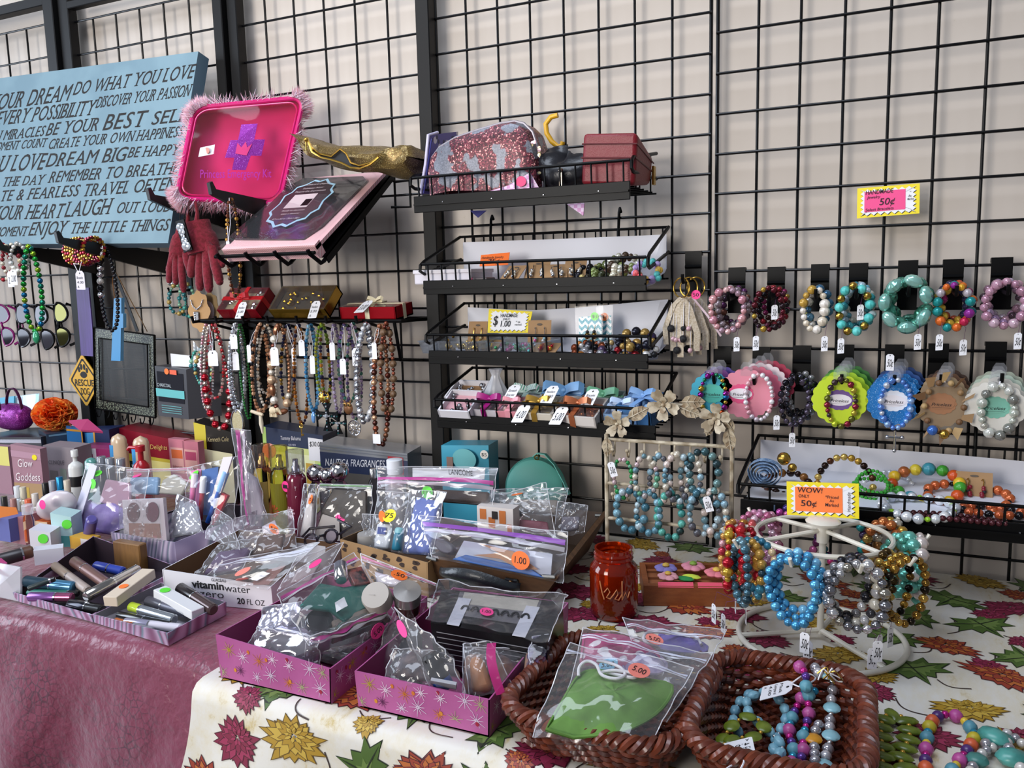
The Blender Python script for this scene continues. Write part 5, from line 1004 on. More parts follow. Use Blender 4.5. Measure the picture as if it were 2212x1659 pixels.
# ======================= right wall: bracelet hooks ====================
ORD=['first','second','third','fourth','fifth','sixth','seventh']
def wallhook(label,px,py,L=.105):
    """flat black hook hung over a grid wire, with a round peg; returns the peg axis (x, z)"""
    p=U(px,py,-.012); x,z=p.x,p.z; b=MB(); w=.0165
    P=[(.004,-.004),(.004,.004),(-.012,.005),(-.0135,-.012),(-.0125,-.022),(-.016,-.026),(-.0125,-.030),(-.0125,-.085),(-.0095,-.085),(-.0095,-.003)]
    b.slab([V((x-w,-.001+y,z+q)) for y,q in P],2*w,BLK,V((-1,0,0))); zp=z-.052
    b.tube([(x,-.012,zp),(x,-L,zp-.004),(x,-L-.005,zp+.002),(x,-L-.006,zp+.012)],.0032,BLK,8); solo('peg_hook',label,'hook',b,'black peg hooks on the right grid'); return x,zp
def wband(l,x,zp,rx,rz,Yv,pat,grp,q=1,sd=0,dx=0.,tags=(),str_=True,name='bead_bracelet'):
    c=V((x+dx,Yv,zp+.004-rz)); t=thing(name,l,'bracelet',c-V((0,0,rz)),grp); b=MB(); R=random.Random(sd)
    P=ring(c,rx,rz,44,Matrix.Rotation(R.uniform(-.18,.18),3,'Z'),.03,sd); beads(b,P,pat,q); part(t,'bead_strand',b)
    for k,(tx,tz) in enumerate(tags):
        p=c+V((tx,-.012,tz)); o=part(t,'price_tag',pricetag(p,V((1,0,.1)),ZD,.011,.027,'50¢')); b=MB(); b.tube([p+V((0,0,-.003)),p+V((.003,.004,.02)),c+V((tx*.6,0,-rz*.8 if tz<0 else 0))],.0004,m('#5a2a5a',.7),4); part(o,'thread',b)
    return t
def up1(i): return 'first second third fourth fifth sixth seventh'.split()[i]
row1=[(1592,583,1570,670,40,52,'pink pearl',[('pink pearl',pal('#d8a0a4','#e0b4b4','#c88a98','#a88a98',r=.15,me=.3),(.0085,.006)),('rose and silver',pal('#c89098','#8a7a80','#b8a8ac',r=.2,me=.4),(.006,.0075)),('grey pearl',pal('#9a949a','#c8c0c4','#6a4a40',r=.15,me=.5),(.0075,)),('dark plum',pal('#4a3a48','#8a5a4a','#6a3a6a',r=.15,me=.5),(.006,.007))]),
 (1677,582,1668,668,35,52,'dark red',[('dark red and gold',pal('#5a1a24','#2a1a1e','#a82a2a','#b8963f',r=.15,me=.5),(.005,.0062)),('red and black',pal('#8a1f2a','#1f1a1e','#5a2a3a',r=.15,me=.5),(.0055,)),('garnet',pal('#4a121c','#7a2a34',r=.12,me=.4),(.006,.0048)),('magenta and bronze',pal('#8a2a5a','#4a2a24','#a88a3a',r=.15,me=.5),(.0055,))]),
 (1772,576,1762,668,26,52,'cream and blue',[('cream and gold',pal('#e0d8cc','#e4ddd4','#d8ccb8','#b8923f',r=.2,me=.15),(.0095,.006,.0085)),('slate blue pearl',pal('#3f6a8a','#5a86a0','#d8d0c4',r=.15,me=.4),(.0085,.006)),('olive and pearl',pal('#7a7a3a','#c8b88a','#4a5a6a',r=.2,me=.3),(.0075,))]),
 (1855,574,1843,668,36,57,'turquoise and gold',[('turquoise and gold',[m('#4fb8b4',.3),GOLD,m('#5fc4c0',.3),GOLD],(.0085,.0075)),('pale blue and turquoise',pal('#9fb8c8','#3f9fa8','#c8d8e0',r=.15,me=.2),(.006,.0075)),('teal crystal',pal('#1f6a74','#3f8a94',r=.1,me=.3),(.007,)),('sky blue and cream',pal('#6fb0c4','#d8d4c4',r=.2,me=.1),(.006,.0075))]),
 (1962,568,1957,657,48,58,'mint',[('large mint barrel',pal('#8fc8bc','#9fd4c8','#86c0b4',r=.15),(.0135,)),('jade green',pal('#4f9a86','#62aa94',r=.2),(.0115,)),('deep green',pal('#2f7a68','#3f8a74',r=.2),(.0105,)),('sea green',pal('#5aa890','#78bca8',r=.2),(.0115,))]),
 (2060,566,2053,662,37,54,'many coloured',[('rainbow pearl',pal('#b8234a','#d8a02a','#1f8a8a','#8a2a8a','#d86a2a','#b8b0b8',r=.2,me=.25),(.0075,.006,.0085)),('orange and teal',pal('#d8742a','#1f7a84','#8a1f5a','#c8a83a',r=.2,me=.2),(.007,.0085)),('purple and gold',pal('#6a2a7a','#c8a040','#2a2a4a',r=.2,me=.3),(.007,)),('teal and brown',pal('#1f6a6a','#7a4a2a','#c85a3a',r=.2,me=.2),(.0075,))]),
 (2165,562,2172,657,45,55,'pink crystal',[('pink crystal',pal('#c89ab0','#b88aa0','#d8b8c8','#7a6a74',r=.06,me=.35),(.007,.0085)),('lilac crystal',pal('#a88ab0','#c8b0cc','#d8a8b8',r=.06,me=.35),(.007,)),('smoky pink',pal('#8a6a7a','#c8a0b0','#4a3a44',r=.1,me=.4),(.0075,.006)),('mauve pearl',pal('#b08aa8','#8a7a9a','#d0c0cc',r=.15,me=.4),(.008,))])]
for i,(hx,hy,cx,cy,rx,rz,nm,bs) in enumerate(row1):
    x,zp=wallhook(f'black peg hook holding {nm} bracelets, {up1(i)} along the upper row',hx,hy)
    s=sc(U(cx,cy,-.10)); tp=U(cx,cy-rz,-.10).z-.010
    for k,(l,cols,rs) in enumerate(bs):
        tg=[(-.022*(1 if i%2 else -1)*.9,-rz*s-.004)] if k==0 else ([(.012,-rz*s-.016)] if k==1 and i%2 else [])
        if i in(1,3) and k==1: tg=[(.004,.006)]
        wband(f'{l} bead bracelet, {up1(k)} from the front on the {up1(i)} upper hook',x,max(zp,tp),rx*s*(1-.05*k)*.86,rz*s*(1-.04*k)-.006,-.100+.022*k,rp(cols,rs,26,i*7+k) if i not in(3,4) else [(r*.92,c,(1.32,.9)) for c,r in zip(cols*3,list(rs)*6)] if i==4 else [(r,c) for c,r in zip(cols*3,list(rs)*6)],'bracelets on the upper peg hooks',1,i*9+k,(k%2-.5)*.006,tg)
# keychains with lace on the hook left of the upper row
x,zp=wallhook('black peg hook on the middle grid holding lace tassel key rings',1498,548)
for k in range(3):
    t=thing('tassel_keychain',('lace and black bead tassel key ring hanging frontmost left of the pink pearl bracelets','second lace tassel key ring, behind the black bead one','third lace tassel key ring with a pink ribbon trailing right')[k],'key ring',V((x,-.1+.03*k,zp-.16)),'lace tassel key rings'); c=V((x-.004+.008*k,-.100+.028*k,zp-.014)); b=MB(); b.tube(ring(c,.017,.019,24,Matrix.Rotation(.3*k-.3,3,'Z'))[:-1],.0016,GOLD,6,True); part(t,'ring',b)
    b=MB(); lc=m('#cfc3b0',.95,var=('#b8a890',300.)); 
    for j in range(5): e=c+V((-.030+.015*j+.004*k,-.004*(j%3),-.110-.012*(j%3))); b.ribbon([c+V((0,0,-.018)),c.lerp(e,.3)+V((.003*(j-2),-.003,.0)),c.lerp(e,.7)+V((.005*(j-2),-.004,0)),e],.012,lc,(1,.2*(j-2),0),.0006)
    part(t,'lace_strips',b); b=MB()
    for j in range(9): p=c+V((-.018+.0045*j+.006*math.sin(j*2+k),-.012,-.078-.010*(j%4)-.012*(j%2))); b.ball(p,.0075 if j%3==0 else .005,INK if (j%3==0 or j==4) else m('#d8b0b8',.1,.2),1); b.tube([p,p+V((0,.006,.05))],.0005,STR,4)
    part(t,'beads',b)
    if k==2: b=MB(); b.ribbon([c+V((0,-.03,-.02)),c+V((.03,-.035,-.055)),c+V((.055,-.03,-.095))],.004,m('#d8c0cc',.6),(1,0,1)); part(t,'pink_ribbon',b)
    if k==1: b=MB(); dot(b,c+V((.018,-.02,-.014)),XD,ZD,.009,PK,'50'); part(t,'price_sticker',b)
# ---- lower row: scalloped cards
def scallop(c,r,rz,n,th,mt,a=.07,R=None): return [c+V((r*(1+a*abs(math.cos(n/2*g))-a)*math.cos(g),0,rz*(1+a*abs(math.cos(n/2*g))-a)*math.sin(g))) for g in [2*PI*i/120 for i in range(120)]]
row2=[(1562,755,1538,850,47,46,'turquoise',('#35a3bd','#6a2f78','#4a3a8a'),'#4fb8a8','rainbow metallic bead',pal('#8a2a8a','#b84a1a','#2a8a5a','#1f6aa8','#c8a03a',r=.12,me=.8),(.0062,.004)),
 (1645,755,1612,851,60,54,'pink',('#d98496','#c8607a','#e8d8dc','#a82a4a'),'#e8e4ea','pale pink and clear bead',pal('#e0a8b0','#e8e4e8','#d8c8d0',r=.08,me=.2),(.0038,.005)),
 (1733,752,1722,835,36,60,None,(),'','',[],()),
 (1825,750,1813,864,57,55,'lime green',('#bcd21f','#9fc41f','#4f8f2a','#2f6f2f'),'#6a4a8a','olive, gold and amber bead',pal('#6a6a2a','#8a2a3a','#b8a83a','#c8d83a','#4a3a3a',r=.12,me=.6),(.006,.0045)),
 (1933,750,1930,866,56,54,'blue glitter',('#1f6fb8','#1f5a9a','#1f4a8a','#16366a'),'#e0e4ee','blue crystal and silver bead',pal('#8fb0e0','#5f86d0','#c8ccd8',r=.06,me=.5),(.006,.0045)),
 (2028,748,2033,872,52,52,'tan',('#8a7358','#a08868','#6a4a34','#3f2a20'),'#9a6a48','brown wood and shell chip',pal('#6a4a2c','#8a6a44','#a88a5c',r=.6,me=0),(.0075,.004)),
 (2152,744,2148,880,60,57,'white',('#d8d4cc','#d0ccc0','#b8c8b8','#a8b0a0'),'#7ab8a4','clear and silver pearl bead',pal('#dfe0d8','#b8b4a8','#c8ccc0','#8a8a84',r=.08,me=.45),(.0075,.0055,.009))]
for i,(hx,hy,cx,cy,rx,rz,nm,hs,lab,bn,bc,br) in enumerate(row2):
    x,zp=wallhook(f'black peg hook holding {nm or "black bead"} {"cards" if nm else "bracelets"}, {up1(i)} along the lower row',hx,hy); s=sc(U(cx,cy,-.10))
    if not nm:
        for k,(l,cols) in enumerate((('black and iridescent',pal('#1c1a20','#3a3440','#5a5060','#2a2a34',r=.06,me=.6)),('gunmetal',pal('#2a2a30','#4a4a54','#8a8a94',r=.08,me=.7)),('black pearl',pal('#1a1a1e','#3a363f',r=.1,me=.5)),('silver and black',pal('#b8b8bc','#2a2a2e',r=.1,me=.6)))):
            wband(f'{l} bead bracelet, {up1(k)} from the front on the third lower hook',x,zp,rx*s*.82,rz*s-.008-.002*k,-.100+.022*k,rp(cols,(.0052,.0066),24,60+k),'black bracelets on the lower peg hook',1,70+k,(k%2-.5)*.008,[(-.03,-rz*s*.5)] if k==0 else ([(-.012,-rz*s-.012)] if k==1 else []))
        continue
    cc=U(cx,cy,-.105)
    for k,h in enumerate(hs):
        c=cc+V((.004*k if i!=1 else .010*k,.018*k+.008*(k>0),.004*k)); mt=glitter(h,'#2f86d0','#bfe0ff',1300) if nm=='blue glitter' and k<2 else m(h,.6)
        t=thing('bracelet_card',f'{nm} scalloped bracelet card, {up1(k)} from the front on the {up1(i)} lower hook','bracelet card',c-V((0,0,rz*s)),'scalloped cards on the lower peg hooks'); b=MB(); n=16 if i!=1 else 20
        b.slab(scallop(c,rx*s,rz*s,n,0,mt),.0016,mt,V((0,-1,0))); part(t,'card',b); n_=V((0,-1,0))
        b=MB(); b.slab([c+V((a,-.0005,rz*s*q)) for a,q in ((-.011,.72),(.011,.72),(.011,1.1),(.006,1.28),(-.006,1.28),(-.011,1.1))],.0004,film('#ffffff',.15,40.,.1,.05,.3),n_); part(t,'hang_tab',b)
        if k==0:
            b=MB(); lx=-.010 if i==1 else 0
            b.slab(scallop(c+V((lx,-.0006,0)),.024,.019,14,0,None,.08),.0003,m(lab if i!=1 else '#d84a7a',.6),n_); b.slab([c+V((lx+.021*math.cos(g),-.0010,.0105*math.sin(g))) for g in [2*PI*j/24 for j in range(24)]],.0003,m('#e4dfe4' if i in(1,3,4) else lab,.6),n_)
            write(b,'Priceless',c+V((lx,-.0012,-.004)),XD,ZD,.0055,INK,.030,.35,.0003,mid=True); b.quad([c+V((lx-.014,-.0016,-.007)),c+V((lx+.014,-.0016,-.007)),c+V((lx+.014,-.0016,-.0066)),c+V((lx-.014,-.0016,-.0066))],INK); part(t,'printed_label',b,smooth=False)
    t=thing('bead_bracelet',f'{bn} bracelet strapped on the front {nm} scalloped card','bracelet',cc-V((0,.01,.05)),'bracelets on the scalloped cards'); b=MB(); c=cc+V((.004 if i!=1 else .024,-.009,-.004)); a,h=.024,.043
    if nm=='tan':
        P=ring(c,a*1.25,h,40); 
        for j,p in enumerate(P[:-1:2]):
            dr=(p-c).normalized()
            if j%2: b.slab([p,p+dr*.010+V((.008,-.002,.008)),p+dr*.020+V((-.004,-.003,-.004)),p+dr*.004+V((-.006,0,-.006))],.002,bc[j%3],V((0,-1,0)))
            else: b.ball(p,.0055,bc[(j//2)%3],1)
        b.ball(c+V((.002,-.004,-h-.004)),.0085,GOLD,1); b.ball(c+V((-.016,-.004,-h+.002)),.009,m('#3f6ab8',.05,.3),1)
    else: beads(b,ring(c,a,h,40),rp(bc,br,26,i+90),1)
    part(t,'bead_strand',b); b=MB(); b.tube([c+V((0,0,h)),V((x,-.104,zp+.004))],.0012,STR,5); part(t,'thread',b)
    if nm=='blue glitter':
        b=MB(); o=c+V((.0,-.003,-h-.016)); b.tube([o+V((0,0,.012)),o+V((0,0,-.022))],.0022,SILV,6); b.tube([o+V((-.011,0,0)),o+V((.011,0,0))],.0022,SILV,6)
        for q in ((-.012,0),(.012,0),(0,-.024)): b.ball(o+V((q[0],0,q[1])),.0036,SILV,1)
        part(t,'cross_charm',b)
b=MB(); p=U(1923,765,-.11); tg=pricetag(p,XD,ZD,.013,.029,'50¢'); ob=solo('price_tag','small white 50 cent tag dangling on a thread between mint and blue cards','tag',tg)
# ======================= right table ===================================
CRM=m('#c9bda6',.55,var=('#8f7f66',45.)); CRM2=m('#bdb096',.6,var=('#8a7458',60.))
# ---- cream flowered jewelry rack
RY=-.215; xl=U(1312,1170,RY).x; xr=U(1580,1100,RY).x; z1=U(1330,950,RY).z; z2=U(1330,1040,RY).z-.004; z3=U(1330,1120,RY).z
t=thing('jewelry_rack','cream metal jewelry rack topped with leaves and flowers, hung with green and blue bracelets','rack',V(((xl+xr)/2,RY,.752))); b=MB()
for x in (xl,xr): b.tube([(x,RY,z1+.01),(x,RY,.754)],.0042,CRM,8); b.tube([(x,RY-.05,.756),(x,RY,.762),(x,RY+.035,.756)],.004,CRM,8)
for z in (z1,z2,z3): b.tube([(xl,RY,z),(xr,RY,z)],.0036,CRM,8)
part(t,'frame',b)
for r,z in enumerate((z1,z2)):
    for k in range(8):
        x=xl+(xr-xl)*(k+.6)/8.2; b=MB(); b.tube([(x,RY,z),(x,RY-.002,z-.022),(x,RY-.008,z-.030),(x,RY-.016,z-.026),(x,RY-.018,z-.018)],.0019,CRM,6); b.ball((x,RY-.018,z-.016),.0042,CRM,1); part(t,'hook',b)
arch=[V((xl,RY,z1+.01)),U(1320,930,RY),U(1350,905,RY),U(1400,882,RY),U(1440,872,RY),U(1500,878,RY),U(1545,905,RY),U(1572,930,RY),V((xr,RY,z1+.01))]
b=MB(); b.tube(arch,.003,CRM,8); part(t,'arched_stem',b)
def rackflower(px,py,r,a0,mt=CRM):
    c=U(px,py,RY-.012); b=MB()
    for k in range(5):
        a=a0+2*PI*k/5; d=V((math.cos(a),-.12,math.sin(a))); s=V((-math.sin(a),0,math.cos(a))); r_=r
        P=[c+d*r_*u+s*r_*.5*w+V((0,-.004*abs(w)-.004*u,0)) for u,w in ((.12,.1),(.5,.62),(.85,.72),(1.02,.35),(.93,0),(1.02,-.35),(.85,-.72),(.5,-.62),(.12,-.1))]; b.slab(P,.0012,mt)
    for k in range(4): a=a0+.6+2*PI*k/4; d=V((math.cos(a),-.5,math.sin(a))); s=V((-math.sin(a),0,math.cos(a))); b.slab([c+V((0,-.005,0))+d*r*.5*u+s*r*.3*w for u,w in ((.1,.1),(.6,.7),(1,.3),(1,-.3),(.6,-.7),(.1,-.1))],.001,CRM2)
    b.ball(c+V((0,-.008,0)),r*.14,CRM2,1); part(t,'flower',b)
def rackleaf(px,py,l,a):
    c=U(px,py,RY-.010); d=V((math.cos(a),0,math.sin(a))); s=V((-math.sin(a),0,math.cos(a))); b=MB()
    for k in(-1,1): b.slab([c+d*l*u+s*l*w*k+V((0,-.006*w,0)) for u,w in ((-.5,0),(-.3,.22),(0,.30),(.3,.2),(.52,0))][::k],.001,CRM2,V((0,-1,0)))
    b.tube([c-d*l*.55+V((0,-.001,0)),c+V((0,-.003,0)),c+d*l*.5+V((0,-.001,0))],.0012,CRM,5)
    for u in (-.25,0,.2):
        for k in(-1,1): b.tube([c+d*l*u+V((0,-.003,0)),c+d*l*(u+.14)+s*l*.2*k+V((0,-.003,0))],.0007,CRM,4)
    part(t,'leaf',b)
for a in ((1335,915,.026,.3),(1435,873,.030,.9),(1545,903,.028,.2)): rackflower(*a)
for a in ((1378,893,.045,.5),(1490,888,.042,-.35),(1497,868,.044,.05),(1573,915,.034,2.2),(1576,950,.040,-1.4),(1312,965,.036,-1.5),(1532,925,.030,-1.9)): rackleaf(*a)
gb_=pal('#5f9a7a','#2f8a4a','#8ab8a0','#c8b0b4','#a8a0a0',r=.15,me=.3); bt=pal('#5f8a9a','#7fa8b8','#3f6a7a','#a8bcc4',r=.2,me=.2); bmx=pal('#8fb0c0','#c8c0b0','#6a8a94','#d8c8c0','#5a5a60',r=.2,me=.25); dkt=pal('#3a5a5f','#4a6a70','#2a3f44','#6a8a88',r=.2,me=.3); trq=pal('#3f8a84','#2f6a66','#5aa89a','#223a3a',r=.25,me=.1)
for k,(px,top,rx,rz,pl,rs,l) in enumerate(((1345,990,25,42,gb_,(.0052,.004),'green and pink bead bracelet, first on the top row of the cream rack'),(1362,1058,36,44,bt,(.0085,.0075),'large slate blue bead bracelet, first on the second row of the cream rack'),(1395,985,26,44,gb_+bmx,(.0062,.005),'green and grey bead bracelet, second on the top row of the cream rack'),(1425,985,27,50,bmx,(.0066,.0055),'pale blue and cream bead bracelet, third on the top row of the cream rack'),(1447,1065,30,50,trq,(.0075,),'dark green turquoise bead bracelet in the middle of the second rack row'),(1462,980,28,52,bmx+bt,(.0068,.005),'blue grey crystal bead bracelet, fourth on the top row of the cream rack'),(1492,980,26,55,bmx,(.0066,.0055),'pearl and blue bead bracelet, fifth on the top row of the cream rack'),(1520,972,34,55,dkt,(.0078,.007),'dark teal stone bead bracelet, last on the top row of the cream rack'),(1520,1060,34,48,bt+bmx,(.0075,.0055),'sky blue and silver bead bracelet, last on the second rack row'),(1545,1058,28,52,bmx,(.0072,),'ice blue bead bracelet at the right edge of the second rack row'),(1400,1062,28,46,bt,(.006,.0075),'blue marbled bead bracelet, second on the second rack row'))):
    c=U(px,top+rz,RY-.020-.004*(k%3)); s=sc(c); tt=thing('bead_bracelet',l,'bracelet',c-V((0,0,rz*s)),'bracelets on the cream rack'); b=MB(); beads(b,ring(c,rx*s*.9,rz*s,36,Matrix.Rotation(.25*((k%3)-1),3,'Z'),.04,k),rp(pl,rs,24,k+200),1); part(tt,'bead_strand',b)
    if k in(0,8): part(tt,'price_tag',pricetag(c+V((-.02 if k==0 else .006,-.012,rz*s*.85)),V((1,0,.3)),V((-.3,0,1)),.014,.028,'50¢'))
# ---- white revolving bracelet stand
WS=m('#d8d3c6',.35,coat=.4); SCX,SCY=.235,-.385; zt_=U(1768,1122,SCY).z; zr_=U(1770,1150,SCY).z-.004; SR=.098
t=thing('bracelet_stand','white wire bracelet stand on a round base ring, with a yellow sign on top','stand',V((SCX,SCY,.752))); b=MB(); rb=[V((SCX+.122*math.cos(g),SCY+.122*math.sin(g),.7575)) for g in [2*PI*i/48 for i in range(48)]]; b.tube(rb,.0045,WS,10,True)
for a in (200,320,80): a=math.radians(a); b.tube([(SCX,SCY,.768),(SCX+.05*math.cos(a),SCY+.05*math.sin(a),.763),(SCX+.122*math.cos(a),SCY+.122*math.sin(a),.7575)],.0042,WS,8)
part(t,'base_ring',b); b=MB(); b.tube([(SCX,SCY,.762),(SCX,SCY,zt_)],.0052,WS,10); b.tube([(SCX,SCY,zt_-.035),(SCX,SCY,zt_-.008)],.009,WS,12); b.lathe([(.0001,zt_+.004),(.02,zt_+.003),(.026,zt_-.002),(.024,zt_-.006),(.0001,zt_-.007)],(SCX,SCY,0),WS,20); part(t,'pole',b)
b=MB(); b.tube([V((SCX+SR*math.cos(g),SCY+SR*math.sin(g),zr_)) for g in [2*PI*i/48 for i in range(48)]],.0038,WS,8,True)
for a in (215,325,60,140): a=math.radians(a); b.tube([(SCX,SCY,zt_-.016),(SCX+SR*math.cos(a),SCY+SR*math.sin(a),zr_)],.0036,WS,8)
part(t,'hook_ring',b)
BUN=[(218,'slate teal',[pal('#4f7484','#6a8a98','#39525e',r=.15,me=.5),pal('#3f7f94','#a8823a','#2a3f4a',r=.2,me=.3),pal('#2f6a84','#c8b08a',r=.2,me=.2)],(.0075,.006)),
 (257,'sky blue',[pal('#4f9fce','#62b0dc','#4f94c0',r=.25),pal('#5aa8d4','#3f8ab8',r=.25),pal('#7fbce0','#4f9fce',r=.2,me=.2)],(.0072,.006)),
 (293,'silver and white',[pal('#c4c4c8','#8a8a90','#e0e0e2','#a8a498',r=.12,me=.8),pal('#d8d4c8','#3a3a40','#b8b8bc',r=.2,me=.3),pal('#2a2a30','#d8d8dc','#8a8a8e',r=.15,me=.5)],(.0066,.0085)),
 (326,'gold and black',[pal('#a8803a','#c8a050','#2a241c','#8a6a30',r=.12,me=.8),pal('#b8903f','#1c1a18','#7a5a2a',r=.12,me=.8),pal('#c8a85a','#4a3a1c',r=.15,me=.7)],(.0058,.0066)),
 (12,'mint and white',[pal('#6fbcae','#62b0a2','#e0d4d0',r=.25),pal('#6fbcae','#e0dcd8',r=.25),pal('#5fa898','#72c0b0',r=.25)],(.0105,.006)),
 (45,'gold pearl',[pal('#b8903a','#d8c890','#a87a4a','#c8c4b8',r=.15,me=.6),pal('#b86a3a','#a88a4a',r=.15,me=.6)],(.0085,)),
 (80,'purple and teal',[pal('#4a2a5a','#2f6a7a','#6a3a7a',r=.15,me=.4),pal('#3a2a4a','#c83a7a','#1f8a8a',r=.2,me=.3)],(.0068,.0055)),
 (112,'magenta and violet',[pal('#8a2a7a','#b84a9a','#3a2a6a',r=.15,me=.4),pal('#c86a9a','#6a2a5a',r=.15,me=.4)],(.0068,.0055)),
 (145,'pink crystal',[pal('#c88aa8','#d8b0c0','#b86a8a',r=.08,me=.3),pal('#b87a9a','#e0c0cc',r=.08,me=.3),pal('#d89ab0','#a85a7a',r=.1,me=.3)],(.0068,.0058)),
 (175,'rose and gold',[pal('#b83a4a','#c8904a','#d8a0a8',r=.12,me=.4),pal('#a84a5a','#b8823a',r=.12,me=.5),pal('#c85a5a','#d8b0a0',r=.12,me=.4)],(.006,.0068)),
 (196,'red pearl',[pal('#b01a2a','#8a121e','#c8a03a',r=.1,me=.5),pal('#a81826','#c23038',r=.1,me=.5),pal('#8a1420','#b8863a',r=.1,me=.5)],(.0088,.005))]
for a,nm,ps,rs in BUN:
    an=math.radians(a); dr=V((math.cos(an),math.sin(an),0)); R=Matrix.Rotation(an+PI/2,3,'Z'); base=V((SCX,SCY,zr_))
    b=MB(); b.tube([base+dr*SR,base+dr*(SR+.045)+V((0,0,-.004)),base+dr*(SR+.052)+V((0,0,.008))],.0030,WS,8); part(t,'peg',b)
    for k,pl in enumerate(ps):
        rz=.047-.002*k; rx=.036-.002*k; c=base+dr*(SR+.040-.016*k)+V((0,0,.004-rz)); tt=thing('bead_bracelet',f'{nm} bead bracelet, {up1(k)} from the outside in its bundle on the white stand','bracelet',c-V((0,0,rz)),'bracelets on the white stand'); b=MB(); beads(b,ring(c,rx,rz,40,R@Matrix.Rotation(.2*(k-1),3,'Z'),.05,a+k),rp(pl,rs,24,a+k),1); part(tt,'bead_strand',b)
        if k<2 and 190<a<345:
            tp=c+dr*.012+V((-.028+.05*((a//3)%2),0,-rz-.006-.022*k)); o=part(tt,'price_tag',pricetag(tp,R@V((-1,0,0)) if (R@V((-1,0,0))).x>0 else R@V((1,0,0)),ZD,.013,.030,'50¢')); b=MB(); b.tube([tp,tp+V((.004,0,.02)),c+V((0,0,-rz))],.0004,m('#6a3a6a',.7),4); part(o,'thread',b)
# ---- orange jar
jc=T(1322,1345); jc=V((-.091,-.408,.753)); jt=U(1322,1178,-.40).z; H=jt-jc.z; t=thing('glass_jar','orange tinted glass jar with a threaded neck and embossed script','jar',jc); b=MB(); JG=NT('amber_glass'); JG.set(c='#c8380a',r=.05,tr=.82,ior=1.4,me=.0,coat=.5)
pf=[(.0001,0),(.034,0),(.0395,.006),(.0405,.02),(.0405,H*.66),(.039,H*.74),(.033,H*.80),(.031,H*.83),(.0335,H*.86),(.031,H*.89),(.0335,H*.92),(.031,H*.95),(.032,H),(.0285,H),(.028,H*.82),(.037,H*.72),(.038,.012),(.0001,.008)]
b.lathe(pf,jc,JG.m,32); part(t,'glass_body',b); b=MB()
b.lathe([(.0001,.010),(.0365,.011),(.0365,H*.5),(.036,H*.66),(.0355,H*.66),(.0355,.013),(.0001,.012)],jc,m('#8a2408',.3,.7),28); part(t,'foil_lining',b)
b=MB(); q=lambda x,z:jc+V((.041*math.sin(x/.041+.35),-.041*math.cos(x/.041+.35),z))
for P in ([(-.018,.052),(-.012,.060),(-.008,.054),(-.014,.044),(-.008,.042),(-.002,.050)],[(-.002,.050),(.003,.058),(.005,.050),(.0,.042),(.006,.040),(.012,.050)],[(.012,.072),(.012,.040),(.018,.052),(.022,.042),(.026,.052)],[(-.026,.070),(-.022,.052),(-.018,.040)]): b.tube([q(*p) for p in P],.0011,m('#d88a5a',.3),5)
part(t,'embossed_script',b)
# ---- oak tray of fabric flowers
a=V((-.053,-.359,.753)); d1=(V((.101,-.306,.753))-a).normalized(); d2=V((-d1.y,d1.x,0)); OK=wood('#7a3f1e','#96552a',5,70,70); t=thing('oak_tray','small oak tray holding felt flowers and hair clips behind the orange jar','tray',a+d1*.08+d2*.06); b=MB(); Wd,Dp=.163,.115
def ob(u0,u1,v0,v1,z0,z1,mt=OK): b.slab([a+d1*u+d2*v+V((0,0,z1)) for u,v in ((u0,v0),(u1,v0),(u1,v1),(u0,v1))],z1-z0,mt,ZD)
ob(0,Wd,0,.012,0,.036); ob(0,Wd,Dp-.01,Dp,0,.036); ob(0,.010,.012,Dp-.01,0,.036); ob(Wd-.01,Wd,.012,Dp-.01,0,.036); ob(.010,Wd-.01,.012,Dp-.01,0,.014); part(t,'box',b)
b=MB(); LK=m('#a0603a',.6)
for k in range(6): ob(.012,Wd-.012,.016+.016*k,.028+.016*k,.014,.024+.003*(k%2),LK)
part(t,'slats',b)
for u,v,r,h,l in ((.045,.075,.020,'#8a7fc0','lilac felt flower in the oak tray'),(.095,.085,.021,'#d88a9a','pink felt flower with a green centre in the oak tray'),(.045,.035,.018,'#e0a0a8','pale pink felt flower near the front of the oak tray'),(.132,.055,.021,'#d97a86','rose pink felt flower at the right of the oak tray')):
    c=a+d1*u+d2*v+V((0,0,.040)); b=MB(); tt=thing('felt_flower',l,'flower',c-V((0,0,.010)),'felt flowers in the oak tray')
    for k in range(6): g=k*PI/3; b.ball(c+V((r*.55*math.cos(g),r*.55*math.sin(g),0)),r*.52,m(h,.9),1,(1,1,.45))
    part(tt,'petals',b); b=MB(); b.ball(c+V((0,0,.006)),r*.34,m('#7a9a3a' if 'green' in l else '#d8b04a',.6),1,(1,1,.6)); part(tt,'centre',b)
for u,v,h,l in ((.075,.040,'#2f8a4a','dark green felt leaf clip in the oak tray'),(.088,.050,'#c8d848','lime felt button in the oak tray')): b=MB(); c=a+d1*u+d2*v+V((0,0,.034)); b.ball(c,.013,m(h,.9),1,(1.3,.7,.3)); solo('felt_clip',l,'clip',b)
for k,(u,w) in enumerate(((.055,.06),(.120,.055))): b=MB(); b.slab([a+d1*x+d2*y+V((0,0,z)) for x,y,z in ((u-w/2,-.001,.034),(u+w/2,-.001,.034),(u+w/2,.006,.041),(u-w/2,.006,.041))],.0006,m('#e0506a',.6)); solo('price_strip',('pink paper price strip on the left front edge of the oak tray','pink paper price strip on the right front edge of the oak tray')[k],'label',b)
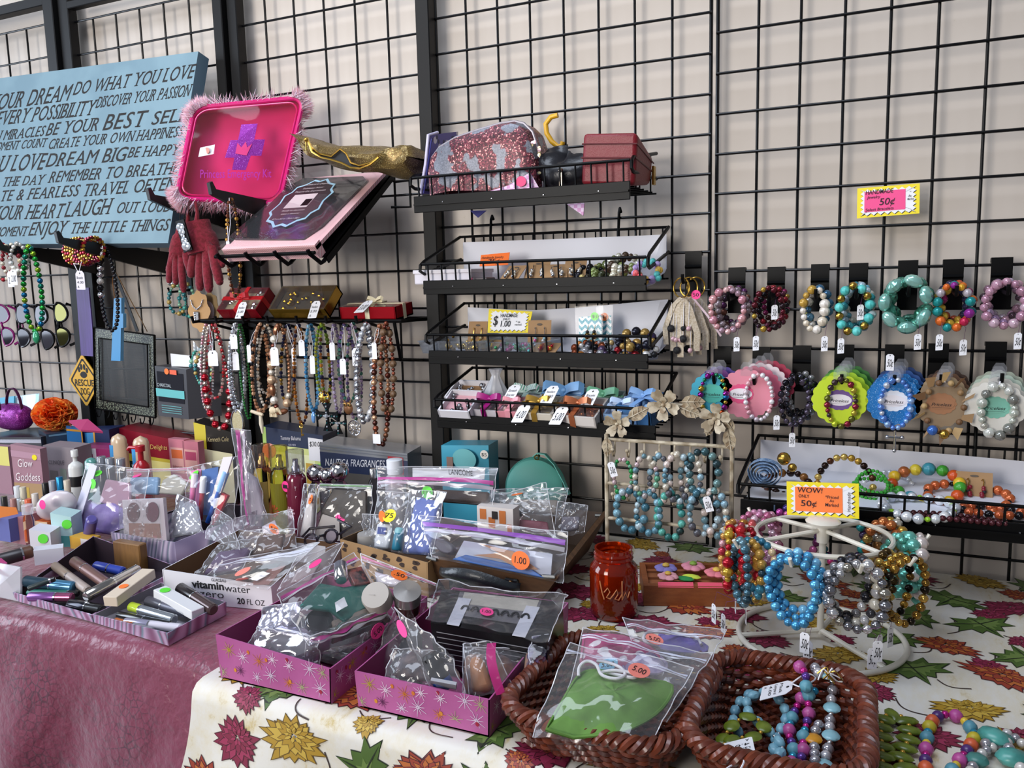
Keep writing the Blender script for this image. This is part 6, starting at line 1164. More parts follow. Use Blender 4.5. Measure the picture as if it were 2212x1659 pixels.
# ---- wicker baskets -----------------------------------------------------
WK=[m('#5a2412',.42,coat=.3),m('#6e3018',.42,coat=.3),m('#451a0e',.45,coat=.3)]
def wicker(label,c,w,d,h,yaw,rows=9,flare=.018,fr=0.):
    c=V(c); R=Matrix.Rotation(yaw,3,'Z'); t=thing('wicker_basket',label,'basket',c,'brown wicker baskets'); r=.05
    def per(k,off,n):
        hw,hd=w/2+off,d/2+off; P=[]
        L1,L2=2*(hw-r),2*(hd-r); ar=PI*r/2; tot=2*L1+2*L2+4*ar
        for i in range(n):
            s=tot*i/n
            for seg,(ln,) in enumerate(((L1,),(ar,),(L2,),(ar,),(L1,),(ar,),(L2,),(ar,))):
                if s<=ln: break
                s-=ln
            cxs=((hw-r,-hd+r),(hw-r,hd-r),(-hw+r,hd-r),(-hw+r,-hd+r)); q=seg//2
            if seg%2==0:
                if q==0: p=(-hw+r+s,-hd)
                elif q==1: p=(hw,-hd+r+s)
                elif q==2: p=(hw-r-s,hd)
                else: p=(-hw,hd-r-s)
                nx=((0,-1),(1,0),(0,1),(-1,0))[q]
            else:
                g=s/r-PI/2+q*PI/2; nx=(math.cos(g),math.sin(g)); p=(cxs[q][0]+r*nx[0],cxs[q][1]+r*nx[1])
            P.append((p,nx))
        return P
    nst=52; b=MB()
    for k in range(rows):
        q=k/(rows-1); z=.010+(h-.014)*q; off=-flare*(1-q)
        pp=per(k,off,nst*4); P=[]
        for i,(p,nx) in enumerate(pp): wv=.0042*math.sin(2*PI*i/8+(k%2)*PI); P.append(c+R@V((p[0]+nx[0]*wv,p[1]+nx[1]*wv,z+fr*math.sin(i*.05))))
        b.tube(P,.0041,WK[k%3],6,True)
    part(t,'woven_side',b); b=MB()
    for i,((p,nx),(p0,n0)) in enumerate(zip(per(0,0,nst),per(0,-flare,nst))): b.tube([c+R@V((p0[0],p0[1],.004)),c+R@V((p[0],p[1],h))],.0026,WK[2],5)
    part(t,'stakes',b); b=MB(); pp=per(0,.001,nst*6)
    for j in range(3): b.tube([c+R@V((p[0]+nx[0]*.0075*math.cos(2*PI*i/12+j*2.1),p[1]+nx[1]*.0075*math.cos(2*PI*i/12+j*2.1),h+.004+.0062*math.sin(2*PI*i/12+j*2.1))) for i,(p,nx) in enumerate(pp)],.0046,WK[j%2],6,True)
    part(t,'braided_rim',b); b=MB()
    nb=int((d-2*flare)/.0085)
    for k in range(nb):
        y=-(d/2-flare-.006)+k*.0085; xx=w/2-flare-.004; P=[c+R@V((-xx+2*xx*i/36,y,.006+.0028*math.sin(i*PI/2+(k%2)*PI))) for i in range(37)]; b.tube(P,.0038,WK[k%3],5)
    part(t,'woven_base',b); return t
# ======================= boxes, bags and goods on the tables ===========
def openbox(name,label,base,rim,h,mt,inn=None,th=.002,cat='box',z=.753,fronth=None,deco=None,grp=None):
    """open box from 4 base corners FL,FR,BR,BL (x,y) and 4 rim corners"""
    hs=h if isinstance(h,(list,tuple)) else [h]*4; A=[V((x,y,z)) for x,y in base]; Bq=[V((x,y,z+hh)) for (x,y),hh in zip(rim,hs)]; inn=inn or mt
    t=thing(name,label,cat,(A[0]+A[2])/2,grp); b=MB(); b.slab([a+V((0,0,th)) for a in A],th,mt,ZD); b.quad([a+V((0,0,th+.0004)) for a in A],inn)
    for i in range(4):
        j=(i+1)%4; q=[A[i],A[j],Bq[j],Bq[i]]; n=(q[1]-q[0]).cross(q[3]-q[0]).normalized(); k=len(b.v); N=6
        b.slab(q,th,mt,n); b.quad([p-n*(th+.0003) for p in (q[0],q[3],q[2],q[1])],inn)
    part(t,'carton',b)
    if deco:
        b=MB()
        for i in deco[1]:
            j=(i+1)%4; q=[A[i],A[j],Bq[j],Bq[i]]; n=(q[1]-q[0]).cross(q[3]-q[0]).normalized(); deco[0](b,q,n,i)
        part(t,'print',b,smooth=False)
    return t
def qmap(q): return lambda s,v:(q[0]*(1-s)+q[1]*s)*(1-v)+(q[3]*(1-s)+q[2]*s)*v
# ---- pink star boxes
def stars(b,q,n,i):
    f=qmap(q); L=(q[1]-q[0]).length; H=(q[3]-q[0]).length; R=random.Random(31+i); cs=[m('#e6cfe0',.5),m('#b5a02f',.5),m('#d9c6da',.5),m('#c8742f',.5),m('#6a2a5a',.5),m('#a8a87a',.5)]
    N=max(6,int(L/.026))
    for k in range(N):
        for r in range(2):
            s=(k+.5+.3*(r-.5)+R.uniform(-.15,.15))/N; v=.26+.46*r+R.uniform(-.12,.12); rad=R.uniform(.009,.015); c=R.choice(cs); o=f(s,v)+n*.0006; a0=R.random()
            ex=(q[1]-q[0]).normalized(); ey=(q[3]-q[0]).normalized()
            for j in range(10):
                a=a0+j*PI/5; l=rad*(1 if j%2 else .72); d=ex*math.cos(a)+ey*math.sin(a); w=(ex*-math.sin(a)+ey*math.cos(a))*.0005
                e=o+d*l; sv=(e-q[0]).dot(ey)/H; su_=(e-q[0]).dot(ex)/L
                if 0<sv<1 and 0<su_<1: b.quad([o-w,e-w*.5,e+w*.5,o+w],c)
    for k in range(int(N*.9)):
        o=f(R.uniform(.05,.95),R.uniform(.12,.9))+n*.0006; ex=(q[1]-q[0]).normalized(); ey=(q[3]-q[0]).normalized(); b.quad([o+(ex*math.cos(g)+ey*math.sin(g)*1.2)*.0026 for g in [i*PI/5 for i in range(10)]],m(R.choice(('#c8702a','#9a1636','#d08a2a','#5a9a3a')),.5))
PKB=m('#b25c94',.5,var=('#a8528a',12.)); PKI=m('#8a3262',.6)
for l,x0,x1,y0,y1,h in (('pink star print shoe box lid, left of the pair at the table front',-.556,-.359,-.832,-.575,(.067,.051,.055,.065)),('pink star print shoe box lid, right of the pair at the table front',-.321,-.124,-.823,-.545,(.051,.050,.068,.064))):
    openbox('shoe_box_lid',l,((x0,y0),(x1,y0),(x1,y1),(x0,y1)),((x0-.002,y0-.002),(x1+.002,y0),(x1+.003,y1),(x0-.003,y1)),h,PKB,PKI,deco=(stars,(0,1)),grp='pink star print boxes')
# ---- white drink tray
def vw(b,q,n,i):
    f=qmap(q); ex=q[1]-q[0]; ey=q[3]-q[0]; L=ex.length; k=m('#1c1c20',.6)
    write(b,'vitamin',f(.27,.56),ex,ey,.0135,k,.30*L,0,.0008,.03); write(b,'water',f(.575,.56),ex,ey,.0135,k,.235*L,0,.0008,-.004); write(b,'GLACÉAU',f(.46,.86),ex,ey,.0055,k,.135*L,0,.0008); write(b,'zero',f(.34,.28),ex,ey,.013,k,.22*L,0,.0008,-.004); write(b,'20',f(.68,.16),ex,ey,.0105,k,.07*L,0,.0008,.025); write(b,'FL OZ',f(.77,.16),ex,ey,.0105,k,.16*L,0,.0008,-.006)
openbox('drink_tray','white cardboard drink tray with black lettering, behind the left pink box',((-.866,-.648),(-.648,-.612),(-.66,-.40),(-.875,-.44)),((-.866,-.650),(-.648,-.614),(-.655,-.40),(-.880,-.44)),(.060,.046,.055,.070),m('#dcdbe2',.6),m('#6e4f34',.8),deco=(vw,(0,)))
# ---- leopard box
def leo(b,q,n,i):
    f=qmap(q); ex=(q[1]-q[0]).normalized(); ey=(q[3]-q[0]).normalized(); R=random.Random(5+i); L=(q[1]-q[0]).length; H=(q[3]-q[0]).length; dk=m('#3a2a22',.7); N=int(L/.030)
    for k in range(N):
        for r in range(3):
            o=f((k+.5+.5*(r%2)-.25)/N,(r+.5)/3)+n*.0006; r0=R.uniform(.0075,.011)
            for j in range(R.choice((2,3,3))):
                a=R.random()*6+j*2.1; c=o+(ex*math.cos(a)+ey*math.sin(a))*r0*.55; pts=[c+(ex*math.cos(g)*(1+.25*math.sin(3*g+a))+ey*math.sin(g)*.75)*r0*.55 for g in [2*PI*i/12 for i in range(12)]]
                if all(0<(p-q[0]).dot(ex)<L and 0<(p-q[0]).dot(ey)<H for p in pts): b.quad(pts,dk)
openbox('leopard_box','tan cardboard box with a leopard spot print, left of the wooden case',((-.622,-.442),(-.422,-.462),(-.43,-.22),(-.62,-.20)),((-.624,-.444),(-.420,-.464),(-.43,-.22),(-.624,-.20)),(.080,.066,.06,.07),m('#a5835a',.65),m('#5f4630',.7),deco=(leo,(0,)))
# ---- wooden case with a leather handle
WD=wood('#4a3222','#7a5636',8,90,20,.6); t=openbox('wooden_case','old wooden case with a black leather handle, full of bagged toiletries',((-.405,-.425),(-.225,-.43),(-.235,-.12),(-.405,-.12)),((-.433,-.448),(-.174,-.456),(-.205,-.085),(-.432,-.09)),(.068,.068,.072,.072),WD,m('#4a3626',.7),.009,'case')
hl=m('#22262a',.3,bump=(160.,.35),coat=.3); hz=.797; hy=-.452
def hb(u,v):
    x=-.395+.155*u; k=math.sin(PI*u); a=-.9+1.8*v; return V((x,hy-.028*k**.5-.004+.012*math.cos(a*1.2)*-1,hz+.010+.012*k-.012*u*0+ .016*(a)*(.55+.45*k)-.01*u))
b=MB(); b.surf(hb,24,8,hl); b.surf(lambda u,v:hb(u,v)+V((0,.004,-.001)),24,8,hl); part(t,'handle',b,'black stitched leather handle')
for x in (-.372,-.262): b=MB(); b.box((x,hy+.004,hz-.014),(.026,.008,.046),hl,bev=.002); b.ball((x,hy-.002,hz+.004),.004,m('#8a6a4a',.3,.8),1); part(t,'handle_strap',b)
b=MB(); mtl=m('#7d7f80',.4,.7)
for x,y in ((-.428,-.446),(-.180,-.453),(-.208,-.092)): b.tube([(x,y+.02,.824),(x,y-.004,.823),(x+(.02 if x<-.3 else -.02),y-.006,.822)],.0035,mtl,6)
part(t,'corner_trim',b,'metal corner trim')
# ---- marbled foil boxes at the left
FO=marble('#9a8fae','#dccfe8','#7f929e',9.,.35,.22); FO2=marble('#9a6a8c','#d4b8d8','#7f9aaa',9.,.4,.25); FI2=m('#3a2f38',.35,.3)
openbox('foil_box','shiny marbled foil box behind the makeup trays, holding wrapped palettes',((-1.145,-.525),(-.970,-.522),(-.91,-.34),(-1.10,-.33)),((-1.150,-.525),(-.972,-.522),(-.905,-.335),(-1.10,-.33)),(.060,.058,.085,.08),FO,FI2)
openbox('foil_tray','left marbled foil tray of mascaras and makeup tubes',((-1.133,-.750),(-.909,-.764),(-.935,-.545),(-1.172,-.545)),((-1.135,-.752),(-.909,-.766),(-.935,-.545),(-1.178,-.545)),(.016,.014,.018,.055),FO2,FI2,grp='marbled foil trays')
openbox('foil_tray','right marbled foil tray of mascaras, at the cloth edge',((-.907,-.764),(-.713,-.783),(-.715,-.655),(-.90,-.625)),((-.907,-.766),(-.711,-.785),(-.712,-.655),(-.90,-.625)),(.015,.022,.024,.022),FO2,m('#8a8790',.5),grp='marbled foil trays')
b=MB(); b.box((-1.06,-.555,.785),(.075,.02,.055),wood('#5a3a1c','#8a6230',20,20,4),bev=.002); solo('wood_block','small brown wood grained box at the back of the left makeup tray','box',b)
# ---- generic builders
def Zp(x,y,z=None): return T(x,y,z)
def pen(label,p0,p1,r,c1,c2=None,split=.5,name='mascara_tube',cat='makeup',grp='makeup tubes in the foil trays',ring=True,r2=None):
    p0=V(p0);p1=V(p1); pm=p0.lerp(p1,split); d=(p1-p0).normalized(); t=thing(name,label,cat,(p0+p1)/2-V((0,0,r)),grp); b=MB(); b.tube([p0,p0+d*r*.3,pm],[r*.75,r,r],c1,14); part(t,'tube',b)
    b=MB(); b.tube([pm,p1-d*r*.3,p1],[r2 or r*.96,r2 or r*.96,(r2 or r)*.7],c2 or c1,14); part(t,'cap',b)
    if ring: b=MB(); b.tube([pm-d*.0015,pm+d*.0015],r*1.03,CHROME,14); part(t,'metal_ring',b)
    return t
def prod(name,label,cat,a,c,Yf,dp,mt,z0=.753,pr=(),tx=(),Yr=None,grp=None,stk=(),topm=None,lean=0.):
    """product box: a,c = top front corners in the photo, front at depth Yf (right end Yr), running back dp, down to z0"""
    A=U(*a,Yf); C=U(*c,Yr if Yr is not None else Yf); ex=V((C.x-A.x,C.y-A.y,0)).normalized(); ey=V((-ex.y,ex.x,0)); o=ey*dp
    F=[V((A.x,A.y,z0))-ey*lean,V((C.x,C.y,z0))-ey*lean,C,A]; t=thing(name,label,cat,(F[0]+F[1])/2+o/2,grp); b=MB(); vs=F+[p+o for p in F]
    b.add(vs,[(0,1,2,3),(1,5,6,2),(5,4,7,6),(4,0,3,7),(4,5,1,0)],mt); b.add([vs[i] for i in (3,2,6,7)],[(0,1,2,3)],topm or mt); part(t,'carton',b)
    f=qmap(F); n=ex.cross(F[3]-F[0]).normalized()
    if pr or tx or stk:
        b=MB()
        for i,(s0,q0,s1,q1,h) in enumerate(pr): b.quad([f(s,q)+n*(.0005+.0002*i) for s,q in ((s0,q0),(s1,q0),(s1,q1),(s0,q1))],h if not isinstance(h,str) else m(h,.45))
        for x,s,q,w,h,c_ in tx: write(b,x,f(s,q)+n*.0014,ex,F[3]-F[0],h,c_ if not isinstance(c_,str) else m(c_,.5),w*(F[1]-F[0]).length,.1)
        for s,q,r,mm,x in stk: dot(b,f(s,q)+n*.0012,ex,F[3]-F[0],r,mm,x)
        part(t,'print',b,smooth=False)
    return t
def bottle(name,label,cat,px,py,Yf,r,cr,ch,body,cap,z0=.753,shoulder=.015,grp=None,deco=None,capm=None,sq=1.,neck=0.):
    """round bottle whose cap top shows at px,py in the photo"""
    tp=U(px,py,Yf); x,y=tp.x,tp.y; hb_=tp.z-ch-neck; t=thing(name,label,cat,V((x,y,z0)),grp); b=MB(); b.lathe([(.0001,z0),(r*.94,z0),(r,z0+.003),(r,hb_-shoulder),(r*.9,hb_-shoulder*.5),(max(cr*.7,.002),hb_),(.0001,hb_+.0005)],(x,y,0),body,22); part(t,'body',b)
    if neck: b=MB(); b.lathe([(cr*.6,hb_-.001),(cr*.6,hb_+neck+.002)],(x,y,0),cap,12); part(t,'neck',b)
    b=MB(); b.lathe([(.0001,hb_+neck),(cr,hb_+neck),(cr,tp.z-.001),(cr*.92,tp.z),(.0001,tp.z)],(x,y,0),cap,20); part(t,'cap',b)
    if deco: deco(t,x,y,z0,hb_,tp.z)
    return t
def bag(label,Q,zips=None,puff=.02,stk=(),haze=.08,zq=(.82,.9),fm=None,grp='clear zip bags of goods',name='zip_bag',cat='bag',seal=True,lo=.05,hi=.5):
    """sealed clear bag; Q = BL,BR,TR,TL in the place; returns map (s,q,depth) to a point"""
    n=(Q[1]-Q[0]).cross(Q[3]-Q[0]).normalized()
    if n.dot(CL-Q[0])<0: n=-n
    R=random.Random(len(label)*7+int(Q[0].x*999)); ph=[R.uniform(0,6) for _ in range(6)]; f=qmap(Q); ed=lambda s,q:max(0,math.sin(PI*s)*math.sin(PI*min(1,q/.9)) if q<.9 else 0)**.6
    wr=lambda s,q:(math.sin(7*s+ph[0]+3*q)+math.sin(11*q+ph[1]-4*s)+.7*math.sin(17*(s+q)+ph[2])+.6*math.sin(23*(s-q)+ph[3]))
    B=lambda s,q,d=0.:f(s,q)+n*d
    fr=lambda s,q:f(s,q)+n*(puff*ed(s,q)+.0022*wr(s,q)+.0006); bk=lambda s,q:f(s,q)-n*(puff*ed(s,q)*.8-.0022*wr(s,q)+.0006)
    t=thing(name,label,cat,min(Q,key=lambda p:p.z).copy(),grp); mt=fm or film('#ffffff',haze,22.,.09,lo,hi); b=MB(); b.surf(fr,18,16,mt); b.surf(bk,18,16,mt); part(t,'clear_film',b)
    if zips:
        b=MB(); h=zips
        for k,(q0,q1) in enumerate(((zq[0],zq[0]+(zq[1]-zq[0])*.38),(zq[0]+(zq[1]-zq[0])*.55,zq[1]))):
            b.surf(lambda a,c:fr(.01+.98*a,q0+(q1-q0)*c)+n*(.0012+.0008*math.sin(PI*c)),18,2,film(h,.42,60.,.15,.05,.3) if k==0 else m(h,.35,al=.75))
        part(t,'zip_strip',b)
    if seal:
        b=MB(); b.tube([fr(0,i/12) for i in range(13)],.0007,film('#ffffff',.5,9.,.2,.1,.4),4); b.tube([fr(1,i/12) for i in range(13)],.0007,film('#ffffff',.5,9.,.2,.1,.4),4); b.tube([fr(i/12,1) for i in range(13)],.0007,film('#ffffff',.5,9.,.2,.1,.4),4); part(t,'seam',b)
    for k,(s,q,r,mm,x) in enumerate(stk):
        b=MB(); e=.02; ux=fr(s+e,q)-fr(s-e,q); uy=fr(s,q+e)-fr(s,q-e); c=fr(s,q); nn=ux.cross(uy).normalized()
        if nn.dot(CL-c)<0: ux=-ux
        dot(b,c+n*.0015,ux,uy,r,mm,x); part(t,'price_sticker',b)
    B.t=t; B.n=n; return B
GI='goods inside the clear bags'
def flat(name,label,cat,B,pts,th,mt,d=0.,grp=GI,bev=0):
    P=[B(s,q,d) for s,q in pts]; b=MB(); b.slab(P,th,mt,B.n); o=solo(name,label,cat,b,grp)
    if bev: mo=o.modifiers.new('edge','BEVEL'); mo.width=bev; mo.segments=2
    return o
def lab(o,name,B,pts,th,mt,d):
    b=MB(); b.slab([B(s,q,d) for s,q in pts],th,mt,B.n); return part(o,name,b)
def tub(name,label,cat,B,a,c,r,m1,m2=None,d=0.,split=.6,r2=None): return pen(label,B(*a,d),B(*c,d),r,m1,m2,split,name,cat,GI,False,r2)
def Q4(*c): return [U(*p) for p in c]
def QZ(*c): return [T(*p) for p in c]
def rect(s0,q0,s1,q1): return ((s0,q0),(s1,q0),(s1,q1),(s0,q1))
ZP='#c8459a'; ZC='#d8dcf0'; ZV='#9a58c0'
# ---- back row along the wall, left to right
prod('train_case','black makeup case with silver edges below the glitter purse','case',(-60,945),(88,944),-.22,.16,m('#2a272c',.35),pr=((0,.90,1,.96,SILV),(0,.50,1,.60,SILV),(.62,.44,.78,.62,CHROME)),topm=m('#1c1a1e',.3))
zc=U(40,944,-.22).z
t=thing('glitter_purse','small purple glitter handbag with two arched handles on the makeup case','handbag',U(30,930,-.16)); gp=glitter('#4a0a4a','#8a1a8a','#ff8aff',1100); c=U(28,905,-.15); c.z=zc+.040
b=MB(); b.surf(lambda u,v:c+V(((.066*math.cos(PI*v)),.034*math.cos(2*PI*u)*(math.sin(PI*v)**.35),.040*math.sin(2*PI*u)*(math.sin(PI*v)**.35))),26,16,gp); part(t,'shell',b)
for k,(y,x) in enumerate(((-.036,-.032),(-.01,.026))): b=MB(); b.ribbon([c+V((x+.033*math.cos(g),y,.024+.062*math.sin(g))) for g in [PI*i/14 for i in range(15)]],.008,m('#4a0f3f',.5),(0,1,0),.0025); b.ball(c+V((x+.033,y-.004,.012)),.004,GOLD,1); part(t,'handle',b)
prod('eyeshadow_palette','flat dark blue palette box under the orange bath puff','box',(100,938),(148,932),-.21,.10,m('#2c3a4a',.35),pr=((.1,.86,.9,.94,'#6a8a9a'),),z0=.87,Yr=-.16)
b=MB(); R3=random.Random(9); c=U(118,894,-.155); ors=[m(h,.8,sub=.5) for h in ('#ff8228','#f46418','#ff9a3c','#f0561e')]
t=thing('bath_puff','fluffy orange mesh bath puff on the blue palette box','bath puff',c-V((0,0,.05)))
for k in range(80):
    d=V((R3.gauss(0,1),R3.gauss(0,1),R3.gauss(0,1))).normalized(); e1=d.orthogonal().normalized(); e1=Matrix.Rotation(R3.random()*6,3,d)@e1; sp_=R3.uniform(.5,1.1); ph=R3.random()*6; fr_=R3.uniform(5,9)
    def rib(u,v):
        g=(u-.5)*2*sp_; q=(d*math.cos(g)+e1*math.sin(g)).normalized(); w=d.cross(e1); r=.62+.42*v; q2=q*r+w*(.16*math.sin(fr_*g+ph)*v+.05*math.sin(2*fr_*g))
        return c+V((q2.x*.066,q2.y*.05,q2.z*.045))
    b.surf(rib,16,3,ors[k%4])
b.ball(c,.034,ors[1],1,(1.1,.9,.8))
part(t,'mesh_ruffles',b); b=MB(); b.tube([c+V((.055,0,-.01)),c+V((.075,-.01,-.03)),c+V((.08,-.01,-.045))],.0015,m('#8a3a2a',.7),5); part(t,'cord',b)
prod('perfume_box','light blue perfume box with orange edges, left of the pair by the wall','box',(143,926),(177,929),-.20,.06,m('#2f78b8',.4),pr=((0,.97,1,1,'#d89a3a'),(.92,0,1,1,'#d89a3a'),(0,.55,.9,.75,'#8fc0dc')),Yr=-.17,grp='blue perfume boxes')
prod('perfume_box','navy and blue perfume box, right of the pair by the wall','box',(178,930),(235,928),-.16,.07,m('#1c2a55',.4),pr=((.08,.3,.42,.96,'#3f8fc8'),(.40,.3,.46,.98,'#d89a3a')),Yr=-.14,grp='blue perfume boxes')
b=MB(); Q=Q4((175,928,-.23),(222,932,-.20),(190,905,-.19),(148,908,-.22)); b.slab(Q,.006,m('#c04a78',.25)); solo('blister_card','pink and clear blister card lying on the blue perfume boxes','pack',b)
b=MB(); Q=Q4((0,905,-.03),(75,885,-.03),(78,850,-.02),(0,860,-.02)); b.slab(Q,.01,film('#d8f0ff',.3,20.)); b.slab([p+V((-.01,-.005,0)) for p in (Q[0],Q[0].lerp(Q[1],.5),Q[3].lerp(Q[2],.5),Q[3])],.004,m('#3fa0c0',.4)); solo('clear_packet','clear packet with a blue card behind the glitter purse','pack',b)
def win(b_h): return b_h
prod('gift_set_box','red bath gift set box with gold lettering and a gold window','box',(252,924),(412,958),-.10,.09,m('#8a1428',.35),pr=((.10,.05,.95,.62,'#c8b23a'),(.18,.08,.9,.56,'#e8dc8a'),(.12,.08,.30,.5,'#2a2a1c')),tx=(('Deluxe Delights for Bath',.22,.72,.72,.013,'#d8b060'),),Yr=-.07)
for k,(px,l) in enumerate(((380,'pink bath tube leaning before the red gift set box, left'),(410,'pink bath tube leaning before the red gift set box, right'))): prod('bath_tube',l,'tube',(px-17,947+5*k),(px+17,950+5*k),-.17,.02,m('#c87a88',.3),pr=((.1,.2,.9,.8,'#e0a8a0'),(.15,.55,.85,.75,'#d86a3a' if k==0 else '#b84a6a')),tx=(('wonder' if k else 'bloom',.2,.32,.6,.008,'#7a1a2a'),),z0=.82,grp='pink bath tubes')
prod('gift_set_box','black and yellow fragrance gift box with a white window, by the wall','box',(418,912),(502,934),-.14,.07,m('#1a1612',.3),pr=((0,0,.16,1,'#d8c83a'),(.0,.62,.30,1,'#d8c83a'),(.16,.02,.96,.70,'#f0ecc0'),(.4,.1,.62,.5,'#2a1a1a')),tx=(('Kenneth Cole',.34,.80,.55,.012,'#c8b88a'),),Yr=-.10)
t=prod('gift_set_box','navy fragrance gift box with a yellow window and a 30 dollar label','box',(566,921),(697,941),-.11,.08,m('#1c2c4c',.35),pr=((.0,0,.06,1,'#a8c86a'),(.06,0,.94,.80,'#cfd88a'),(.12,.05,.85,.72,'#e8ecb8'),(.70,.10,.82,.62,'#c8a03a'),(.76,.66,1.,.95,'#e4e4e8')),tx=(('Tommy Bahama',.30,.87,.34,.010,'#d8d8e0'),('FOR MEN',.43,.81,.12,.005,'#b8b8c8'),('$30.00',.78,.84,.2,.012,INK)),stk=((.10,.72,.019,m('#e0988a',.6),''),(.90,.55,.015,GN,'N')),Yr=-.08)
t=prod('gift_set_box','silver and navy striped fragrance gift box by the wall','box',(690,958),(880,980),-.15,.09,m('#8d9198',.3,.5),pr=((0,.66,1,.90,'#1f2c4c'),(0,.0,1,.66,'#5a5650'),(0,.93,1,.945,'#5f646e'),(0,.965,1,.98,'#5f646e'),(.78,.52,.95,.94,'#b0202c')),tx=(('NAUTICA FRAGRANCES',.06,.73,.68,.017,'#e0e0e6'),('$21.99',.795,.80,.13,.014,'#f0e8e8'),('$47.00',.80,.66,.12,.010,'#f0e8e8')),Yr=-.11,topm=m('#b8bcc4',.25,.7))
b=MB(); p=U(806,958,-.16); b.slab([p,p+V((.02,0,.0)),p+V((.02,0,.022)),p+V((0,0,.022))],.0008,PAPER,V((0,-1,0))); solo('price_label','small white handwritten label at the top of the silver fragrance box','label',b)
# perfume bottles with clear caps
def mist(label,px,py,h,body,capc,lab,flw,txt=None,stk=None,Yf=-.30):
    def deco(t,x,y,z0,zh,zt):
        R=.0215; g=lambda a,z,e=.0006:V((x+(R+e)*math.sin(a-.35),y-(R+e)*math.cos(a-.35),z)); b=MB()
        b.surf(lambda u,v:g(-1.5+3*u,z0+.02+(zh-.03-z0-.02)*v),14,2,lab)
        for k in range(10): a=k*PI/5; c=.12; b.quad([g(c+.10*math.cos(a),z0+.075+.002*math.sin(a),.0012),g(c+.55*math.cos(a-.2),z0+.075+.013*math.sin(a-.2),.0012),g(c+.62*math.cos(a),z0+.075+.015*math.sin(a),.0012),g(c+.55*math.cos(a+.2),z0+.075+.013*math.sin(a+.2),.0012)],flw)
        if txt:
            for i,s in enumerate(txt): write(b,s,g(-.45,z0+.125-.018*i,.0016),V((1,-.1,0)),ZD,.010,m('#e0c8d0',.5),.03,.2)
        part(t,'label',b,smooth=False); b=MB(); b.lathe([(.006,zh),(.009,zh+.002),(.009,zh+.014),(.006,zh+.018),(.006,zh+.03),(.0001,zh+.031)],(x,y,0),CHROME if capc!='#e8e8f0' else SILV,14); part(t,'sprayer',b)
        if stk: b=MB(); dot(b,g(-.35,zh-.028,.002),V((1,-.2,0)),ZD,.012,PK,'1'); part(t,'price_sticker',b)
    return bottle('body_mist',label,'bottle',px,py,Yf,.0215,.0195,.050,body,film(capc,.06,4.,.06,.12,.7),deco=deco,grp='body mist bottles')
mist('body mist bottle with an amber clear cap, left of the three',563,960,.2,glass('#e8c87a'),'#f0d0a0',m('#c8a860',.4),m('#8a5a2a',.5))
mist('yellow body mist bottle with an orange daisy, middle of the three',601,963,.2,glass('#d8d05a'),'#ece690',m('#8a8428',.3),m('#d8603a',.5))
mist('dark berry body mist bottle with a clear cap and pink sticker, right of the three',636,972,.2,m('#6a1430',.15,coat=1.),'#e8e8f0',m('#6a1a34',.3),m('#d8a8b8',.5),('WINTERBERRY','wonder'),1)
for k,(px,py,r,l) in enumerate(((681,1022,.020,'leftmost mirror silver ball bottle top'),(706,1027,.017,'middle mirror silver ball bottle top'),(733,1018,.021,'rightmost mirror silver ball bottle top, before the silver gift box'))):
    c=U(px,py,-.27); t=thing('ball_cap_bottle',l,'bottle',V((c.x,c.y,.753)),'bottles with mirror ball tops'); b=MB(); b.lathe([(.0001,.753),(.018,.753),(.018,c.z-r-.01),(.009,c.z-r),(.009,c.z-r*.8)],(c.x,c.y,0),glass('#c8c0d8'),16); part(t,'body',b); b=MB(); b.ball(c,r,CHROME,2); part(t,'ball_cap',b)
bottle('perfume_bottle','small dark perfume bottle with a silver neck before the silver gift box','bottle',806,1012,-.26,.012,.008,.02,glass('#b8b8c8'),SILV)
bottle('lotion_bottle','pale frosted bottle standing behind the bag with the pink zip','bottle',852,992,-.26,.022,.017,.03,film('#ffffff',.5,20.,.2,.1,.4),m('#dfe2e8',.3))
# blue brush box, mint case
t=prod('brush_box','bright blue box with an oval window and a 5 dollar sticker','box',(953,962),(1055,962),-.10,.06,m('#3f9fba',.4),pr=(),tx=(),Yr=-.09); b=MB(); A=U(953,962,-.10); cB=U(1003,992,-.101); b.slab([cB+V((.030*math.cos(g),-.0012,.024*math.sin(g))) for g in [2*PI*i/28 for i in range(28)]],.001,m('#6fb4b8',.3),V((0,-1,0))); b.box(cB+V((-.036,-.002,-.012)),(.016,.002,.030),m('#8a6f64',.8)); part(t,'window',b); b=MB(); dot(b,U(1046,982,-.102),XD,ZD,.010,m('#e4e0d8',.6),'$5'); part(t,'price_sticker',b)
t=thing('round_case','round mint green silicone case with a wrist strap, leaning on the grid','case',U(1160,1060,-.08)); MT=m('#62b3a6',.5); c=U(1157,1053,-.075); Rm_=Matrix.Rotation(.22,3,'Z')@Matrix.Rotation(PI/2-.12,3,'X'); b=MB(); b.lathe([(.0001,.022),(.050,.021),(.062,.014),(.065,.004),(.0655,.002),(.0655,-.002),(.065,-.004),(.062,-.014),(.0001,-.022)],c,MT,40,Rm_); part(t,'shell',b)
b=MB(); b.tube([c+Rm_@V((.0665*math.cos(g),.0665*math.sin(g),k)) for k in (0.,) for g in [2*PI*i/40 for i in range(40)]],.0015,m('#3f8a80',.5),6,True); part(t,'seam',b)
b=MB(); top=c+V((.006,-.004,.068)); b.tube([top+V((.005*math.cos(g),0,.005*math.sin(g))) for g in [2*PI*i/12 for i in range(12)]],.0014,GOLD,6,True); part(t,'ring',b); b=MB(); b.ribbon([top+V((-.008,0,.002)),top+V((.002,0,.010)),top+V((.022,-.004,.010)),top+V((.045,-.008,-.010)),top+V((.066,-.010,-.045)),top+V((.078,-.010,-.072))],.009,MT,(.2,1,.0),.002); part(t,'wrist_strap',b)
b=MB(); 
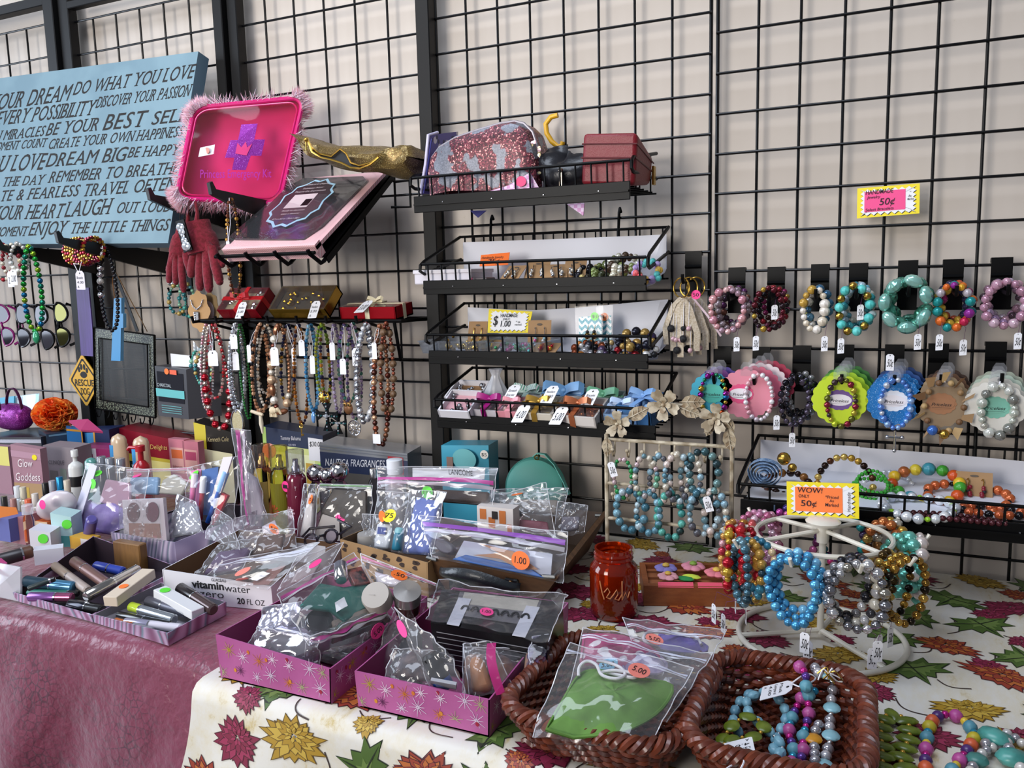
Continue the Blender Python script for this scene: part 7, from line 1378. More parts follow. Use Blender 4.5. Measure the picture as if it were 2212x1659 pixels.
for k,P in enumerate(([(-.026,-.006),(-.022,.012),(-.018,-.002),(-.020,-.02)],[(-.010,-.018),(-.004,-.006),(.0,-.018)],[(.006,-.006),(.010,-.018),(.014,-.006)],[(.022,.022),(.022,-.018)])): b.tube([c+Rm_@V((x,y-.01,.0225)) for x,y in P],.0016,m('#58a89c',.5),6)
part(t,'embossed_letters',b)
# ---- second row at the left
t=prod('makeup_palette','pink makeup palette with large white script, standing at the far left','palette',(22,960),(86,970),-.38,.022,m('#a8808c',.45),pr=((0,.0,1,.30,'#b09068'),(0,.78,1,.9,'#b890a0'),(.08,.02,.5,.22,'#c8a84a')),tx=(('Glow',.20,.60,.50,.020,'#efe6e6'),('Goddess',.08,.34,.84,.020,'#efe6e6')),stk=((.80,.82,.007,YL,''),),z0=.80,Yr=-.36,grp='pink makeup palettes')
prod('makeup_palette','second pink palette box cut off at the left edge','palette',(-30,962),(17,965),-.36,.02,m('#9a7480',.45),pr=((0,.6,1,1,'#d8d070'),),z0=.80,grp='pink makeup palettes')
prod('skincare_box','grey and white skincare box with bottle pictures, right of the pink palette','box',(92,962),(160,968),-.31,.06,m('#8d8388',.5),pr=((.15,.1,.4,.62,'#6f6a68'),(.48,.1,.68,.66,'#7f8a80'),(.70,.1,.9,.4,'#6a4a60')),tx=(('CLINIQUE',.15,.72,.5,.010,'#4a4448'),),Yr=-.29)
prod('skincare_box','white and magenta skincare box with a price sticker','box',(160,967),(236,970),-.24,.07,m('#d2c9ce',.45),pr=((.62,0,1,1,'#8a1a5a'),(.28,.66,.52,.9,'#7a1a4a')),tx=(('$25',.30,.72,.2,.012,'#f0e0e8'),),stk=((.38,.55,.010,PK,''),),Yr=-.22,topm=m('#9a2a6a',.4))
def venus(label,px,py):
    c=U(px,py,-.25); t=thing('shave_gel_bottle',label,'bottle',V((c.x,c.y,.753)),'beige and blue shaving bottles'); b=MB(); H=c.z-.753; b.surf(lambda u,v:V((c.x,c.y,.753))+V((.026*math.cos(2*PI*u)*(1-.25*v**3)*(1 if v<.9 else math.sqrt(max(0,1-((v-.9)/.1)**2))),.017*math.sin(2*PI*u)*(1 if v<.9 else math.sqrt(max(0,1-((v-.9)/.1)**2))),H*v)),24,24,m('#c9ad8e',.3,coat=.4)); part(t,'body',b)
    b=MB(); b.surf(lambda u,v:V((c.x,c.y-.0178+.004*abs(u-.45),c.z-.028-.10*v))+V((-.016+.022*u*(1-.6*v),0,0)),6,10,m('#3f8fc8',.35)); write(b,'Venus',V((c.x-.008,c.y-.0195,c.z-.125)),V((0,0,1)),V((-1,0,0)),.010,WHT,.055,.1); part(t,'label',b); 
venus('beige and blue shaving bottle, left of the pair behind the black caps',255,936); venus('beige and blue shaving bottle, right of the pair behind the red pump',303,941)
def pump(t,x,y,z0,zh,zt): b=MB(); b.tube([(x,y,zt-.006),(x-.030,y-.004,zt-.006),(x-.036,y-.004,zt-.012)],.0042,m('#b01626',.3),8); part(t,'pump_spout',b)
bottle('pump_bottle','red pump bottle with a white collar before the shaving bottles','bottle',302,962,-.32,.019,.011,.014,m('#b01626',.25,coat=.4),m('#b01626',.3),neck=.022,shoulder=.02,deco=pump)
for k,(px,py) in enumerate(((218,986),(237,989),(260,990))): bottle('sample_bottle',('leftmost of three small black bottles with clear caps','middle of three small black bottles with clear caps','rightmost of three small black bottles with clear caps')[k],'bottle',px,py,-.33,.011,.0105,.020,m('#141416',.2,coat=.6),m('#8a8f98',.08,.3),grp='small black bottles with clear caps',shoulder=.004)
bottle('spray_bottle','white spray bottle with a black band, left of the clear bags','bottle',160,972,-.36,.017,.008,.016,m('#d6d6d2',.35),m('#dcdcd8',.3),neck=.012,deco=lambda t,x,y,z0,zh,zt:(lambda b:(b.lathe([(.0175,zh-.035),(.0175,zh-.060)],(x,y,0),m('#1a1a1c',.4),22),part(t,'label_band',b)))(MB()))
b=MB(); c=U(197,1002,-.33); b.ball(c,.016,m('#5a9a92',.1,coat=1.),2); b.box(c+V((0,0,-.05)),(.03,.03,.09),m('#4a8a84',.3)); solo('bath_oil','round teal glass stopper bottle between the white box and black caps','bottle',b)
# nail polish cluster
vials=[(8,1072,'#8ab03a','#2a2a2a','green nail polish at the far left edge'),(28,1077,'#b0807a','#a87a74','dusty rose lipstick tube near the left edge'),(49,1052,'#c8c0a8','#d0c8b0','tall ivory nail polish bottle'),(60,1078,'#1a1418','#d8603a','black nail polish with an orange sticker'),(75,1066,'#d8d0c8','#cfc7bd','short white capped nail polish'),(97,1043,'#1c1a12','#1a1a1a','black bottle with a yellow band'),(112,1038,'#2a2a30','#9a9aa0','dark bottle with a silver cap'),(128,1030,'#1f86b8','#1f86b8','bright blue metallic tube'),(144,1037,'#b8a890','#c8bca8','beige capped bottle beside the blue tube'),(120,1060,'#5a2a3a','#8a3a4a','plum nail polish in the front cluster'),(138,1062,'#a85a6a','#d8d0d0','pink nail polish in the front cluster'),(36,1050,'#b8c0c8','#d8dce0','clear glitter nail polish')]
for k,(px,py,h,hc,l) in enumerate(vials): bottle('nail_polish',l+' among the polishes','nail polish',px,py,-.46+.004*(k%3)-.02*(py>1060),.0105,.007,.028,m(h,.15,coat=.7),m(hc,.3,.6 if 'metallic' in l else 0),grp='nail polish bottles',shoulder=.006)
# white egg compact, small front boxes
t=thing('oval_compact','large white egg shaped compact with a pink price dot at the left','compact',U(115,1118,-.50)); c=U(122,1092,-.52); Re=Euler((.35,-.45,.3)).to_matrix(); b=MB(); b.ball(c,.040,m('#cfc6cc',.3,coat=.3),2,(1.25,.45,.82),Re); part(t,'shell',b); b=MB(); dot(b,U(92,1090,-.563),V((1,0,.5)),V((-.4,0,1)),.010,PK,''); part(t,'price_sticker',b)
prod('skincare_box','white and teal skincare box with a green sticker, tilted behind the white box','box',(108,1108),(153,1117),-.57,.05,m('#b9dcdc',.4),pr=((0,0,1,.35,'#4a9a98'),),stk=((.78,.74,.010,GN,''),),z0=.78,Yr=-.55)
prod('skincare_box','small white box with a green sticker, in front at the left','box',(62,1144),(108,1151),-.62,.045,m('#dcdbe4',.45),stk=((.65,.62,.010,GN,''),),z0=.79,Yr=-.60)
prod('skincare_box','slim white box lying along the left makeup tray','box',(72,1190),(136,1183),-.66,.03,m('#d4d4de',.45),z0=.78,Yr=-.62)
prod('skincare_box','small yellow and white box left of the wood grained box','box',(150,1158),(190,1166),-.56,.03,m('#d8a83a',.45),pr=((.6,0,1,1,'#d8d4d0'),),z0=.78)
prod('skincare_box','blue folded carton at the far left edge of the table','box',(-12,1118),(18,1122),-.58,.05,m('#5a62a0',.4),z0=.78); prod('skincare_box','rose patterned carton with a clear front, far left edge','box',(14,1118),(50,1116),-.56,.05,m('#9a6a74',.4),pr=((.1,.2,.6,.8,'#d8c0c8'),),z0=.77)
pen('dark lotion tube lying across the left edge below the white boxes',T(-10,1213,.80),T(72,1190,.805),.013,m('#2a2428',.35),m('#5a3a2a',.4),.7,'lotion_tube','tube',None)
bottle('spray_bottle','small clear capped bottle in front of the egg compact','bottle',58,1090,-.58,.011,.011,.020,glass('#e8d8d0'),film('#ffffff',.35,20.,.1,.08,.5),z0=.79)
pen('violet lotion tube standing before the clear bags',T(190,1163,.79),U(199,1120,-.54),.012,m('#6a62a8',.3),m('#5a5298',.3),.2,'lotion_tube','tube',None,False)
prod('skincare_box','orange and white carton behind the egg compact','box',(62,1124),(102,1128),-.535,.03,m('#d86a2a',.45),pr=((0,.7,1,1,'#e0c8a8'),),z0=.77)
b=MB(); Q=QZ((-20,1125,.83),(40,1112,.83),(35,1096,.84),(-20,1092,.84)); b.slab(Q,.004,m('#d8772e',.5)); b.slab([p+V((0,0,.003)) for p in (Q[0],Q[1],Q[0].lerp(Q[1],.5))],.002,PAPER); solo('greeting_card','orange and white card lying at the far left edge','card',b)
b=MB(); b.slab(QZ((-30,1248,.80),(16,1216,.80),(2,1205,.81),(-30,1225,.81)),.002,m('#e05a9a',.5)); solo('greeting_card','bright pink card corner at the far left edge above the cloth','card',b)
b=MB(); b.slab(Q4((-25,1285,-.76),(44,1300,-.75),(44,1225,-.74),(-25,1212,-.74)),.004,film('#ffffff',.35,12.,.1,.1,.6)); solo('clear_packet','clear plastic packet propped left of the makeup trays','pack',b)
# ---- makeup in the two foil trays: (x0,y0,z0)->(x1,y1,z1)
bk=m('#121214',.25,coat=.4); sl=m('#9a9aa6',.2,.8)
for l,a,c,r,c1,c2,sp in (('taupe mascara lying diagonally at the left of the tray',(118,1222,.785),(190,1275,.775),.0085,m('#8a7868',.3),m('#a89a92',.35),.45),('brown mascara with a yellow one dollar sticker',(160,1212,.795),(232,1262,.785),.0105,m('#6a4a44',.3,.3),m('#7a5a54',.3,.3),.35),('blue mascara with a clear end in the left tray',(52,1255,.785),(160,1268,.775),.0105,m('#1f3a4a',.3),m('#4f86a8',.15,.4),.55),('pink metallic lipstick pen with a red dot along the tray front',(62,1289,.77),(158,1290,.77),.0085,m('#8a5aa0',.25,.6),m('#a85a80',.2,.7),.62),('black ribbed mascara at the front of the left tray',(150,1305,.768),(222,1318,.768),.010,m('#2a2a34',.15,.7),bk,.55),('green eyeliner pencil under the pink lipstick pen',(60,1280,.768),(170,1282,.768),.006,m('#1f6a5a',.4),bk,.8),('dark teal pencil along the back of the left tray',(60,1272,.79),(120,1250,.80),.005,m('#1a2a2c',.4),bk,.8),('royal blue tube at the back right of the left tray',(205,1222,.79),(268,1235,.785),.0095,m('#23358a',.3),m('#2a3f9a',.3),.5),('silver compact brush lying on the left tray',(184,1290,.785),(300,1228,.80),.010,m('#b8b4b0',.12,.95),m('#c8c6c8',.1,.95),.5),('grey tube with a clear cap across the right tray',(318,1298,.775),(408,1325,.772),.0095,m('#4a4a54',.3),m('#6a6a76',.25,.3),.4),('clear tube with a lime band in the right tray',(282,1310,.772),(378,1338,.772),.0085,m('#b8d03a',.2),m('#9aa0a8',.1,.6),.25),('black eyeliner along the right tray',(255,1328,.768),(370,1350,.768),.0065,bk,bk,.5),('silver and white lip gloss at the front of the right tray',(270,1343,.766),(392,1357,.766),.0075,m('#9a98b0',.2,.4),m('#c8c4d0',.3),.45),('dark brown lipstick tube leaning on the white drink tray',(388,1270,.790),(462,1318,.778),.0105,m('#1c1618',.25),m('#5a4a4a',.15,.4),.45),('copper lipstick pencil at the back of the right tray',(250,1340,.766),(330,1362,.765),.005,m('#a85a2a',.3),m('#8a8a90',.3),.5)):
    pen(l,T(*a),T(*c),r,c1,c2,sp)
def zbox(label,a,c,wd,h,mt,stk=None,name='makeup_box'):
    p=T(*a);q=T(*c); d=(q-p); L=d.length; d.normalize(); s=V((d.y,-d.x,0)).normalized(); n=s.cross(d).normalized(); n=n if n.z>0 else -n; t=thing(name,label,'box',(p+q)/2-V((0,0,h/2)),'makeup boxes in the foil trays'); b=MB(); Rr=Matrix((d,s,d.cross(s))).transposed(); b.box((p+q)/2,(L,wd,h),mt,Rr,.001); part(t,'carton',b)
    if stk: b=MB(); cc=p.lerp(q,stk[0])+n*(h/2+.0006); ex=d if d.x>0 else -d; ey=n.cross(ex); dot(b,cc,ex,ey,stk[2],stk[1],''); part(t,'price_sticker',b)
zbox('cream mascara box with an orange dot lying across both foil trays',(238,1300,.79),(322,1238,.80),.026,.018,m('#d8c8b4',.45),(.35,OR,.008)); zbox('white mascara box with a green dot in the right foil tray',(345,1278,.79),(428,1325,.778),.024,.016,m('#dcdde0',.45),(.15,GN,.009))
# ---- bags at the left
B=bag('clear bag of lilac soft goods with two green dots, left of the clear bags',Q4((160,1150,-.50),(300,1168,-.47),(322,1015,-.42),(185,1000,-.44)),None,.028,((.28,.86,.010,GN,''),(.28,.70,.011,GN,'')),.16)
flat('fabric_roll','lilac cloth bundle inside the bag with two green dots','cloth',B,((.08,.04),(.94,.02),(.85,.34),(.6,.50),(.3,.42),(.10,.5)),.026,m('#6f5aa0',.7,var=('#8a78b8',40.)),.012,bev=.008)
flat('card_strip','white border strip inside the bag with two green dots','card',B,((.02,.02),(.14,.0),(.30,.96),(.18,.98)),.002,m('#c9c8da',.5),.022)
flat('foil_sachet','crinkled pink and silver sachet inside the bag with two green dots','sachet',B,((.35,.46),(.85,.40),(.78,.78),(.40,.80)),.01,m('#c8a0b4',.2,.5),.010,bev=.004)
B=bag('round puffed clear bag with a pink dot, behind the eyeshadow pack',Q4((262,1072,-.42),(425,1080,-.40),(418,1010,-.38),(275,1014,-.40)),'#c88aa8',.034,((.32,.72,.011,PK,''),),.14,(.90,.98))
flat('sachet','pale blue cleansing pack inside the round puffed bag','sachet',B,rect(.12,.1,.52,.7),.012,m('#7fa8d0',.35),.01,bev=.004); flat('hair_tie_pack','grey curled hair ties inside the round puffed bag','hair tie',B,((.55,.15),(.85,.1),(.95,.5),(.75,.8),(.6,.6)),.008,m('#a8a49a',.5),.012,bev=.003)
t=thing('eyeshadow_pack','clear pack with two round dark pans above a striped bronzer, left of the foil bag','makeup',U(310,1165,-.51)); Q=Q4((268,1163,-.52),(360,1168,-.52),(352,1076,-.505),(264,1080,-.505)); f=qmap(Q); nn=V((0,-1,.1)); b=MB(); b.slab(Q,.008,m('#b8aeb4',.15,coat=1.),nn); part(t,'tray',b); b=MB()
for s,h in ((.28,'#5f3a3c'),(.74,'#5a1f30')): b.slab([f(s,.68)+V((.018*math.cos(g),-.0022+.0032*math.sin(g),.020*math.sin(g))) for g in [2*PI*i/24 for i in range(24)]],.001,m(h,.4),nn)
part(t,'round_pans',b); b=MB(); b.slab([f(s,q)+V((0,-.001,0)) for s,q in rect(.14,.06,.88,.40)],.001,stripe('#7a4f44','#8f6656',150.),nn); part(t,'bronzer',b); b=MB(); b.slab([p+nn*.010 for p in Q],.0008,film('#ffffff',.07,60.,.08,.06,.5),nn); part(t,'clear_lid',b)
B=bag('crinkled clear wrapped tray, very shiny, in the marbled foil box',Q4((362,1165,-.50),(438,1150,-.47),(425,1085,-.44),(385,1068,-.45)),None,.014,(),.30,lo=.25,hi=.9); flat('white_tray','white tray inside the shiny crinkled wrap','tray',B,rect(.06,.05,.94,.92),.012,m('#d0d0da',.35),-.004,bev=.004)
B=bag('large clear bag of toothbrushes standing in the marbled foil box',Q4((398,1120,-.42),(505,1140,-.41),(515,985,-.39),(405,1010,-.40)),None,.022,((.20,.83,.012,GN,'1.00'),),.09)
for s0,q0,s1,q1,h,h2,l in ((.40,.05,.42,.78,'#b8263a','#e8e8ec','red and white toothbrush inside the toothbrush bag'),(.55,.02,.86,.80,'#2f66c8','#8fb8e8','blue toothbrush leaning right inside the toothbrush bag'),(.22,.2,.24,.85,'#e07aa8','#e8d8e4','pink toothbrush at the left inside the toothbrush bag')): tub('toothbrush',l,'toothbrush',B,(s0,q0),(s1,q1),.0052,m(h,.3),m(h2,.3),.012,.62,.007)
flat('brush_card','blue backing card inside the toothbrush bag','card',B,rect(.30,.12,.62,.90),.001,m('#2f62a8',.4),.0); flat('brush_card','pink backing card inside the toothbrush bag','card',B,rect(.08,.15,.28,.92),.001,m('#d878b0',.4),.0)
flat('printed_pack','white printed pack leaning in the toothbrush bag','pack',B,((.62,.42),(.80,.50),(.98,1.0),(.80,1.02)),.004,m('#dcd6da',.4),.016); flat('printed_pack','red and white toothpaste pack in the toothbrush bag','pack',B,((.52,.0),(.66,.0),(.90,.45),(.78,.5)),.008,m('#b81f34',.35),.010)
B=bag('tall clear bag with a pink zip, standing on end right of the toothbrushes',Q4((555,1138,-.40),(540,930,-.38),(500,925,-.385),(528,1138,-.41)),'#c04a98',.006,(),.16,(.30,.75),hi=.4)
B=bag('clear bag behind the tall pink zip bag',Q4((520,1135,-.36),(578,1120,-.35),(545,985,-.33),(520,930,-.34)),None,.016,(),.14); flat('sponge_pack','pale sponge pack inside the bag behind the tall pink zip','sponge',B,rect(.15,.05,.9,.6),.012,m('#bcb4c4',.7),0,bev=.004)
B=bag('crumpled clear bag with an orange dot below the body mist bottles',Q4((498,1172,-.46),(640,1182,-.44),(632,1104,-.38),(505,1118,-.40)),None,.024,((.72,.28,.011,OR,'50'),),.16)
flat('cosmetic_carton','white carton inside the crumpled bag with an orange dot','box',B,((.5,.15),(.78,.2),(.70,.8),(.48,.6)),.012,m('#bfb2bc',.5),.0,bev=.002); flat('cosmetic_carton','dark plum carton inside the crumpled bag with an orange dot','box',B,((.12,.2),(.45,.1),(.48,.6),(.2,.7)),.012,m('#5a4048',.5),.0,bev=.002)
B=bag('open ended clear sleeve lying over the foil box corner',QZ((440,1160,.83),(520,1190,.83),(500,1120,.86),(470,1100,.87)),None,.010,(),.2)
B=bag('clear bag of dark brown hosiery with a pink dot, behind the glasses',Q4((672,1165,-.37),(800,1170,-.36),(805,1048,-.33),(690,1045,-.34)),'#8fb88a',.010,((.50,.42,.012,PK,'1.50'),),.04,(.93,.99))
flat('hosiery_pack','dark brown hosiery folded inside the pink dotted bag','hosiery',B,((.10,.0),(.98,.05),(.92,.90),(.30,.94),(.12,.55)),.014,m('#241c1a',.45,var=('#3a322e',25.)),.006,bev=.004); flat('size_card','pale size card inside the pink dotted hosiery bag','card',B,((.08,.0),(.55,.0),(.5,.38),(.2,.46)),.002,m('#9a928e',.5),.012)
B=bag('slim clear bag of a white tube with an orange dot, left of the hosiery',Q4((640,1160,-.40),(678,1168,-.39),(690,1048,-.36),(658,1045,-.36)),None,.012,((.62,.72,.011,OR,'75'),),.12); flat('lotion_tube','white lotion tube inside the slim orange dotted bag','tube',B,((.15,.02),(.85,.02),(.75,.85),(.3,.85)),.014,m('#b8b2b4',.35),0,bev=.004)
# glasses
t=thing('eyeglasses','folded eyeglasses with dark floral frames between the bags','glasses',T(690,1180,.80)); c0=U(672,1168,-.46); c1=U(715,1158,-.44); fm=m('#1c1622',.25,coat=.6); b=MB(); l=MB()
for c in (c0,c1): o=[c+V((.020*math.cos(g),-.006*math.cos(g),.013*math.sin(g)+.006*math.cos(g))) for g in [2*PI*i/22 for i in range(22)]]; b.tube(o,.0027,fm,6,True); l.add(o,[tuple(range(22))],film('#e8e0f0',.05,5.,.03,.05,.3))
b.tube([c0+V((.019,-.005,.006)),c0.lerp(c1,.5)+V((0,-.004,.006)),c1+V((-.019,.005,-.002))],.0025,fm,6); part(t,'frame',b); part(t,'lens',l)
for c,k in ((c0,-1),(c1,1)): b=MB(); b.tube([c+V((.020*k,0,.006)),c+V((.026*k,.03,.012)),c+V((-.02*k,.05,.016))],.0026,fm,6); part(t,'temple_arm',b)
# ---- bags in leopard box and wooden case
B=bag('wide clear bag with a pink zip and a pale card, behind the leopard box',Q4((818,1072,-.30),(1066,1092,-.28),(1074,1010,-.26),(815,1008,-.27)),ZP,.020,((.46,.18,.013,GN,'1.00'),),.12,(.38,.62)); o=flat('product_card','pale printed card at the top of the wide pink zip bag','card',B,rect(.30,.70,.90,.99),.001,m('#cfcfd6',.5),-.004); b=MB(); write(b,'LANCÔME',B(.62,.78,.003),B(1,0)-B(0,0),ZD,.011,INK,.052); part(o,'lettering',b,smooth=False)
flat('cosmetic_pouch','brown woven cosmetic pouch at the bottom of the wide pink zip bag','pouch',B,rect(.40,.02,.95,.36),.02,m('#4a3a32',.7,bump=(300.,.4)),.0,bev=.005)
B=bag('clear bag of travel tubes with a yellow sticker, in the leopard box',Q4((800,1185,-.41),(882,1195,-.41),(892,1065,-.36),(815,1060,-.37)),None,.014,((.55,.58,.014,YL,'75'),(.34,.56,.011,OR,'')),.10); o=flat('lotion_tube','white and blue lotion tube inside the yellow stickered bag','tube',B,((.08,.02),(.46,.02),(.52,.44),(.10,.44)),.014,m('#d4d8e0',.35),.002,bev=.004); lab(o,'label',B,rect(.18,.26,.40,.38),.001,m('#1f3a8a',.4),.006); tub('lotion_tube','teal travel bottle inside the yellow stickered bag','tube',B,(.72,.02),(.76,.40),.010,m('#2f7a94',.3),m('#8ac0c8',.3),.004,.75)
B=bag('clear bag of a tall blue pack with bright reflections, in the leopard box',Q4((862,1195,-.41),(935,1200,-.41),(962,1062,-.36),(885,1058,-.36)),None,.014,(),.16,lo=.2,hi=.85); flat('lotion_pack','periwinkle blue lotion pack inside the reflective bag','pack',B,((.05,.0),(.9,.0),(.85,.85),(.2,.9)),.02,m('#5f78c8',.35),.0,bev=.005)
B=bag('small clear bag of a round jar at the left of the leopard box',Q4((785,1180,-.40),(822,1185,-.40),(822,1112,-.38),(782,1110,-.38)),None,.012,(),.12); b=MB(); c=U(795,1165,-.395); b.lathe([(.0001,-.01),(.020,-.01),(.021,0),(.020,.012),(.0001,.012)],c,m('#a8a4a0',.35),20); solo('cream_jar','grey round jar inside the small bag at the leopard box','jar',b,GI)
B=bag('large purple zip bag with an orange dot across the wooden case front',Q4((935,1205,-.455),(1215,1260,-.455),(1228,1150,-.42),(905,1112,-.42)),ZV,.026,((.73,.26,.016,OR,'1.00|A'.split('|')[0]),),.12,(.60,.84)); o=flat('hand_picture_card','white card with a picture of hands inside the large purple zip bag','card',B,((.20,.10),(.92,.08),(.92,.52),(.30,.52)),.003,m('#b8bccc',.45),.006); lab(o,'hand_picture',B,((.42,.50),(.66,.44),(.84,.16),(.70,.10),(.56,.24),(.36,.22),(.56,.36)),.001,m('#b07f5c',.5),.012); flat('blue_sachet','blue sachet along the bottom of the large purple zip bag','sachet',B,((.18,.04),(.88,.02),(.78,.16),(.3,.2)),.006,m('#3f6ab0',.4),.012,bev=.002); flat('cosmetic_brush','grey round brush head at the left of the large purple zip bag','brush',B,[(.14+.07*math.cos(g),.30+.16*math.sin(g)) for g in [2*PI*i/14 for i in range(14)]],.02,m('#5a5660',.6),.012,bev=.004)
prod('carton','orange and white cow print carton in the wooden case','box',(1030,1092),(1108,1100),-.30,.03,m('#dcd4d0',.45),pr=((.08,.5,.26,.9,'#c8743a'),(.32,.2,.5,.6,'#c8743a'),(.62,.4,.8,.9,'#c8743a'),(.84,.1,.96,.4,'#c8743a'),(.42,.55,.58,.85,'#2a2424')),z0=.83)
B=bag('clear bag with an orange dot and a slanting top, right back of the wooden case',Q4((1090,1135,-.28),(1200,1160,-.27),(1180,1045,-.23),(1062,1070,-.24)),None,.018,((.45,.86,.013,OR,''),),.10); flat('compact','dark compact inside the slanting bag','compact',B,((.1,.4),(.45,.4),(.4,.6),(.15,.62)),.012,m('#2a2628',.3),0,bev=.003); flat('makeup_box','wine red makeup box inside the slanting bag','box',B,rect(.25,.06,.9,.28),.014,m('#7a2a40',.35),0,bev=.003)
B=bag('clear bag standing at the back right corner of the wooden case',Q4((1195,1165,-.22),(1262,1150,-.19),(1270,1092,-.17),(1205,1082,-.18)),None,.012,(),.14); flat('soap','pale soap inside the corner bag','soap',B,rect(.2,.15,.8,.6),.012,m('#7a7480',.4),0,bev=.004)
B=bag('wide clear bag along the back of the wooden case',Q4((1060,1100,-.20),(1215,1120,-.18),(1228,1052,-.16),(1062,1058,-.17)),'#8fa8a0',.012,(),.12,(.72,.84)); flat('soap','beige soft goods inside the wide back bag','cloth',B,rect(.2,.1,.9,.6),.012,m('#8a827a',.6),0,bev=.004)
# ---- bags in the white drink tray
B=bag('clear bag with a pink dot, lying left in the white drink tray',QZ((440,1250,.79),(580,1272,.80),(690,1172,.86),(480,1212,.84)),ZC,.022,((.52,.40,.012,SAL,''),(.42,.62,.011,SAL,'')),.14)
flat('hair_pack','green and plum accessory card inside the drink tray bag','card',B,((.5,.1),(.85,.12),(.8,.5),(.55,.45)),.008,m('#4a4a44',.5),-.004,bev=.002)
flat('hair_pack','brown accessory pack at the right of the drink tray bag','pack',B,((.7,.05),(.95,.1),(.9,.5),(.72,.4)),.008,m('#7a5048',.5),.004,bev=.002); flat('tag_card','small white price tag card inside the drink tray bag','card',B,((.62,.30),(.74,.26),(.80,.44),(.68,.5)),.001,m('#d8d8e0',.5),.014)
B=bag('second clear bag with white wing shaped folds, right in the drink tray',QZ((600,1275,.80),(690,1265,.81),(742,1172,.87),(640,1205,.86)),None,.024,((.6,.72,.010,PK,''),),.20); flat('cosmetic_carton','pale carton inside the wing shaped bag','box',B,rect(.2,.1,.7,.5),.012,m('#9a8f94',.5),-.006,bev=.003)
B=bag('violet tinted clear bag at the back left of the drink tray',QZ((420,1245,.79),(520,1232,.80),(560,1160,.84),(470,1175,.83)),None,.018,(),.12); flat('fabric_roll','muted violet cloth inside the back left drink tray bag','cloth',B,rect(.1,.1,.9,.8),.014,m('#55405f',.6),-.004,bev=.005)
B=bag('dull clear bag of brown packets behind the drink tray',QZ((490,1215,.80),(610,1190,.82),(640,1140,.85),(520,1150,.84)),None,.016,(),.12); flat('brown_packet','brown packet behind the drink tray','pack',B,((.15,.1),(.9,.2),(.8,.9),(.2,.8)),.012,m('#5a4238',.6),-.004,bev=.004)
prod('carton','small kraft carton standing between the clear bags and glasses','box',(575,1172),(602,1168),-.47,.05,m('#b89a8a',.6),z0=.80)
# ---- left pink box
B=bag('large bag with a pink zip and a teal pouch, heaped in the left pink box',QZ((668,1395,.82),(852,1322,.83),(765,1192,.89),(598,1285,.88)),ZP,.028,((.30,.30,.0,PK,''),)[:0],.10,(.84,.93))
tpo=flat('teal_pouch','shiny teal green foil pouch inside the large heaped bag','pouch',B,((.10,.62),(.42,.80),(.62,.58),(.95,.45),(.90,.20),(.42,.10),(.36,.34)),.010,m('#1f6a62',.2,.4,bump=(60.,.8)),.012,bev=.003)
tub('lipstick_tube','silver lipstick tube inside the large heaped bag','lipstick',B,(.62,.66),(.72,.90),.0105,CHROME,sl,.016,.6); flat('makeup_box','black speckled makeup box inside the large heaped bag','box',B,((.72,.52),(.90,.44),(.92,.72),(.74,.78)),.012,m('#2a2226',.3,var=('#8a4a44',90.)),.016,bev=.002); lab(tpo,'barcode_label',B,((.36,.24),(.50,.26),(.52,.40),(.40,.38)),.001,WHT,.024)
flat('compact','black round compact under the teal pouch','compact',B,[(.24+.15*math.cos(g),.32+.19*math.sin(g)) for g in [2*PI*i/18 for i in range(18)]],.014,m('#15151a',.15,coat=1.),.002,bev=.003)
c=T(815,1292,.865); b=MB(); b.lathe([(.0001,-.012),(.021,-.012),(.0215,.008),(.020,.012),(.0001,.0125)],c,m('#a8a098',.45),24,Euler((.75,.25,0)).to_matrix()); write(b,'AVON',c+V((-.006,-.012,.0085)),V((1,.1,.1)),V((-.1,.7,-.5)),.003,INK,.010); solo('cream_jar','beige round cream jar at the right of the teal pouch','jar',b,GI)
B=bag('mirror bright foil packet standing at the left in the left pink box',QZ((545,1405,.785),(655,1412,.79),(650,1300,.86),(572,1310,.85)),None,.014,(),.30,fm=m('#c8c6d8',.2,.8,bump=(16.,.35)))
B=bag('clear bag with a magenta dot and a tan carton in the left pink box',QZ((655,1425,.79),(855,1350,.81),(832,1318,.85),(668,1372,.84)),ZP,.018,((.80,.55,.013,PK,'5.00'),),.10,(.80,.93)); o=flat('carton','tan and black carton inside the magenta dotted bag','box',B,((.30,.05),(.98,.10),(.95,.70),(.35,.62)),.020,m('#6f6258',.5),-.004,bev=.003); lab(o,'window',B,((.38,.34),(.92,.36),(.90,.62),(.40,.56)),.001,m('#20202a',.2),.004); flat('foil_sachet','silver foil sachet at the left of the magenta dotted bag','sachet',B,((.02,.05),(.28,.05),(.30,.55),(.05,.6)),.010,m('#c4c2d4',.15,.8),.002,bev=.003)
pen('chrome tube lying in the front of the left pink box',T(560,1392,.80),T(640,1360,.815),.012,CHROME,sl,.6,'makeup_tube','makeup',GI,False)
B=bag('clear bag with an orange dot behind the left pink box, against the leopard box',QZ((800,1310,.83),(935,1300,.84),(945,1262,.87),(778,1195,.90)),'#d88ab8',.026,((.55,.80,.013,OR,'.50'),),.14,(.86,.96)); b=MB(); c=T(880,1296,.855); b.lathe([(.0001,-.02),(.019,-.02),(.020,.0),(.018,.002),(.018,.02),(.0001,.021)],c,m('#3a1c18',.15,coat=1.),20,Euler((.4,.3,0)).to_matrix()); b.lathe([(.0205,.002),(.0205,.02),(.0001,.022)],c,m('#b8b4b0',.25,.8),20,Euler((.4,.3,0)).to_matrix()); solo('cream_jar','amber jar with a silver lid inside the orange dotted bag','jar',b,GI); flat('white_tube','white tubes inside the orange dotted bag','tube',B,rect(.15,.45,.6,.72),.016,m('#c8c4d0',.4),.0,bev=.004)
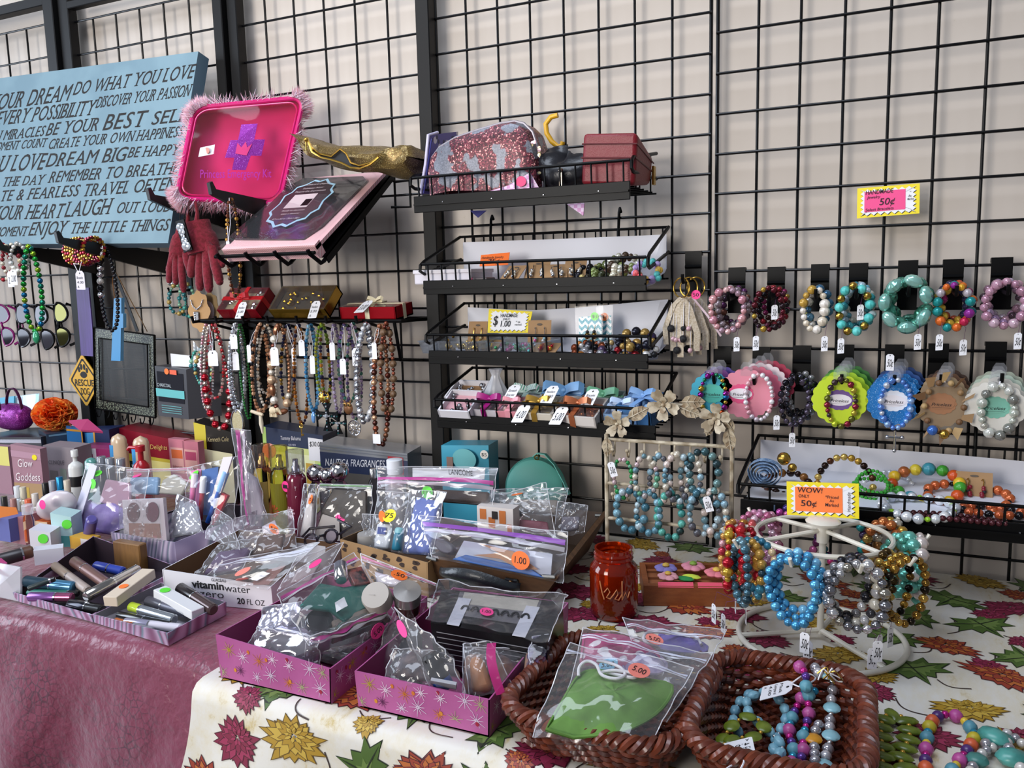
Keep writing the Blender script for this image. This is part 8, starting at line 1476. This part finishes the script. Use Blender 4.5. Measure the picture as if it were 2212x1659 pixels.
B=bag('bag of silver sachets filling the front of the left pink box',QZ((520,1415,.775),(690,1455,.775),(690,1380,.825),(560,1350,.835)),None,.022,(),.2,lo=.2,hi=.8); flat('foil_sachet','crumpled silver sachet at the front of the left pink box','sachet',B,rect(.08,.08,.92,.9),.02,m('#b8b6c8',.22,.7,bump=(20.,.4)),-.006,bev=.006)
B=bag('dark bag of small cosmetics under the heap in the left pink box',QZ((600,1400,.77),(760,1450,.77),(800,1330,.82),(640,1310,.82)),None,.02,(),.14); flat('cosmetic_pouch','black cosmetics pouch deep in the left pink box','pouch',B,rect(.05,.05,.95,.95),.03,m('#241f26',.35),-.01,bev=.008)
# ---- right pink box
B=bag('dark clear bag along the left side of the right pink box',QZ((800,1440,.775),(900,1470,.775),(900,1340,.825),(850,1320,.825)),None,.018,(),.12); flat('hair_goods','black hair goods along the left side of the right pink box','hair goods',B,rect(.05,.05,.95,.95),.026,m('#1d1a20',.5),-.01,bev=.008)
B=bag('clear bag of tan and plum goods between the lash box and the sponges',QZ((1000,1500,.775),(1140,1480,.775),(1150,1400,.82),(1000,1400,.82)),None,.018,(),.12); flat('soft_goods','plum cloth goods before the lash box','cloth',B,rect(.05,.05,.95,.95),.024,m('#4a3038',.6,var=('#8a6450',30.)),-.01,bev=.008)
prod('carton','small orange and white carton at the back left of the right pink box','box',(884,1308),(905,1302),-.62,.03,m('#c8641f',.45),pr=((0,.3,1,.6,'#d86a1f'),(0,.62,1,1,'#d8d0cc')),z0=.78,Yr=-.60)
L=[T(930,1345,.838),T(1180,1388,.838),T(1215,1300,.848),T(955,1272,.848)]; t=thing('lash_box','black false eyelash box with white tape strips in the right pink box','box',(L[0]+L[1])/2-V((0,0,.07))); b=MB(); b.slab(L,.07,m('#111114',.3),(L[1]-L[0]).cross(L[3]-L[0]).normalized()); part(t,'carton',b); f=qmap(L); nl=(L[1]-L[0]).cross(L[3]-L[0]).normalized(); b=MB()
b.slab([f(s,q)+nl*.001 for s,q in rect(.16,.30,.84,.95)],.0006,m('#6a676c',.5),nl); b.slab([f(s,q)+nl*.0014 for s,q in rect(.20,.62,.82,.95)],.0006,m('#b8b2a8',.5),nl); part(t,'window_tray',b); b=MB()
for k in range(7): b.tube([f(.26+.085*k+.03*math.cos(g),.42+.10*math.sin(g))+nl*.004 for g in [PI*i/8 for i in range(9)]],.0016,INK,5)
part(t,'false_lashes',b); b=MB(); 
for s in (.15,.72): b.slab([f(s,-.01)+nl*.003,f(s+.11,-.01)+nl*.003,f(s+.13,.75)+nl*.003,f(s+.02,.75)+nl*.003],.0006,m('#c9c9d4',.5),nl)
part(t,'tape_strip',b); b=MB(); fx=(L[1]-L[0]); fn_=fx.cross(nl).normalized()
if fn_.dot(CL-L[0])<0: fn_=-fn_
for k in range(7): b.quad([L[0]+fx*u-nl*(.012+.008*k+w)+fn_*.0008 for u,w in ((.05,0),(.05+.85*(1-.07*(k%3)),0),(.05+.85*(1-.07*(k%3)),.0014),(.05,.0014))],m('#8a8a90',.6))
dot(b,f(.45,.42)+nl*.005,fx,L[3]-L[0],.011,PK,'1.00'); part(t,'print',b,smooth=False)
B=bag('clear zip bag around the black lash box, its corner sticking up at the right',[p+nl*.008 for p in (f(-.03,-.06),f(1.03,-.06),f(1.04,1.06),f(-.03,1.06))],None,.004,(),.05); b=MB(); b.surf(lambda u,v:T(1195+25*u,1318-42*v,.85+.03*v)+V((.004*math.sin(9*v),0,.004*math.sin(7*u+5*v))),6,6,film('#ffffff',.2,22.)); part(B.t,'raised_corner',b)
B=bag('dark clear bag with lumpy hair goods, front left of the right pink box',QZ((828,1475,.785),(965,1490,.79),(945,1405,.835),(850,1402,.835)),None,.026,(),.14); flat('hair_goods','dark lumpy hair goods inside the front left bag','hair goods',B,((.08,.05),(.92,.05),(.85,.7),(.5,.9),(.12,.7)),.022,m('#3a343f',.6,var=('#5a4a4c',60.)),-.004,bev=.008)
B=bag('tall folded clear bag of a black and blue marker, centre of the right pink box',QZ((930,1480,.79),(1008,1508,.79),(965,1400,.85),(850,1312,.89)),None,.014,((.10,.80,.010,PK,''),),.16); tub('marker','black and blue marker inside the tall folded bag','marker',B,(.45,.02),(.42,.55),.013,m('#1f4a9a',.3),m('#121214',.3),.0,.3)
B=bag('clear bag with a magenta zip and tan sponges, front of the right pink box',QZ((1015,1510,.785),(1110,1488,.79),(1060,1385,.845),(1000,1392,.84)),None,.026,(),.12); flat('sponge','tan makeup sponges inside the magenta zip bag','sponge',B,((.1,.1),(.6,.08),(.6,.75),(.2,.8)),.026,m('#a87450',.7),-.004,bev=.008)
b=MB(); zf=qmap(QZ((1072,1502,.81),(1092,1498,.81),(1072,1388,.85),(1052,1390,.85))); b.surf(lambda u,v:zf(u,v)+V((0,-.012*math.sin(PI*v),.012*math.sin(PI*v))),4,10,m('#c02a7a',.35,al=.85)); part(B.t,'zip_strip',b)
b=MB(); q=QZ((930,1478,.80),(985,1490,.80),(985,1480,.815),(930,1470,.815)); b.slab(q,.004,m('#8f9098',.4)); part(B.t,'ribbed_edge',b)
B=bag('violet tinted bag folded down at the right side of the right pink box',QZ((1138,1470,.80),(1180,1430,.80),(1185,1370,.84),(1150,1375,.84)),None,.010,(),.14,fm=film('#d8c8ff',.16,22.)); flat('small_goods','brown small goods inside the violet tinted bag','pack',B,rect(.15,.1,.8,.6),.01,m('#7a5a48',.5),-.003,bev=.003)
# ======================= wicker baskets and necklaces at the front ======
wicker('brown wicker basket of bagged face masks at the table front',(.012,-.735,.753),.215,.235,.050,-.05)
wicker('brown wicker basket of mask lanyards at the table front',(.213,-.728,.753),.185,.235,.056,.02)
def mask(label,P,mt,sx=.006,name='face_mask',loops=None):
    t=thing(name,label,'face mask',sum(P,V((0,0,0)))/len(P),'fabric face masks in clear bags'); n=(P[1]-P[0]).cross(P[-1]-P[0]).normalized(); n=n if n.z>0 else -n; c=sum(P,V((0,0,0)))/len(P); N=len(P); vs=[];R=6
    for k in range(R,0,-1): vs+=[c+(p-c)*(k/R)+n*(.012*(1-(k/R)**2)+.0015*math.sin(5*i+k)) for i,p in enumerate(P)]
    vs.append(c+n*.012); L=len(vs)-1; fs=[(k*N+i,k*N+(i+1)%N,(k+1)*N+(i+1)%N,(k+1)*N+i) for k in range(R-1) for i in range(N)]+[((R-1)*N+i,(R-1)*N+(i+1)%N,L) for i in range(N)]
    b=MB(); b.add(vs,fs,mt); b.add([p-n*.004 for p in P],[tuple(range(N))],mt); b.tube(P,.0022,mt,6,True); part(t,'cloth',b)
    if loops:
        for l in loops: b=MB(); b.tube(l,.0020,m('#dedce2',.6),8); part(t,'ear_loop',b)
    return t
def smooth(P,n=6):
    P=[V(p) for p in P]; out=[]; N=len(P)
    for i in range(N-1):
        a,b_,c,d=P[max(i-1,0)],P[i],P[i+1],P[min(i+2,N-1)]
        for k in range(n): t=k/n; out.append(.5*((2*b_)+(c-a)*t+(2*a-5*b_+4*c-d)*t*t+(3*b_-a-3*c+d)*t**3))
    return out+[P[-1]]
GRM=m('#5f8a3a',.75,var=('#547a32',30.),bump=(45.,.5)); dt=NT('polka_dot'); vd=dt.vor(42.,'Distance'); dt.set(c=dt.ramp(vd,[(.30,'#e0d8e0'),(.34,'#a81f66')]),r=.7)
mz=lambda *q:[T(*p) for p in q]
mask('pink polka dot face mask in the bag behind the green mask',smooth(mz((1262,1372,.83),(1345,1375,.83),(1420,1410,.825),(1405,1450,.82),(1330,1440,.82),(1255,1430,.825)),3),dt.m)
mask('purple pleated face mask in the rearmost bag of the wicker basket',smooth(mz((1425,1372,.82),(1518,1390,.82),(1515,1410,.815),(1420,1402,.815)),3),m('#7060b0',.75,bump=(60.,.6)),loops=[smooth(mz((1426,1400,.82),(1392,1385,.83),(1400,1366,.835),(1450,1368,.835),(1500,1374,.83),(1515,1392,.825)))])
mask('muted floral face mask between the green and purple masks',smooth(mz((1340,1420,.822),(1400,1405,.822),(1440,1435,.82),(1420,1455,.82),(1350,1450,.82)),3),m('#6f5f98',.75,var=('#b8a8c8',50.)))
mask('leaf green face mask with white ear loops, front bag of the wicker basket',smooth(mz((1180,1575,.815),(1215,1515,.825),(1250,1460,.835),(1290,1448,.84),(1340,1462,.842),(1390,1468,.84),(1452,1482,.835),(1430,1530,.825),(1380,1565,.818),(1320,1584,.814),(1240,1592,.810)),3),GRM,loops=[smooth(mz((1250,1460,.838),(1252,1440,.846),(1268,1428,.85),(1288,1436,.85),(1300,1458,.848),(1330,1466,.848),(1350,1458,.848),(1340,1442,.85),(1310,1430,.852),(1290,1428,.85)),5),smooth(mz((1300,1452,.845),(1330,1448,.85),(1372,1456,.848),(1366,1464,.846),(1310,1452,.845)),5)])
bag('rearmost clear zip bag in the mask basket, with the purple mask',mz((1400,1470,.812),(1505,1490,.812),(1570,1362,.835),(1345,1338,.845)),ZC,.008,((.28,.62,.012,SAL,'5.00'),),.10,(.80,.86),grp='clear bags of face masks')
bag('middle clear zip bag in the mask basket, with the polka dot mask',mz((1215,1540,.808),(1440,1560,.808),(1540,1412,.838),(1260,1358,.85)),ZC,.008,((.30,.52,.013,m('#7ab0cc',.6),'5.00'),),.09,(.84,.90),grp='clear bags of face masks')
bag('front clear zip bag in the mask basket, with the leaf green mask',mz((1150,1590,.800),(1395,1625,.803),(1498,1442,.850),(1232,1388,.862)),ZC,.022,((.66,.76,.013,SAL,'5.00'),),.08,(.85,.91),grp='clear bags of face masks')
# ---- lanyards and necklaces lying about
def strand(label,pts,pat,cat='necklace',q=1,z=.0,grp='mask lanyards and bead necklaces at the front',closed=False,tagp=None,tx=None,tdir=None):
    P=[T(*p) for p in pts]
    if closed: P=P+[P[0]]
    P=smooth(P,8); t=thing('bead_necklace',label,cat,min(P,key=lambda p:p.z).copy(),grp); b=MB(); beads(b,P,pat,q); part(t,'bead_strand',b); b=MB(); b.tube(P,.0008,m('#6a6a60',.6),4); part(t,'cord',b)
    if tagp:
        a=T(*tagp[0]); xd=(T(*tagp[1])-a).normalized(); yd=-(T(*tagp[2])-a).normalized(); part(t,'price_tag',pricetag(a,xd,yd,.036,.046,tx)); b=MB(); b.tube(smooth([a-yd*.004+V((0,0,.003)),a+yd*.02+V((0,0,.012)),a+yd*.035+xd*.012+V((0,0,.008)),a+yd*.015+xd*.02+V((0,0,.006)),a+V((0,0,.003))]),.001,STR,5); part(t,'string',b)
lb=m('#6f9fb4',.35); lb2=m('#7fb0c2',.35); og_=m('#6a7a22',.3,var=('#586818',60.)); gd=m('#c89a3a',.3,.5)
bz=.772
strand('pale blue oval bead lanyard curled round the left of the lanyard basket',[(1600,1590,bz),(1585,1560,bz+.002),(1590,1530,bz+.004),(1610,1505,bz+.006),(1640,1495,bz+.008),(1670,1502,bz+.008),(1690,1520,bz+.008),(1698,1550,bz+.006),(1685,1580,bz+.004),(1670,1610,bz+.002),(1680,1640,bz),(1665,1665,bz)],[(.0066,lb,(1.35,1)),(.0022,SILV),(.0066,lb2,(1.35,1)),(.0022,SILV)],tagp=((1712,1482,.80),(1706,1520,.80),(1652,1497,.798)),tx='Mask|Lanyard|4.00|A')
strand('inner loop of a pale blue oval bead lanyard in the lanyard basket',[(1640,1500,bz+.01),(1615,1510,bz+.010),(1618,1540,bz+.010),(1640,1562,bz+.008),(1672,1590,bz+.008),(1690,1620,bz+.006),(1660,1640,bz+.004),(1600,1640,bz+.004)],[(.0066,lb2,(1.35,1)),(.0022,SILV)])
strand('olive green disc bead lanyard across the left of the lanyard basket',[(1548,1640,.775),(1560,1605,.778),(1575,1575,.782),(1590,1560,.785),(1612,1548,.788),(1640,1556,.787),(1650,1575,.785),(1625,1592,.784),(1590,1595,.782),(1560,1612,.78),(1545,1640,.777),(1555,1668,.775)],[(.0095,og_,(1.15,1,.35)),(.0024,gd)],tagp=((1602,1648,.805),(1555,1660,.803),(1594,1605,.803)),tx='Mask|Lanyard|4.00|A')
mg1,tq1,pu1,sb=m('#b8237e',.15,.5),m('#2f8fb0',.15,.5),m('#5a3a8a',.2,.4),m('#5a94a4',.45); pk1=m('#a84a88',.35)
strand('magenta, purple and turquoise lanyard hanging over the back rim, left strand',[(1722,1436,.822),(1738,1452,.824),(1742,1478,.815),(1735,1500,.795),(1720,1530,.784),(1708,1560,.780),(1705,1590,.778),(1715,1620,.776),(1705,1665,.774)],[(.0082,pk1),(.0048,mg1),(.0055,pu1),(.0082,sb),(.005,tq1)])
strand('magenta, purple and turquoise lanyard, right strand beside the silver pearls',[(1765,1490,.80),(1745,1505,.798),(1748,1535,.788),(1742,1565,.782),(1735,1595,.780),(1735,1625,.778),(1720,1665,.774)],[(.005,tq1),(.0082,sb),(.0048,mg1),(.0082,pk1),(.0055,pu1),(.004,mg1)])
spl=m('#a9a7ae',.15,.6); msh=m('#86b4c0',.25)
strand('silver pearl and shell disc lanyard over the back rim of the basket',[(1758,1438,.822),(1772,1458,.822),(1788,1462,.815),(1800,1478,.805),(1796,1505,.792),(1797,1532,.788),(1792,1565,.784),(1795,1595,.782),(1785,1630,.778),(1778,1668,.776)],[(.0068,spl),(.0066,m('#c4c2c8',.15,.5)),(.0105,msh,(1,1,.4)),(.004,SILV)])
strand('grey pearl lanyard with a yellow shell disc in the lanyard basket',[(1772,1560,.785),(1758,1590,.782),(1760,1620,.780),(1762,1660,.778)],[(.0062,spl),(.0064,spl),(.010,m('#c88a1f',.3),(1,1,.4)),(.0062,spl)])
b=MB(); c=T(1790,1468,.824)
for k in range(6): b.tube(smooth([c+V((.003*k-.006,0,0)),c+V((.006*math.cos(k),.008*math.sin(k),.012)),c+V((.016*math.cos(k*1.3),.014*math.sin(k*1.3),.002))],4),.0009,STR if k%2 else GOLD,5)
solo('tag_string','tangled white and gold tag strings at the back rim of the lanyard basket','string',b)
strand('olive green disc bead necklace lying flat, left column at the table edge',[(1905,1665,.760),(1906,1640,.760),(1905,1612,.760),(1903,1585,.760),(1905,1560,.760),(1915,1545,.760)],[(.013,og_,(.62,1.15,.4)),(.003,gd)])
strand('olive green disc bead necklace lying flat, right column at the table edge',[(1915,1545,.760),(1940,1545,.760),(1960,1560,.760),(1965,1585,.760),(1955,1615,.760),(1945,1640,.760),(1960,1665,.760)],[(.013,og_,(.62,1.15,.4)),(.003,gd)])
rb=[(.0085,m('#c85a34',.4)),(.0075,m('#4a2a6a',.3)),(.005,mg1),(.0085,m('#b04a90',.4)),(.005,m('#d8b83a',.3)),(.0085,m('#4f8a9c',.45)),(.0052,tq1),(.0085,m('#b8a82a',.5))]
strand('rainbow bead necklace lying in an arch on the flowered cloth',[(2000,1668,.760),(2000,1635,.760),(2002,1600,.760),(2008,1570,.760),(2022,1550,.760),(2050,1543,.760),(2075,1552,.760),(2095,1570,.760),(2105,1590,.760),(2095,1615,.760),(2075,1640,.760),(2055,1668,.760)],rb)
tn=m('#4f9a92',.3,var=('#3a7a74',40.))
strand('large turquoise nugget and pearl necklace at the bottom right corner',[(2125,1612,.764),(2150,1590,.766),(2172,1600,.764),(2185,1630,.764),(2200,1655,.764),(2225,1668,.764)],[(.0065,spl),(.019,tn,(.72,1.0,.55)),(.0065,m('#d0ccc8',.2,.2))])
strand('pearl strand with a teal stone trailing right of the rainbow necklace',[(2215,1612,.762),(2190,1592,.762),(2172,1585,.762),(2160,1605,.762),(2125,1625,.762),(2105,1650,.762),(2095,1668,.762)],[(.0058,m('#c9c4bf',.2,.2)),(.0056,spl),(.0058,m('#d0ccc8',.2,.2)),(.0125,m('#3f7a74',.35),(.9,1,.6)),(.0058,spl)])
strand('short silver chain of small pearls left of the olive necklace',[(1868,1545,.758),(1880,1550,.758),(1895,1556,.758)],[(.004,m('#c9c9cc',.2,.4))])
